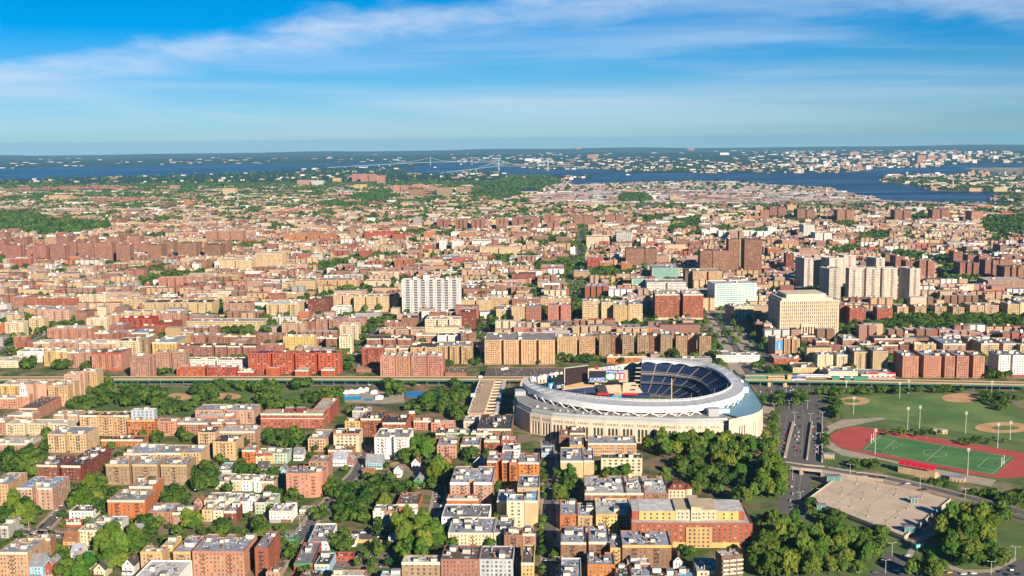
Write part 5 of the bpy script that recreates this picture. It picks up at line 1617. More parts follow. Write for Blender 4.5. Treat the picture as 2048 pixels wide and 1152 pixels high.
	# footprint for collision tests
	register([(p.x + C.x, p.y + C.y) for p in [q * 1.02 for q in allp]])
	return C
STAD_C = ballpark()
# ------------------------------------------------------------------ landmark buildings given by the same roof outlines, with parts of their own
M_GGLASS = mat('green_glass', (0.13, 0.29, 0.23), 0.3, spec=0.4)
M_BGLASS = mat('blue_glass', (0.10, 0.17, 0.24), 0.2, spec=0.6)
tower = B('J', 1164, 1632, 1078, 1052, 21, 'tower white', 'white', '', style='g', glass=(.9, .1, 0), D=21, esc=0, bulk=3, cornice=0, cat='tower block', name='tower_block', label='big white slab tower with dark balcony columns', H=64)
court = B('D', 98, 570, 128, 60, 10, 'limestone', 'pale', '', style='h', yaw=-4, esc=0, bulk=2, cornice=0, cat='courthouse', name='courthouse', label='massive limestone courthouse with gold window columns', H=57, glass=(.5, .5, 0))
glassc = B('S', 1430, 1513, 568, 561, 11, 'white', 'pale', '', style='n', yaw=-6, esc=0, bulk=2, cornice=0, cat='office block', name='office_block', label='office block with white and green glass bands', H=43, glass=(1, 0, 0), glassmat=M_GGLASS)
B('K', 958, 1072, 1072, 1050, 9, 'pale green', 'pale', '', style='n', esc=0, bulk=1, cornice=0, cat='office block', name='office_block', label='low pale green glass wing of the justice building', glass=(1, 0, 0), glassmat=M_GGLASS)
B('K', 1120, 1340, 985, 950, 10, 'pale green', 'silver', '', style='n', esc=0, bulk=2, cornice=0, cat='office block', name='office_block', label='pale green glass justice building with grey roof', glass=(1, 0, 0), glassmat=M_GGLASS)
B('K', 1080, 1395, 1100, 1062, 9, 'pale grey', 'tan', 'f1', style='t', esc=0, bulk=2, cornice=0, cat='office block', name='office_block', label='broad grey stone block below the green glass building')
school = B('B', 36, 540, 1028, 966, 5, 'brick red', 'tan', '', style='t', esc=0, bulk=2, cornice=M_TRIM, cat='school', name='school_building', label='long red brick school with white string course and tan roof', glass=(.2, .3, .5))
B('B', 452, 588, 990, 902, 5, 'brick red', 'tan', '', style='t', esc=0, bulk=1, cornice=0, cat='school', name='school_building', label='deep rear wing of the red brick school', glass=(.2, .3, .5))
cup = B('A', 128, 232, 882, 868, 5, 'salmon', 'pale', '', style='g', esc=0, bulk=0, cornice=M_TRIM, cat='school', name='school_building', label='brick school tower with a white cupola')
B('A', -70, 126, 902, 880, 4, 'salmon', 'silver', '', style='t', esc=0, bulk=1, cornice=M_TRIM, cat='school', name='school_building', label='brick school front with tall white windows at the left edge')
B('A', 150, 300, 985, 892, 4, 'salmon', 'brown', '', style='t', esc=0, bulk=0, cornice=M_TRIM, cat='school', name='school_building', label='brick school wing with long brown roof')
pinkc = B('F', 228, 500, 366, 312, 7, 'salmon', 'grey', '', style='g', esc=2, bulk=2, cornice=0, label='salmon pink brick block with a rounded corner and red fire escapes')
B('F', 402, 548, 276, 230, 7, 'salmon', 'grey', '', esc=0, bulk=1, cornice=0, label='rear wing of the rounded salmon pink block')
r_ = min(10.0, pinkc['W'] * .4)
pinkc['D'] = max(pinkc['D'], r_ + 4)
pinkc['outline'] = [(0, 0)] + [(pinkc['W'] - r_ + r_ * math.sin(R(a)), r_ - r_ * math.cos(R(a))) for a in range(0, 91, 15)] + [(pinkc['W'], pinkc['D']), (0, pinkc['D'])]
pinkc['fix'] = 1
chat = B('G', 1192, 1345, 492, 448, 4, 'cream', 'red', '', style='c', esc=0, bulk=0, cornice=0, cat='mansion', name='mansion', label='cream mansion with steep red roof and round turret')
balc = B('G', 1600, 1760, 1000, 962, 9, 'dark brown', 'pale', '', style='p', esc=0, bulk=0, cornice=0, yaw=-12, label='white apartment slab with stacked zigzag balconies at the lower frame edge', D=13)
glasst = B('A', 1046, 1232, 1000, 985, 9, 'silver grey', 'white', '', style='w', esc=0, bulk=1, cornice=0, label='grey glass upper block set back above an orange base', glass=(1, 0, 0), glassmat=M_BGLASS)
rgar = B('C', -225, 560, 738, 640, 4, 'brown', 'brown', '', style='x', esc=0, bulk=2, cornice=0, fix=1, cat='garage', name='parking_garage', label='wide dark brown flat roofed garage behind the scoreboards', H=9)
rgar2 = B('C', 562, 1000, 738, 640, 4, 'brown', 'brown', '', style='x', esc=0, bulk=1, cornice=0, fix=1, cat='garage', name='parking_garage', label='dark brown flat roofed garage behind the stadium lettering', H=9)
B('B', 800, 985, 668, 655, 2, 'brown', 'brown', '', style='x', esc=0, bulk=0, cornice=0, cat='garage', name='parking_garage', label='dark flat garage roof left of the salmon row', H=5)
B('B', 1510, 1680, 700, 655, 2, 'brown', 'brown', '', style='x', esc=0, bulk=0, cornice=0, cat='garage', name='parking_garage', label='dark flat garage roof right of the salmon row', H=5)
bigred = next(b for b in BLD if b['wall'] == 'brick red' and b['W'] > 60 and b['px'][1] > 1000)

# ------------------------------------------------------------------ houses with pitched roofs
HOUSES = []
def house(t, xl, xr, ye, n, wall, roof, gable='f', D=11.0, label=None, yaw=None):
	H = 2.9 * n + .4
	yaw = GRID if yaw is None else R(yaw)
	a, c = T(t, xl, ye), T(t, xr, ye)
	p0, p1 = P(*a, H), P(*c, H)
	W = max(5.0, (p1.x - p0.x) / math.cos(yaw))
	b = dict(x=p0.x, y=p0.y, W=W, D=D, H=H, yaw=yaw)
	register(footprint(b, 1.0))
	root = empty('house', (p0.x, p0.y, 0), -yaw)
	tag(root, label, 'house', 'pitched roof houses')
	w = MB()
	panes = []
	rng = random.Random(int(xl) + int(ye))
	facade(w, panes, (0, 0), (W, 0), 0, H, n, (2.6, 1.0, 1.5), .15)
	facade(w, panes, (W, 0), (W, D), 0, H, n, (3.2, 1.0, 1.5), .15)
	w.poly([(W, D, 0), (0, D, 0), (0, D, H), (W, D, H)])
	facade(w, panes, (0, D), (0, 0), 0, H, n, (3.2, 1.0, 1.5), .15)
	rm = roofmat(roof)
	rf = MB()
	if gable == 'f':
		rh = W * .55
		w.poly([(0, 0, H), (W, 0, H), (W / 2, 0, H + rh)])
		w.poly([(W, D, H), (0, D, H), (W / 2, D, H + rh)])
		for s in (-1, 1):
			e = W / 2 + s * (W / 2 + .5)
			rf.poly([(e, -.5, H - .4), (W / 2, -.5, H + rh + .12), (W / 2, D + .5, H + rh + .12), (e, D + .5, H - .4)])
			rf.poly([(e, -.5, H - .62), (W / 2, -.5, H + rh - .1), (W / 2, -.5, H + rh + .12), (e, -.5, H - .4)], 1)
		if n >= 2:
			o = MB()
			o.poly([(W / 2 - .6, -.03, H + rh * .2), (W / 2 + .6, -.03, H + rh * .2), (W / 2 + .6, -.03, H + rh * .2 + 1.2), (W / 2 - .6, -.03, H + rh * .2 + 1.2)])
			o.build('attic_window', M_GLASS, root)
		link('chimney', chimney_mesh(1), root, (W * .72, D * .6, H + rh * .45))
	else:
		rh = D * .5
		w.poly([(W, 0, H), (W, D, H), (W, D / 2, H + rh)])
		w.poly([(0, D, H), (0, 0, H), (0, D / 2, H + rh)])
		for s in (-1, 1):
			e = D / 2 + s * (D / 2 + .5)
			rf.poly([(-.4, e, H - .4), (W + .4, e, H - .4), (W + .4, D / 2, H + rh + .12), (-.4, D / 2, H + rh + .12)])
		dm = MB()
		dm.box(W / 2 - 1.3, D * .14, H, W / 2 + 1.3, D * .45, H + 2.0)
		dm.poly([(W / 2 - 1.5, D * .1, H + 2.0), (W / 2 + 1.5, D * .1, H + 2.0), (W / 2, D * .1, H + 3.1)])
		dm.poly([(W / 2 - 1.5, D * .1, H + 2.0), (W / 2, D * .1, H + 3.1), (W / 2, D * .5, H + 3.1), (W / 2 - 1.5, D * .5, H + 2.0)], 1)
		dm.poly([(W / 2 + 1.5, D * .1, H + 2.0), (W / 2, D * .1, H + 3.1), (W / 2, D * .5, H + 3.1), (W / 2 + 1.5, D * .5, H + 2.0)], 1)
		dm.build('dormer', [wallmat(wall), rm], root)
		link('chimney', chimney_mesh(0), root, (W * .3, D * .5, H + rh - .8))
	w.build('wall', wallmat(wall), root)
	rf.build('roof', [rm, M_WHITE], root)
	for c_, pw, ph, an, k, j in panes:
		o = link('window', UW[0 if rng.random() < .7 else 2], root, c_, an, (pw, 1, ph))
		link('frame', UFR, o)
	po = MB()
	po.box(.4, -2.2, 2.5, W - .4, -.05, 2.75, 1, bottom=True)
	for xx in (.6, W / 2, W - .6):
		po.bar((xx, -2.0, 0), (xx, -2.0, 2.5), .2)
	po.box(.4, -2.2, 0, W - .4, -.05, .5)
	po.build('porch', [M_WHITE, rm], root)
	HOUSES.append(root)
for a in [
	('E', 1462, 1530, 440, 2, 'white', 'shingle brown', 'f', 11, 'white gabled house with brown roof and blue tarpaulin beside it'),
	('E', 345, 402, 1062, 3, 'red', 'grey', 'f', 13, 'narrow dark red gabled house beside the light blue house'),
	('E', 222, 322, 1075, 3, 'light blue', 'grey', 's', 14, 'light blue house with grey roof at the lower left'),
	('E', 478, 590, 885, 2, 'yellow', 'shingle brown', 's', 12, 'yellow house with steep brown roof beside the cream block'),
	('E', 538, 622, 975, 3, 'white', 'silver', 's', 11, 'white house with pale roof among the lower left trees'),
	('E', 556, 690, 1035, 2, 'cream', 'grey', 's', 11, 'cream house with grey side gable among lower left trees'),
	('E', 714, 800, 1105, 2, 'cream', 'dark', 'f', 13, 'cream gabled house with dark roof beside the white roofed building'),
	('E', 930, 1020, 1075, 2, 'white', 'dark', 'f', 14, 'white gabled house with black roof and porch'),
	('E', 1000, 1075, 815, 2, 'light blue', 'grey', 's', 10, 'small blue house half hidden behind trees'),
	('E', 1480, 1545, 590, 2, 'pink', 'shingle brown', 'f', 10, 'house with pyramid-like brown roof behind the rose row'),
	('F', 585, 690, 262, 2, 'white', 'silver', 's', 12, 'white house with dark trim at the street bend'),
	('F', 836, 965, 285, 2, 'light blue', 'grey', 's', 13, 'pale blue house with large grey dormered roof'),
	('F', 1186, 1246, 290, 2, 'white', 'shingle brown', 'f', 12, 'white timbered house with brown gable'),
	('F', 1306, 1360, 290, 3, 'white', 'silver', 'f', 12, 'tall white house with pale gable beside the timbered house'),
	('F', 970, 1030, 400, 2, 'white', 'grey', 'f', 11, 'white gabled house facing the garden trees'),
	('F', 815, 900, 375, 1, 'orange', 'shingle brown', 's', 9, 'low house with brown hipped-looking roof by the street'),
	('F', 1206, 1270, 425, 2, 'green', 'silver', 'f', 12, 'bright green gabled house in front of the trees'),
	('F', 1050, 1110, 345, 2, 'white', 'grey', 'f', 10, 'small white gabled house between garden trees'),
	('F', 1420, 1485, 275, 2, 'orange', 'shingle brown', 'f', 10, 'orange brown gabled house behind dark trees'),
	('F', 1660, 1740, 285, 2, 'pale grey', 'silver', 'f', 12, 'grey roofed house beside the tan block'),
	('F', 10, 90, 330, 2, 'grey', 'dark', 's', 11, 'grey house with dark roof at the garden block corner'),
	('F', 170, 225, 345, 2, 'light blue', 'grey', 'f', 12, 'narrow pale blue house beside the rounded pink block'),
	('F', 285, 360, 222, 2, 'pale grey', 'grey', 's', 11, 'grey shingled house behind the rounded pink block'),
	('F', 690, 745, 262, 2, 'rose', 'silver', 'f', 10, 'rose coloured house at the street bend'),
	('G', 1232, 1298, 1040, 3, 'white', 'dark', 'f', 14, 'white house with black gable beside the brown block'),
]:
	house(*a[:7], D=a[7], gable=a[6], label=a[8]) if False else house(a[0], a[1], a[2], a[3], a[4], a[5], a[6], a[7], a[8], a[9])

# ------------------------------------------------------------------ roads, pavements, parks
def strip(pts, w, z):
	"""quads along a polyline"""
	out = []
	n = len(pts)
	for i in range(n):
		a, b = pts[max(i - 1, 0)], pts[min(i + 1, n - 1)]
		d = Vector((b[0] - a[0], b[1] - a[1]))
		d.normalize()
		nn = Vector((-d.y, d.x))
		p = Vector(pts[i][:2])
		out.append((p + nn * w / 2, p - nn * w / 2))
	return out
ROADS = []
RGRID = {}
def near_road(x, y, m=1.0):
	for i in RGRID.get((int(x // 60), int(y // 60)), ()):
		(ax, ay), (bx, by), w = SEGS[i]
		dx, dy = bx - ax, by - ay
		t = max(0, min(1, ((x - ax) * dx + (y - ay) * dy) / (dx * dx + dy * dy)))
		if math.hypot(x - ax - dx * t, y - ay - dy * t) < w / 2 + m:
			return True
	return False
SEGS = []
def road(name, pxs, w, z=0.06, walk=3.0, centre=None, label=None, world=None):
	pts = world or [tuple(P(x, y, 0))[:2] for x, y in pxs]
	s = strip(pts, w, z)
	mb = MB()
	for (a, b), (c, d) in zip(s, s[1:]):
		mb.poly([(b.x, b.y, z), (d.x, d.y, z), (c.x, c.y, z), (a.x, a.y, z)])
	o = struct(name, mb, M_ASPH, label)
	if walk:
		for sgn in (1, -1):
			k = MB()
			inner, outer = strip(pts, w * 1.0, z), strip(pts, w + 2 * walk, z)
			idx = 0 if sgn > 0 else 1
			for i in range(len(pts) - 1):
				a, b, c, d = inner[i][idx], inner[i + 1][idx], outer[i + 1][idx], outer[i][idx]
				k.poly([(a.x, a.y, .19), (b.x, b.y, .19), (c.x, c.y, .19), (d.x, d.y, .19)])
				k.poly([(a.x, a.y, 0), (b.x, b.y, 0), (b.x, b.y, .19), (a.x, a.y, .19)])
			struct('pavement', k, M_PAVE)
	if centre:
		k = MB()
		for i in range(len(pts) - 1):
			a, b = Vector(pts[i]), Vector(pts[i + 1])
			L = (b - a).length
			u = (b - a) / L
			nn = Vector((-u.y, u.x))
			for off in centre:
				t = 0.0
				while t < L - 3:
					p, q = a + u * t + nn * off, a + u * (t + 3.2) + nn * off
					k.poly([(p.x - nn.x * .1, p.y - nn.y * .1, z + .03), (q.x - nn.x * .1, q.y - nn.y * .1, z + .03), (q.x + nn.x * .1, q.y + nn.y * .1, z + .03), (p.x + nn.x * .1, p.y + nn.y * .1, z + .03)])
					t += 8.0
		m = k.build('lane_marking', M_PAINT, o)
		m['kind'] = 'stuff'
	for a, b in zip(pts, pts[1:]):
		i = len(SEGS)
		SEGS.append((a, b, w + 2 * walk))
		for gx in range(int((min(a[0], b[0]) - 30) // 60), int((max(a[0], b[0]) + 30) // 60) + 1):
			for gy in range(int((min(a[1], b[1]) - 30) // 60), int((max(a[1], b[1]) + 30) // 60) + 1):
				RGRID.setdefault((gx, gy), []).append(i)
	ROADS.append((pts, w))
	return pts
def TT(t, pts):
	return [T(t, x, y) for x, y in pts]
r_shade = road('street', [(1103, 1165), (1100, 1060), (1099, 1000), (1101, 940), (1095, 880)], 10, centre=[0], label='street in shade between apartment blocks')
r_low = road('street', TT('F', [(110, 1180), (225, 980), (330, 860), (450, 700), (545, 605), (640, 490), (760, 370), (850, 190)]), 9, centre=[0], label='street running beside the garden')
r_left = road('street', TT('E', [(250, 880), (400, 720), (520, 600), (640, 470), (760, 380)]), 9, centre=[0], label='street at lower left')
r_cross = road('street', TT('E', [(-80, 815), (200, 812), (420, 835), (640, 850)]), 9, label='cross street at lower left')
r_right = road('street', TT('F', [(1345, 800), (1380, 650), (1400, 540), (1400, 440)]), 8, label='street below the tan block')
road('street', TT('F', [(300, 800), (420, 790), (560, 800)]), 8, z=.1, walk=0)
r_av = road('street', [(-30, 722), (0, 706), (32, 690), (75, 670), (140, 637)], 18, centre=[-3, 3], label='busy avenue at the left edge')
road('street', [(705, 735), (732, 690), (750, 652), (795, 620)], 11, label='street climbing past the white tower')
road('street', [(952, 728), (969, 665), (980, 640)], 11, label='street beside the long tan block')
r_long = road('avenue', [(1149, 650), (1156, 560), (1163, 480), (1166, 448)], 20, walk=2, label='long straight avenue running into the distance')
r_river = road('street', [(-30, 772), (400, 770), (940, 768)], 12, label='street under the elevated railway')
sheet('plaza', TT('C', [(1560, 180), (1700, 190), (1880, 330), (2048, 560), (2080, 690), (1760, 720), (1640, 420), (1560, 300)]), .05, M_PAVE, 'broad concourse plaza behind the stadium')
AV = TT('C', [(1590, 200), (1680, 330), (1790, 500), (1850, 640), (2048, 900)])
r_cc = road('avenue', AV, 11, z=.10, walk=0, centre=[0], label='sloping avenue left carriageway')
r_cc2 = road('avenue', TT('C', [(1700, 180), (1850, 330), (1990, 520), (2080, 680), (2200, 860)]), 13, z=.11, walk=0, centre=[-2, 2], label='sloping avenue right carriageway')
for k, (x0, y0, x1, y1) in enumerate([(1715, 340, 1800, 375), (1760, 420, 1830, 445), (1790, 450, 1850, 470)]):
	sheet('median_garden', TT('C', [(x0, y0), (x1 - 30, y0 - 6), (x1, y1), (x0 + 40, y1 + 4)]), .14, M_GRASS)
# highway beside the stadium
sheet('highway', [(1548, 1060), (1612, 1060), (1622, 965), (1650, 930), (1652, 850), (1645, 805), (1618, 775), (1582, 758), (1520, 756), (1540, 790), (1560, 815), (1563, 860), (1553, 920), (1556, 970)], .06, M_ASPH, 'multi lane highway between the stadium and the track')
sheet('pavement', [(1528, 790), (1540, 800), (1553, 830), (1556, 870), (1545, 920), (1520, 905), (1515, 870), (1527, 840)], .05, M_PAVE, 'paved apron beside the stadium gate')
def lowwall(name, pxs, h, w, m, label, cat='wall', z=0.0, parent=None):
	pts = [P(x, y, z) for x, y in pxs]
	mb = MB()
	for a, b in zip(pts, pts[1:]):
		mb.bar((a.x, a.y, z + h / 2), (b.x, b.y, z + h / 2), w, h=h)
	o = mb.build(name, m, parent)
	if parent is None:
		tag(o, label, cat)
	return o
lowwall('median_wall', [(1570, 916), (1578, 880), (1587, 846)], 2.2, 2.4, M_CONC, 'pale concrete median wall on the left of the highway')
lowwall('median_wall', [(1614, 920), (1619, 880), (1624, 846)], 2.2, 1.4, M_CONC, 'pale concrete median wall in the highway middle')
lowwall('retaining_wall', [(1644, 925), (1645, 880), (1644, 848)], 3.2, 1.2, M_CONC, 'retaining wall along the shaded highway edge')
mk = MB()
def dashes(x0, y0, x1, y1, n):
	a, b = P(x0, y0, .1), P(x1, y1, .1)
	for i in range(n):
		p, q = a.lerp(b, i / n), a.lerp(b, (i + .45) / n)
		d = (q - p).normalized()
		nn = Vector((-d.y, d.x, 0)) * .16
		mk.poly([p - nn, q - nn, q + nn, p + nn])
for x0, y0, x1, y1 in [(1590, 912, 1596, 850), (1602, 912, 1606, 850), (1630, 912, 1632, 850), (1560, 905, 1575, 830), (1578, 1040, 1590, 950), (1592, 1040, 1602, 950), (1592, 840, 1580, 790), (1610, 840, 1598, 790)]:
	dashes(x0, y0, x1, y1, 14)
o = mk.build('lane_marking', M_PAINT)
o['kind'] = 'structure'
# viaduct road across the highway
VIA = [(1566, 928), (1605, 934), (1648, 938), (1700, 947), (1772, 957), (1860, 977), (1950, 1000), (2060, 1032)]
def viaduct():
	z = 6.0
	pts = [tuple(P(x, y, z))[:2] for x, y in VIA]
	root = empty('viaduct', (pts[0][0], pts[0][1], 0))
	tag(root, 'pale concrete viaduct road crossing the highway and passing the parking deck', 'viaduct')
	o0 = Vector(pts[0])
	q = [tuple(Vector(p) - o0) for p in pts]
	s = strip(q, 13, z)
	dk, ap = MB(), MB()
	for (a, b), (c, d) in zip(s, s[1:]):
		dk.poly([(b.x, b.y, z), (d.x, d.y, z), (c.x, c.y, z), (a.x, a.y, z)])
		for p0, p1 in ((a, c), (b, d)):
			ap.bar((p0.x, p0.y, z - .2), (p1.x, p1.y, z - .2), .7, h=2.6)
	dk.build('roadway', M_ASPH, root)
	ap.build('parapet', M_CONC, root)
	for i, (a, b) in enumerate(s):
		if i in (0, 1, 2):
			pr = MB()
			m = (a + b) / 2
			d = (b - a).normalized()
			pr.bar((a.x, a.y, 2.4), (b.x, b.y, 2.4), 2.4 if i else 3, h=4.8)
			pr.build('pier', M_CONC, root)
	bank = MB()
	for (a, b), (c, d) in list(zip(s, s[1:]))[2:]:
		bank.poly([(b.x, b.y, 0), (d.x, d.y, 0), (d.x, d.y, z - 1.4), (b.x, b.y, z - 1.4)])
		bank.poly([(c.x, c.y, 0), (a.x, a.y, 0), (a.x, a.y, z - 1.4), (c.x, c.y, z - 1.4)])
	bank.build('retaining_wall', M_CONC, root)
	return pts
VPTS = viaduct()
for a, b in zip(VPTS, VPTS[1:]):
	SEGS.append((a, b, 16))
	for gx in range(int((min(a[0], b[0]) - 30) // 60), int((max(a[0], b[0]) + 30) // 60) + 1):
		for gy in range(int((min(a[1], b[1]) - 30) // 60), int((max(a[1], b[1]) + 30) // 60) + 1):
			RGRID.setdefault((gx, gy), []).append(len(SEGS) - 1)
sheet('park_ground', [(1085, 985), (1100, 905), (1260, 872), (1530, 878), (1560, 940), (1560, 1010), (1520, 1020), (1400, 1000), (1250, 1010)], .04, M_SCRUB, 'leaf littered park ground below the stadium')
sheet('lawn', [(1470, 985), (1555, 975), (1560, 1000), (1500, 1010)], .08, M_GRASS)
sheet('park_ground', [(1490, 1010), (1620, 1005), (1820, 1085), (2060, 1010), (2060, 1160), (1480, 1160)], .03, M_GRASS, 'grass below the tree mass at lower right')
sheet('road_junction', TT('H', [(870, 965), (1080, 1005), (1330, 1085), (1480, 1115), (1700, 1110), (1953, 1020), (2000, 1020), (2000, 1220), (780, 1220), (760, 1130), (860, 1090)]), .07, M_ASPH, 'road junction at the lower right')
sheet('path', TT('H', [(1225, 985), (1330, 1050), (1500, 1105), (1700, 1100), (1880, 1010), (1900, 1030), (1720, 1125), (1500, 1130), (1300, 1075), (1200, 1000)]), .11, M_PAVE)
sheet('path', TT('H', [(1100, 860), (1260, 815), (1280, 830), (1150, 900), (1100, 1010), (1050, 1000), (1090, 920)]), .1, M_PAVE)
sheet('lawn', [(130, 790), (370, 775), (500, 775), (520, 815), (380, 830), (140, 825)], .05, M_GRASS, 'park lawn below the elevated railway')
sheet('lawn', [(520, 775), (690, 775), (690, 815), (540, 805)], .045, M_GRASS)
sheet('park_ground', [(680, 772), (945, 768), (930, 840), (690, 825)], .03, M_SCRUB, 'recreation ground beside the garage')
for k, (cx_, cy_, rx, ry) in enumerate([(1440, 893, 100, 28), (1815, 890, 115, 26)]):
	sheet('infield_clay', TT('A', [(cx_ + rx * math.cos(t), cy_ + ry * math.sin(t)) for t in [2 * math.pi * i / 28 for i in range(28)]]), .12, M_DIRT)
M_POOL = mat('pool_water', (0.03, 0.36, 0.52), 0.15)
M_COURT = mat('court_blue', (0.02, 0.22, 0.46), 0.7)
sheet('pool_water', TT('B', [(697, 918), (838, 918), (845, 886), (705, 884)]), .2, M_POOL, 'rectangular turquoise pool')
sheet('pool_water', TT('B', [(868, 926), (930, 926), (930, 908), (868, 906)]), .2, M_POOL)
sheet('sports_court', TT('B', [(1190, 893), (1300, 897), (1470, 868), (1470, 852), (1210, 852)]), .2, M_COURT, 'bright blue sports court')
sheet('plaza', TT('B', [(690, 880), (690, 860), (1180, 850), (1190, 940), (1020, 950), (690, 940)]), .1, M_PAVE)
for i, (x, y, w) in enumerate([(722, 868, 7), (764, 862, 7), (806, 864, 7), (850, 857, 7), (884, 846, 6), (946, 866, 8), (988, 908, 9), (835, 846, 5)]):
	tn = MB()
	p = P(*T('B', x, y), 0)
	h = 2.6
	for (x0, y0), (x1, y1) in (((-1, -1), (1, -1)), ((1, -1), (1, 1)), ((1, 1), (-1, 1)), ((-1, 1), (-1, -1))):
		k = w / 2
		tn.poly([(x0 * k, y0 * k, 0), (x1 * k, y1 * k, 0), (x1 * k, y1 * k, h), (x0 * k, y0 * k, h)])
		tn.poly([(x0 * k * 1.1, y0 * k * 1.1, h), (x1 * k * 1.1, y1 * k * 1.1, h), (x1 * .6, y1 * .6, h + 1.8), (x0 * .6, y0 * .6, h + 1.8)])
	tag(tn.build('event_tent', M_SIGNW, None, p), 'white peaked tent beside the pool', 'tent', 'white tents by the pool')

# ------------------------------------------------------------------ sports ground
M_TRACK = mat('track_red', (0.46, 0.08, 0.06), .9, noise=.14, nscale=.05)
M_PITCH = land_mat('pitch_turf', (0.045, 0.155, 0.032), (0.085, 0.20, 0.045), .03)
sheet('lawn', [(1655, 795), (1700, 788), (1880, 780), (1970, 790), (2080, 830), (2080, 960), (1950, 968), (1700, 935), (1650, 940), (1650, 870), (1660, 850), (1690, 835)], .05, M_GRASS, 'grass round the sports ground')
sheet('ball_field', [(1690, 803), (1700, 795), (1780, 790), (1880, 786), (1960, 797), (2080, 845), (2080, 890), (1950, 867), (1870, 857), (1800, 843), (1735, 833), (1705, 818)], .10, M_FIELD, 'wide green baseball outfield')
sheet('plaza', TT('H', [(430, 95), (520, 30), (700, -5), (760, -20), (900, -45), (880, -60), (560, -40), (450, 10), (400, 90), (430, 160), (560, 230), (720, 260), (850, 262), (1000, 300), (1300, 400), (1700, 470), (1740, 420), (1300, 340), (860, 250), (560, 180)]), .11, M_PAVE)
tr = TT('H', [(465, 105), (480, 75), (530, 45), (600, 22), (690, 12), (830, 28), (1250, 92), (1600, 150), (2010, 225), (2060, 300), (2010, 380), (1900, 405), (1760, 405), (1500, 368), (1290, 320), (1000, 262), (860, 242), (700, 212), (560, 172), (490, 135)])
sheet('running_track', tr, .16, M_TRACK, 'brick red running track round the football pitch')
PQ = TT('H', [(705, 190), (1730, 383), (1880, 243), (855, 68)])
sheet('football_pitch', PQ, .22, M_PITCH, 'artificial green football pitch inside the track')
PQA, PQB, PQC, PQD = [P(x, y, .26) for x, y in PQ]
def pq(u, v):
	return PQA.lerp(PQB, u).lerp(PQD.lerp(PQC, u), v)
ln = MB()
def line(u0, v0, u1, v1, w=.35):
	p, q = pq(u0, v0), pq(u1, v1)
	d = (q - p).normalized()
	n = Vector((-d.y, d.x, 0)) * w / 2
	ln.poly([p - n, q - n, q + n, p + n])
for a in [(.02, .03, .98, .03), (.02, .97, .98, .97), (.02, .03, .02, .97), (.98, .03, .98, .97), (.5, .03, .5, .97), (.02, .22, .15, .22), (.02, .78, .15, .78), (.15, .22, .15, .78), (.98, .22, .85, .22), (.98, .78, .85, .78), (.85, .22, .85, .78)]:
	line(*a)
for i in range(24):
	t0, t1 = 2 * math.pi * i / 24, 2 * math.pi * (i + 1) / 24
	line(.5 + .085 * math.cos(t0), .5 + .16 * math.sin(t0), .5 + .085 * math.cos(t1), .5 + .16 * math.sin(t1))
o = ln.build('pitch_marking', M_PAINT)
o['kind'] = 'structure'
def ellipse(t, cx_, cy_, rx, ry, z, m, nm):
	return sheet(nm, TT(t, [(cx_ + rx * math.cos(a), cy_ + ry * math.sin(a)) for a in [2 * math.pi * i / 32 for i in range(32)]]), z, m)
ellipse('D', 690, 927, 125, 34, .14, M_DIRT, 'infield_clay')
ellipse('D', 672, 926, 66, 15, .18, M_FIELD, 'infield_grass')
ellipse('D', 1545, 902, 155, 37, .14, M_DIRT, 'infield_clay')
ellipse('D', 1880, 1140, 225, 44, .14, M_DIRT, 'infield_clay')
ellipse('D', 1900, 1142, 110, 18, .18, M_FIELD, 'infield_grass')
# stand with a red canopy
def redstand():
	z = 0
	a, b = P(*T('H', 992, 318), 5.5), P(*T('H', 1272, 370), 5.5)
	d = b - a
	L = d.length
	root = empty('spectator_stand', (a.x, a.y, 0), math.atan2(d.y, d.x))
	tag(root, 'small tan spectator stand with a bright red canopy', 'stand')
	w = MB()
	w.box(0, 0, 0, L, 7, 5.5)
	w.build('wall', wallmat('buff'), root)
	st = MB()
	for i in range(5):
		st.box(.3, 7 + i * 1.2, 0, L - .3, 7 + (i + 1) * 1.2, 5 - i * .9)
	st.build('seating_steps', M_CONC, root)
	for i in range(6):
		c = MB()
		x0, x1 = L * i / 6 + .15, L * (i + 1) / 6 - .15
		c.poly([(x0, -.5, 8.8), (x1, -.5, 8.8), (x1, 5, 10.6), (x0, 5, 10.6)])
		c.poly([(x0, 5, 10.6), (x1, 5, 10.6), (x1, 9, 9.6), (x0, 9, 9.6)])
		c.poly([(x0, -.5, 8.2), (x1, -.5, 8.2), (x1, -.5, 8.8), (x0, -.5, 8.8)])
		c.build('canopy_panel', mat('canopy_red', (.62, .006, .03), .5), root)
	for i in range(7):
		p = MB()
		p.bar((L * i / 6, 2, 5.5), (L * i / 6, 2, 9.6), .3)
		p.build('post', M_STEEL, root)
	register(footprint(dict(x=a.x, y=a.y, W=L, D=14, yaw=-math.atan2(d.y, d.x)), 1))
redstand()
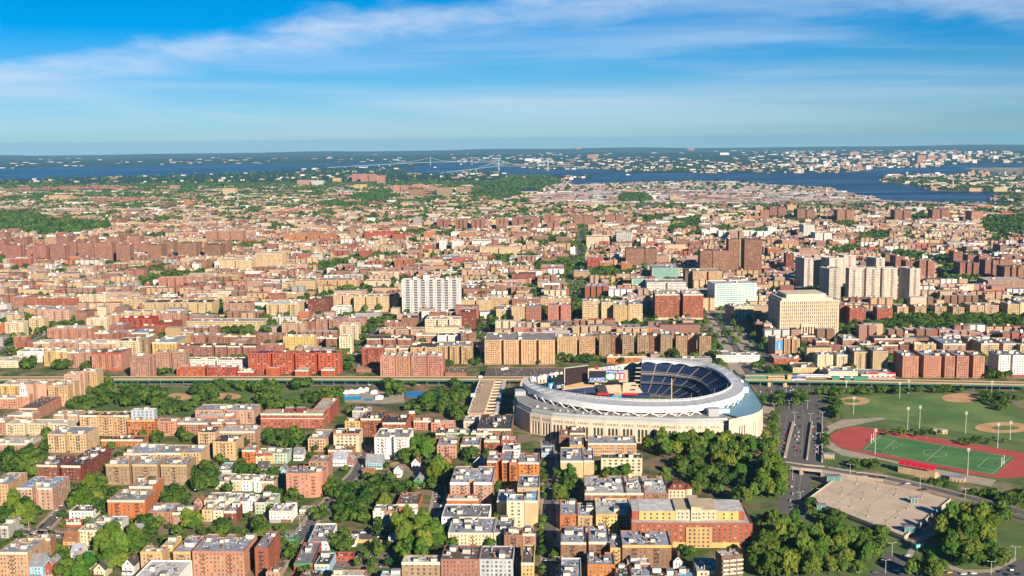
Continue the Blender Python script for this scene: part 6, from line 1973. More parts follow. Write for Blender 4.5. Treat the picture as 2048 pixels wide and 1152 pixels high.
for (x0, x1, y, h, D_h, rf, lab) in [(1385, 1500, 395, 4, 9, 'silver', 'grey roofed field house beside the red stand'), (1262, 1370, 40, 3.5, 6, 'white', 'white dugout shed beside the outfield'), (425, 505, 225, 4, 6, 'silver', 'small kiosk beside the running track curve')]:
	a, b = P(*T('H', x0, y), h), P(*T('H', x1, y + (15 if x0 > 1300 else 6)), h)
	L = (b - a).length
	rz = math.atan2(b.y - a.y, b.x - a.x)
	root = empty('field_house', (a.x, a.y, 0), rz)
	tag(root, lab, 'field house')
	w = MB()
	w.box(0, 0, 0, L, D_h, h)
	w.build('wall', wallmat('buff'), root)
	k = MB()
	k.box(-.5, -.5, h + .01, L + .5, D_h + .5, h + .5, bottom=True)
	k.build('roof', roofmat(rf), root)
	dr = MB()
	for i in range(4):
		dr.poly([(L * (i + .3) / 4, -.03, .1), (L * (i + .6) / 4, -.03, .1), (L * (i + .6) / 4, -.03, 2.3), (L * (i + .3) / 4, -.03, 2.3)])
	dr.build('door', M_MID, root)
# parking deck with stair pavilions
def pdeck():
	z = 3.4
	cs = [P(*T('H', x, y), z) for x, y in [(303, 567), (1040, 858), (1402, 562), (560, 377)]]
	o = cs[0].copy()
	root = empty('parking_deck', (o.x, o.y, 0))
	tag(root, 'big empty tan concrete parking deck with small lamps', 'parking deck')
	q = [(c.x - o.x, c.y - o.y) for c in cs]
	s = MB()
	s.prism(q, 2.2, z)
	s.build('deck_slab', mat('deck_concrete', (0.56, 0.435, 0.31), .9, noise=.17, nscale=.05, detail=9), root)
	k = MB()
	iq = inset(q, .5)
	for i in range(4):
		j = (i + 1) % 4
		k.poly([(*q[i], z), (*q[j], z), (*q[j], z + 1.1), (*q[i], z + 1.1)])
		k.poly([(*q[i], z + 1.1), (*q[j], z + 1.1), (*iq[j], z + 1.1), (*iq[i], z + 1.1)])
		k.poly([(*iq[j], z + .01), (*iq[i], z + .01), (*iq[i], z + 1.1), (*iq[j], z + 1.1)])
	k.build('parapet', M_CONC, root)
	lw = MB()
	l2 = inset(q, .4)
	for i in range(4):
		j = (i + 1) % 4
		lw.poly([(*l2[i], 0), (*l2[j], 0), (*l2[j], 2.2), (*l2[i], 2.2)])
	lw.build('lower_wall', M_CONC, root)
	sl = MB()
	a, b, c, d = [Vector(p) for p in q]
	for t in (.25, .5, .75):
		p0, p1 = a.lerp(b, t), d.lerp(c, t)
		sl.bar((p0.x, p0.y, z + .02), (p1.x, p1.y, z + .02), .25, h=.02)
	sl.build('deck_joint', mat('joint_tar', (.16, .12, .09), .9), root)
	register([tuple(c[:2]) for c in cs])
	for i, (x0, x1, yb, lab) in enumerate([(452, 556, 432, 'green glass stair pavilion at the upper corner of the parking deck'), (375, 440, 652, 'glass stair pavilion at the left notch of the parking deck'), (1092, 1142, 598, 'glass stair pavilion in the middle right of the parking deck'), (1045, 1115, 822, 'glass stair pavilion at the lower corner of the parking deck')]):
		a, b = P(*T('H', x0, yb), z), P(*T('H', x1, yb), z)
		L = (b - a).length
		st = empty('stair_pavilion', (a.x, a.y, z))
		tag(st, lab, 'pavilion', 'stair pavilions on the parking deck')
		w = MB()
		w.box(.2, .2, 0, L - .2, L * .55, 4.2)
		w.build('glass_wall', mat('pavilion_glass', (.07, .22, .19), .2), st)
		for xx in (0, L / 2, L):
			c = MB()
			c.box(xx - .25, -.1, 0, xx + .25, .5, 4.2)
			c.build('column', M_CONC, st)
		rf_ = MB()
		rf_.box(-.6, -.7, 4.2, L + .6, L * .55 + .6, 4.9, bottom=True)
		rf_.build('roof', roofmat('grey'), st)
	lm = MB()
	lm.box(-.6, -.6, 0, .6, .6, .9)
	lm.tube((0, 0, .9), (0, 0, 6.2), .12, n=6, mi=1)
	lm.box(-.9, -.15, 6.1, .9, .15, 6.35, 1, bottom=True)
	me = lm.mesh('deck_lamp', [M_CONC, M_IRON])
	for i, (x, y) in enumerate([(675, 448), (834, 485), (560, 528), (722, 567), (973, 538), (1173, 557), (632, 627), (1065, 642), (540, 692), (759, 698), (985, 712), (892, 780)]):
		p = P(*T('H', x, y), z)
		tag(link('deck_lamp', me, None, p), 'slim dark lamp post on a concrete block on the parking deck', 'lamp', 'lamp posts on the parking deck')
pdeck()
# garage with open beams beside the stadium
def beam_garage():
	z = 8.0
	cs = [P(x, y, z) for x, y in [(936, 826), (992, 826), (1011, 753), (961, 755)]]
	o = cs[0].copy()
	root = empty('parking_garage', (o.x, o.y, 0))
	tag(root, 'tan garage deck with a row of open cross beams beside the stadium', 'garage')
	q = [Vector((c.x - o.x, c.y - o.y)) for c in cs]
	mid0, mid1 = q[0].lerp(q[1], .58), q[3].lerp(q[2], .62)
	s = MB()
	s.prism([tuple(p) for p in (q[0], mid0, mid1, q[3])], 6.8, z)
	s.prism([tuple(p) for p in (mid0, q[1], q[2], mid1)], 2.5, 3.2)
	s.build('deck_slab', mat('garage_deck', (0.46, 0.33, 0.20), .9, noise=.12, nscale=.04), root)
	k = MB()
	k.bar((*q[0], z + .6), (*q[3], z + .6), .6, h=1.5)
	k.build('parapet', M_WHITE, root)
	w = MB()
	w.bar((*q[1], z - 1), (*q[2], z - 1), 4.0, h=2.2)
	w.build('ramp_wall', mat('pale_ramp', (.52, .50, .46), .8), root)
	for i in range(12):
		t = (i + .3) / 12
		a, b = mid0.lerp(mid1, t), q[1].lerp(q[2], t)
		bm_ = MB()
		bm_.bar((*a, z - .8), (*b, z - .8), 1.6, h=1.8)
		bm_.bar((a.x, a.y, 0), (a.x, a.y, z + .6), 1.3)
		bm_.build('cross_beam', M_SCONC, root)
	lw = MB()
	for a, b in ((q[0], q[1]), (q[1], q[2]), (q[3], q[0])):
		lw.poly([(*a, 0), (*b, 0), (*b, 6.4), (*a, 6.4)])
	lw.build('lower_wall', M_CONC, root)
	for i, (x, y) in enumerate([(961, 757), (946, 793)]):
		p = P(x, y, z) - Vector((o.x, o.y, 0))
		kb = MB()
		kb.box(-2.5, -2, 0, 2.5, 2, 3.6)
		kb.build('stair_head', M_WHITE, root, (p.x, p.y, z))
	register([tuple(c[:2]) for c in cs])
M_SCONC = mat('beam_concrete', (0.56, 0.43, 0.28), .85)
beam_garage()

# ------------------------------------------------------------------ elevated railway, station, train
def railway():
	z = 9.0
	px = [(-40, 757), (400, 756), (950, 756.5), (1250, 757), (1500, 757.5), (1680, 760), (2070, 768)]
	pts = [Vector(tuple(P(x, y, z))[:2]) for x, y in px]
	o0 = pts[0].copy()
	root = empty('elevated_railway', (o0.x, o0.y, 0))
	tag(root, 'long elevated railway on green steel trestles crossing the whole view', 'railway')
	q = [p - o0 for p in pts]
	w = 14.0
	s = strip([tuple(p) for p in q], w, z)
	s = [(b, a) if a.y < b.y else (a, b) for a, b in s]   # a = far edge, b = near edge
	dk = MB()
	for (a, b), (c, d) in zip(s, s[1:]):
		dk.poly([(b.x, b.y, z), (d.x, d.y, z), (c.x, c.y, z), (a.x, a.y, z)])
	dk.build('track_deck', mat('railway_ties', (0.22, 0.15, 0.085), .9, noise=.2, nscale=.3), root)
	sd1 = MB()
	for (a, b), (c, d) in zip(s, s[1:]):
		sd1.bar((b.x, b.y, z + .1), (d.x, d.y, z + .1), .8, h=2.0)
		sd1.bar((a.x, a.y, z + .1), (c.x, c.y, z + .1), .8, h=2.0)
	sd1.build('side_walkway', mat('railway_walkway', (0.34, 0.27, 0.16), .8, noise=.1), root)
	gi = MB()
	for (a, b), (c, d) in zip(s, s[1:]):
		e, f = a.lerp(b, .85), c.lerp(d, .85)
		gi.bar((e.x, e.y, z - 1.9), (f.x, f.y, z - 1.9), .7, h=2.0)
		e, f = a.lerp(b, .15), c.lerp(d, .15)
		gi.bar((e.x, e.y, z - 1.9), (f.x, f.y, z - 1.9), .7, h=2.0)
	M_GST = mat('green_steel', (0.06, 0.20, 0.15), .6, noise=.2, nscale=.2)
	gi.build('girder', M_GST, root)
	rl = MB()
	for (a, b), (c, d) in zip(s, s[1:]):
		for t in (.18, .28, .43, .57, .72, .82):
			e, f = a.lerp(b, t), c.lerp(d, t)
			rl.bar((e.x, e.y, z + .15), (f.x, f.y, z + .15), .18)
	rl.build('rail', mat('rail_steel', (0.20, 0.12, 0.08), .5, metal=.4), root)
	tm = MB()
	tm.bar((0, -5.5, 0), (0, -5.5, z - 1), .7)
	tm.bar((0, 5.5, 0), (0, 5.5, z - 1), .7)
	tm.bar((0, -6.5, z - 1.2), (0, 6.5, z - 1.2), .6, h=1.2)
	tm.bar((0, -5.5, z - 4), (0, 5.5, z - 1.6), .25)
	tm.bar((0, -5.5, z - 3.4), (3, -5.5, z - 1.2), .25)
	me = tm.mesh('trestle', M_GST)
	# walk along and place trestles every 15 m
	acc = 0.0
	for (a, c) in zip(q, q[1:]):
		L = (c - a).length
		u = (c - a) / L
		t = acc
		while t < L:
			p = a + u * t
			link('trestle', me, root, (p.x, p.y, 0), math.atan2(u.y, u.x))
			t += 15.0
		acc = t - L
	# station: platform houses and canopies
	def seg(x0, x1, y, zz, depth, h, nm, m, lab, cat, top=None):
		a, b = P(x0, y, zz), P(x1, y, zz)
		d = b - a
		r = empty(nm, (a.x, a.y, 0), math.atan2(d.y, d.x))
		tag(r, lab, cat)
		k = MB()
		k.box(0, 0, zz, d.length, depth, zz + h, bottom=True)
		k.build('wall', m, r)
		t = MB()
		t.box(-.4, -.4, zz + h + .01, d.length + .4, depth + .4, zz + h + .6, bottom=True)
		t.build('roof', top or m, r)
		return r, d.length
	M_CAN = mat('green_canopy', (0.05, 0.20, 0.13), .6)
	M_STN = wallmat('buff')
	seg(1490, 1534, 759, 9, 5, 4.6, 'station_house', mat('station_green_glass', (.09, .19, .15), .3), 'green glazed station platform house beside the stadium', 'station', M_STN)
	r, L = seg(1536, 1574, 761, 8, 7, 5.4, 'station_house', M_STN, 'cream station house bridging the highway', 'station', M_STN)
	g = MB()
	for i in range(9):
		g.poly([(L * (i + .2) / 9, -.03, 11), (L * (i + .8) / 9, -.03, 11), (L * (i + .8) / 9, -.03, 12.4), (L * (i + .2) / 9, -.03, 12.4)])
	g.build('window_glazing', M_GLASS, r)
	lw = MB()
	lw.box(0, .5, 0, 5, 5.5, 7.99)
	lw.box(L - 5, .5, 0, L, 5.5, 7.99)
	lw.build('pier', M_STN, r)
	seg(1575, 1583, 761, 9, 5, 6.6, 'lift_tower', wallmat('yellow'), 'orange yellow lift tower of the station', 'tower')
	r, L = seg(1584, 1611, 762, 8.5, 1.2, 5, 'billboard', M_BLUE, 'blue and white advertising billboard on the railway station', 'billboard')
	k = MB()
	k.poly([(0, -.04, 9.0), (L, -.04, 9.0), (L, -.04, 10.4), (L * .5, -.04, 11.4), (0, -.04, 10.2)], 0)
	k.poly([(0, -.06, 10.6), (L * .5, -.06, 11.9), (L, -.06, 10.8), (L, -.06, 11.6), (L * .5, -.06, 12.7), (0, -.06, 11.4)], 1)
	k.build('poster_print', [M_SIGNW, mat('poster_orange', (.7, .2, .02), .5)], r)
	for x0, x1, y in [(1664, 1679, 760.5), (1689, 1701, 760.5), (1707, 1736, 760.5)]:
		seg(x0, x1, y, 9, 3, 4.0, 'platform_shelter', M_CAN, 'teal platform shelter on the elevated railway, %s' % {1664: 'nearest the station', 1689: 'narrowest of three', 1707: 'longest of three'}[x0], 'shelter')
	# canopy and train
	a, b = P(1500, 748.5, 14), P(1600, 749, 14)
	cn = MB()
	d = b - a
	cn.box(0, 0, 0, d.length, 4, .5, bottom=True)
	for i in range(8):
		cn.bar((d.length * (i + .5) / 8, 2, -5), (d.length * (i + .5) / 8, 2, 0), .3)
	tag(cn.build('platform_canopy', M_CAN, None, a, math.atan2(d.y, d.x)), 'long green platform canopy behind the train', 'canopy')
	me_b, me_w = MB(), MB()
	me_b.box(0, 0, .5, 17.4, 3, 3.6)
	me_b.box(.3, .3, 3.6, 17.1, 2.7, 4.0)
	for i in range(7):
		x = 1.0 + i * 2.3
		me_w.poly([(x, -.03, 1.9), (x + 1.4, -.03, 1.9), (x + 1.4, -.03, 3.0), (x, -.03, 3.0)])
	mb_, mw_ = me_b.mesh('carriage_body', mat('train_silver', (.72, .72, .72), .35, metal=.2)), me_w.mesh('carriage_window', M_GLASS)
	p = P(1503, 753.5, 9.3)
	dv = (P(1660, 755.5, 9.3) - p)
	n = 7
	u = dv.normalized()
	for i in range(n):
		e = empty('train_carriage', p + u * (i * 18.2), math.atan2(u.y, u.x))
		tag(e, 'silver train carriage standing at the platform, number %s from the stadium end' % ['one', 'two', 'three', 'four', 'five', 'six', 'seven'][i], 'train', 'train carriages at the station')
		link('body', mb_, e)
		link('window_glazing', mw_, e)
	for i in range(len(pts) - 1):
		SEGS.append((tuple(pts[i]), tuple(pts[i + 1]), 26))
		for gx in range(int((min(pts[i].x, pts[i + 1].x) - 30) // 60), int((max(pts[i].x, pts[i + 1].x) + 30) // 60) + 1):
			for gy in range(int((min(pts[i].y, pts[i + 1].y) - 30) // 60), int((max(pts[i].y, pts[i + 1].y) + 30) // 60) + 1):
				RGRID.setdefault((gx, gy), []).append(len(SEGS) - 1)
railway()

# ------------------------------------------------------------------ far suspension bridges
def bridge(name, label, t0, t1, ztop, zdeck, approach0, approach1, kind_):
	a, b = P(*t0, 0), P(*t1, 0)
	root = empty(name, (a.x, a.y, 0))
	tag(root, label, 'bridge')
	M_BR = mat('bridge_paint', (.27, .33, .36), .6)
	d = b - a
	u = d.normalized()
	n = Vector((-u.y, u.x, 0)) * 13
	for p in (Vector((0, 0, 0)), d):
		t = MB()
		for s in (-1, 1):
			t.bar(p + n * s, p + n * s + Vector((0, 0, ztop)), 7)
		for z in (zdeck, (zdeck + ztop) / 2, ztop - 5):
			t.bar(p - n + Vector((0, 0, z)), p + n + Vector((0, 0, z)), 6)
		t.build('tower', M_BR, root)
	dk = MB()
	p0, p1 = P(*approach0, 0) - a, P(*approach1, 0) - a
	chain = [Vector((p0.x, p0.y, 6)), Vector((p0.x * .35, p0.y * .35, zdeck * .75)), Vector((0, 0, zdeck)), Vector((d.x, d.y, zdeck)), Vector((d.x + (p1.x - d.x) * .6, d.y + (p1.y - d.y) * .6, zdeck * .7)), Vector((p1.x, p1.y, 6))]
	for x, y in zip(chain, chain[1:]):
		dk.bar(x, y, 22, h=4.5)
	dk.build('deck', M_BR, root)
	cb = MB()
	def cable(p, q, zp, zq, sag):
		prev = None
		for i in range(13):
			t = i / 12
			z = zp + (zq - zp) * t - sag * 4 * t * (1 - t)
			c = p.lerp(q, t)
			c = Vector((c.x, c.y, z))
			if prev is not None:
				for s in (-1, 1):
					cb.bar(prev + n * s, c + n * s, 3.0)
			prev = c
	o = Vector((0, 0, 0))
	cable(o, d, ztop, ztop, ztop - zdeck - 6)
	cable(o, Vector((p0.x * .35, p0.y * .35, 0)), ztop, zdeck, 12)
	cable(d, Vector((d.x + (p1.x - d.x) * .6, d.y + (p1.y - d.y) * .6, 0)), ztop, zdeck, 12)
	cb.build('cable', M_BR, root)
	pr = MB()
	for x, y in ((chain[0], chain[1]), (chain[4], chain[5])):
		for i in range(6):
			c = x.lerp(y, (i + .5) / 6)
			pr.bar((c.x, c.y, 0), (c.x, c.y, c.z - 3), 10)
	pr.build('pier', M_BR, root)
bridge('suspension_bridge', 'farther suspension bridge with slim pale towers, left of the other', (861, 331.5), (944, 330.5), 100, 45, (655, 336), (1015, 329.5), 0)
bridge('suspension_bridge', 'nearer suspension bridge with tall pale towers crossing the strait', (998, 341), (1096, 341), 112, 45, (880, 347.5), (1180, 337), 1)
for i, (px_, h, lab) in enumerate([((1653, 391), 42, 'red and white banded chimney by the strait'), ((1905, 381), 60, 'tall tan chimney on the long low island')]):
	p = P(*px_, 0)
	k = MB()
	for j in range(6):
		k.tube((0, 0, h * j / 6), (0, 0, h * (j + 1) / 6), (5 if i == 0 else 6) - j * .4, (5 if i == 0 else 6) - (j + 1) * .4, n=10, mi=(j % 2) if i == 0 else 1)
	tag(k.build('chimney_stack', [M_RED, M_SIGNW] if i == 0 else [M_RED, M_CONC], None, p), lab, 'chimney')
for i, (x, y) in enumerate([(1256, 350), (922, 329), (870, 335)]):
	p = P(x, y, .5)
	k = MB()
	k.prism([(-16, -4), (12, -4), (18, 0), (12, 4), (-16, 4)], 0, 4)
	k.box(-10, -2.5, 4, 2, 2.5, 9)
	tag(k.build('boat', M_SIGNW, None, p), ['white motor boat with a wake on the strait', 'small white boat beyond the far bridge', 'small boat below the far bridge'][i], 'boat')
# ------------------------------------------------------------------ raise the buildings
settle(BLD)
for b in BLD:
	register(footprint(b, 1.2))

# ------------------------------------------------------------------ the rest of the city, laid out on its street grid
PARKS = {
	'far left wood': [(-80, 424), (35, 426), (97, 436), (170, 446), (222, 451), (225, 461), (160, 474), (95, 474), (0, 464), (-80, 464)],
	'creek wood': [(942, 399), (945, 375), (1000, 360), (1030, 353), (1100, 352), (1128, 368), (1090, 375), (1085, 385), (1040, 393), (1000, 403)],
	'small hill wood': [(1237, 398), (1250, 389), (1290, 390), (1305, 402), (1280, 407), (1240, 407)],
	'right skyline wood': [(1958, 447), (1990, 438), (2120, 436), (2120, 478), (1975, 471)],
	'courthouse park': [(1731, 662), (1740, 640), (1770, 630), (1860, 624), (2120, 614), (2120, 668), (1900, 674), (1760, 674)],
	'estate lawns': [(1340, 445), (1400, 440), (1400, 462), (1340, 470)],
	'estate trees': [(1870, 520), (1920, 515), (1960, 565), (1900, 580)],
	'far green': [(700, 395), (780, 383), (800, 400), (730, 408)],
}
PARKW = {k: [tuple(P(x, y, 0))[:2] for x, y in v] for k, v in PARKS.items()}
KEEP = [[tuple(P(x, y, 0))[:2] for x, y in v] for v in (
	[(1400, 600), (1470, 600), (1560, 740), (1440, 750), (1405, 700)],
	[(1020, 662), (1020, 640), (1410, 636), (1410, 660)],
	[(955, 752), (960, 722), (1430, 718), (1450, 752)],
	[(1535, 680), (1545, 655), (1690, 650), (1730, 690)],
	[(430, 700), (470, 650), (560, 650), (560, 690)],
)]
TREES = []         # (x, y, size, tone, tag)
def blocked(x, y):
	return occupied(x, y) or near_road(x, y, 0.5)
def in_park(x, y):
	for k, p in PARKW.items():
		if in_poly(x, y, p):
			return k
	return None
frng = random.Random(21)
FAR = []           # merged boxes: x, y, W, D, H, wall rgb, roof rgb
PAL = [('tan', 17), ('buff', 11), ('cream', 11), ('pinkish tan', 12), ('pink', 9), ('salmon', 5), ('rose', 17), ('brick red', 10), ('red', 3), ('orange', 3), ('white', 10), ('brown', 5), ('yellow', 3), ('pale grey', 6), ('grey', 3)]
PALN = [p for p, w in PAL for _ in range(w)]
RPAL = ['silver', 'silver', 'silver', 'white', 'white', 'grey', 'grey', 'brown', 'tan', 'pale', 'pale', 'grey', 'brown', 'dark', 'red']
def jit(c, k=.12):
	s = 1 + frng.uniform(-k, k)
	return tuple(min(.9, max(.01, .97 * v * s * (1 + frng.uniform(-.05, .05)))) for v in c)
cg, sg_ = math.cos(GRID), math.sin(GRID)
def uv2w(u, v):
	return u * cg + v * sg_, -u * sg_ + v * cg
v = 1525.0
row = 0
near_fill = []
while v < 8200:
	far_k = 1.0 if v < 4200 else (1.5 if v < 6000 else 2.2)
	span = v * 0.56
	u = -span - frng.uniform(0, 40)
	nxt = u + frng.uniform(90, 170)
	side = row % 2
	dep = frng.uniform(14, 19) * (1 if v < 4200 else 1.4)
	while u < span:
		if u > nxt:
			u += 15
			nxt = u + frng.uniform(100, 190)
		W = (frng.choice((14, 18, 24, 30, 38, 52)) if v < 2800 else frng.choice((9, 13, 18, 24, 32, 44))) * frng.uniform(.85, 1.2) * far_k
		x, y = uv2w(u + W / 2, v + dep / 2)
		px, py = PX(x, y, 0)
		u0 = u
		u += W + (frng.uniform(0, 5) if frng.random() < .35 else 0.05)
		if px < -50 or px > 2100 or y < 1400:
			continue
		ind = py < 412 and px > 1060 and (px < 1760 or py > 400)
		if on_water(x, y) or in_park(x, y) or any(in_poly(x, y, k) for k in KEEP):
			continue
		grove = math.sin(x * .0131 + 1.3 * math.sin(y * .0047)) + math.sin(y * .0089 + 1.7 * math.sin(x * .0061) + 2) + .8 * math.sin(x * .031 - y * .017)
		if not ind and (grove > 1.25 or frng.random() < .08) and not occupied(x, y):
			for _ in range(max(2, int(W / 7 / far_k))):
				TREES.append((x + frng.uniform(-.5, .5) * W, y + frng.uniform(-9, 9), frng.uniform(9, 14) * (1 if v < 4200 else 1.3), frng.random(), 'street'))
			continue
		if any(blocked(*uv2w(u0 + W * a, v + dep * b)) for a in (.05, .35, .65, .95) for b in (.05, .5, .95)):
			continue
		front = v < 2400 and any(occupied(*uv2w(u0 + W * a, v + dep + t)) for a in (.2, .8) for t in (10, 22, 36))
		if front and frng.random() < .75:
			if frng.random() < .6:
				TREES.append((x, y, frng.uniform(7, 10), frng.random(), 'street'))
			continue
		# cover of wooded, low streets towards the far left and the water
		green = .07 + .28 * (py < 420) + .25 * (py < 385) + .2 * (py < 400 and px < 560)
		if not ind and frng.random() < green:
			for _ in range(2 if v < 4200 else 3):
				TREES.append((x + frng.uniform(-W, W) * .5, y + frng.uniform(-8, 8), frng.uniform(8, 13) * (1 if v < 4200 else 1.5), frng.random(), 'street'))
			continue
		n = frng.choice((2, 3, 3, 4, 5, 5, 6)) if v < 2600 else frng.choice((2, 2, 3, 3, 4, 5, 6, 6))
		if py < 375:
			n = frng.choice((1, 2, 2, 3))
		wall = frng.choice(PALN)
		if frng.random() < .5 and side:
			wall = frng.choice(('tan', 'pinkish tan', 'rose', 'brown', 'buff'))
		roof = frng.choice(RPAL)
		D_ = dep
		if ind:
			n, wall, roof = frng.choice((2, 2, 3)), frng.choice(('white', 'grey', 'tan', 'salmon', 'rose', 'brown')), frng.choice(('white', 'pale', 'tan', 'grey', 'brown', 'silver'))
		if v < 2300:
			n += frng.choice((0, 1, 2))
			if front:
				n = 2
		if True:
			Hh, wc_, rc_ = FLOOR * n + frng.uniform(0, 2.5), jit(WALL[wall]), jit(ROOF[roof], .2)
			if v < 3700 and W > 19 and frng.random() < .75 and not ind:
				kk = max(2, int(W / 11))
				ww_ = W / kk
				for q_ in range(kk):
					FAR.append((u0 + q_ * ww_, v, ww_ - 2.6, D_ * .5, Hh + frng.choice((0, 0, .5)), wc_, rc_))
				FAR.append((u0, v + D_ * .5 + .05, W - 2.6, D_ * .5, Hh - .3, wc_, jit(ROOF[roof], .2)))
			else:
				FAR.append((u0, v, W, D_, Hh, wc_, rc_))
			if frng.random() < .6:
				FAR.append((u0 + W * frng.uniform(.1, .6), v + D_ * .4, 3.5 * far_k, 4, FLOOR * n + 4.5, jit(WALL[frng.choice(('cream', 'white', 'salmon'))]), jit(ROOF['white'])))
	if not side:
		ty = v + dep + 5
		u = -span
		while u < span:
			u += frng.uniform(8, 30) * (1 if v < 3000 else 1.6)
			x, y = uv2w(u, ty + frng.uniform(-3, 3))
			qx, qy = PX(x, y, 0)
			if qy < 412 and qx > 1060 and frng.random() < .85:
				continue
			if y > 1400 and not on_water(x, y) and frng.random() < (.75 if v < 4200 else .85):
				TREES.append((x, y, frng.uniform(8, 14) * (1 if v < 4200 else 1.4), frng.random(), 'yard'))
		v += dep + 10
	else:
		v += dep + 14 * (1 if v < 4200 else 1.3)
	row += 1
# warehouses and yards along the strait, suburbs beyond it
srng = random.Random(9)
for _ in range(900):
	px, py = srng.uniform(1075, 1800), srng.uniform(366, 416)
	p = P(px, py, 0)
	if on_water(p.x, p.y) or in_park(p.x, p.y):
		continue
	W, D_ = srng.uniform(40, 160), srng.uniform(30, 80)
	if on_water(p.x + W, p.y) or on_water(p.x, p.y + D_):
		continue
	c = srng.choice(('white', 'grey', 'tan', 'salmon', 'rose', 'pink', 'brown'))
	uu, vv = p.x * cg - p.y * sg_, p.x * sg_ + p.y * cg
	FAR.append((uu, vv, W, D_, srng.uniform(7, 13), jit(WALL[c]), jit(ROOF[srng.choice(('white', 'pale', 'tan', 'grey', 'silver', 'brown', 'brown', 'grey', 'shingle brown'))], .25)))
for _ in range(5200):
	d = 9000 * (3.2 ** srng.random()) if srng.random() < .75 else srng.uniform(8500, 12500)
	a = R(srng.uniform(-27, 27))
	x, y = d * math.sin(a), d * math.cos(a)
	px, py = PX(x, y, 0)
	if not (-40 < px < 2090) or py < 301 or on_water(x, y):
		continue
	dense = px > 1560 and py > 306
	if not dense and srng.random() < (.45 if px > 900 else .86):
		continue
	if py < 316 and px < 1500 and srng.random() < .8:
		continue
	isl = any(in_poly(x, y, IPOLY[k]) for k in ('airport', 'wooded'))
	if isl:
		continue
	k = d / 9000
	W, D_, h = srng.uniform(12, 45) * k, srng.uniform(12, 30) * k, srng.uniform(6, 14) * (1 + (dense and srng.random() < .3) * 1.8)
	c = srng.choice(('white', 'cream', 'white', 'salmon', 'pale grey', 'pink', 'tan'))
	uu, vv = x * cg - y * sg_, x * sg_ + y * cg
	FAR.append((uu, vv, W, D_, h, jit(WALL[c]), jit(ROOF[srng.choice(('white', 'pale', 'tan', 'grey'))], .2)))
for _ in range(150):
	px, py = srng.uniform(1770, 2060), srng.uniform(352, 381)
	p = P(px, py, 0)
	if in_poly(p.x, p.y, IPOLY['prison']) and in_poly(p.x + 40, p.y, IPOLY['prison']):
		uu, vv = p.x * cg - p.y * sg_, p.x * sg_ + p.y * cg
		FAR.append((uu, vv, srng.uniform(25, 110), srng.uniform(20, 50), srng.uniform(7, 22), jit(WALL[srng.choice(('white', 'cream', 'salmon', 'pale grey', 'tan'))]), jit(ROOF[srng.choice(('white', 'pale', 'grey'))])))
for (px, py, w, h) in [(1152, 301.5, 130, 90), (1175, 317, 120, 60), (1185, 317.5, 90, 55), (1700, 310, 150, 55), (1835, 322, 100, 70), (1855, 321, 90, 60), (1905, 318, 160, 45), (1375, 301.5, 160, 60), (1440, 310, 160, 40), (1000, 303, 200, 50), (1050, 322, 120, 35), (1068, 323, 100, 35)]:
	p = P(px, py, 0)
	uu, vv = p.x * cg - p.y * sg_, p.x * sg_ + p.y * cg
	FAR.append((uu, vv, w, 60, h, jit(WALL['salmon'] if h > 50 else WALL['white']), jit(ROOF['tan'])))
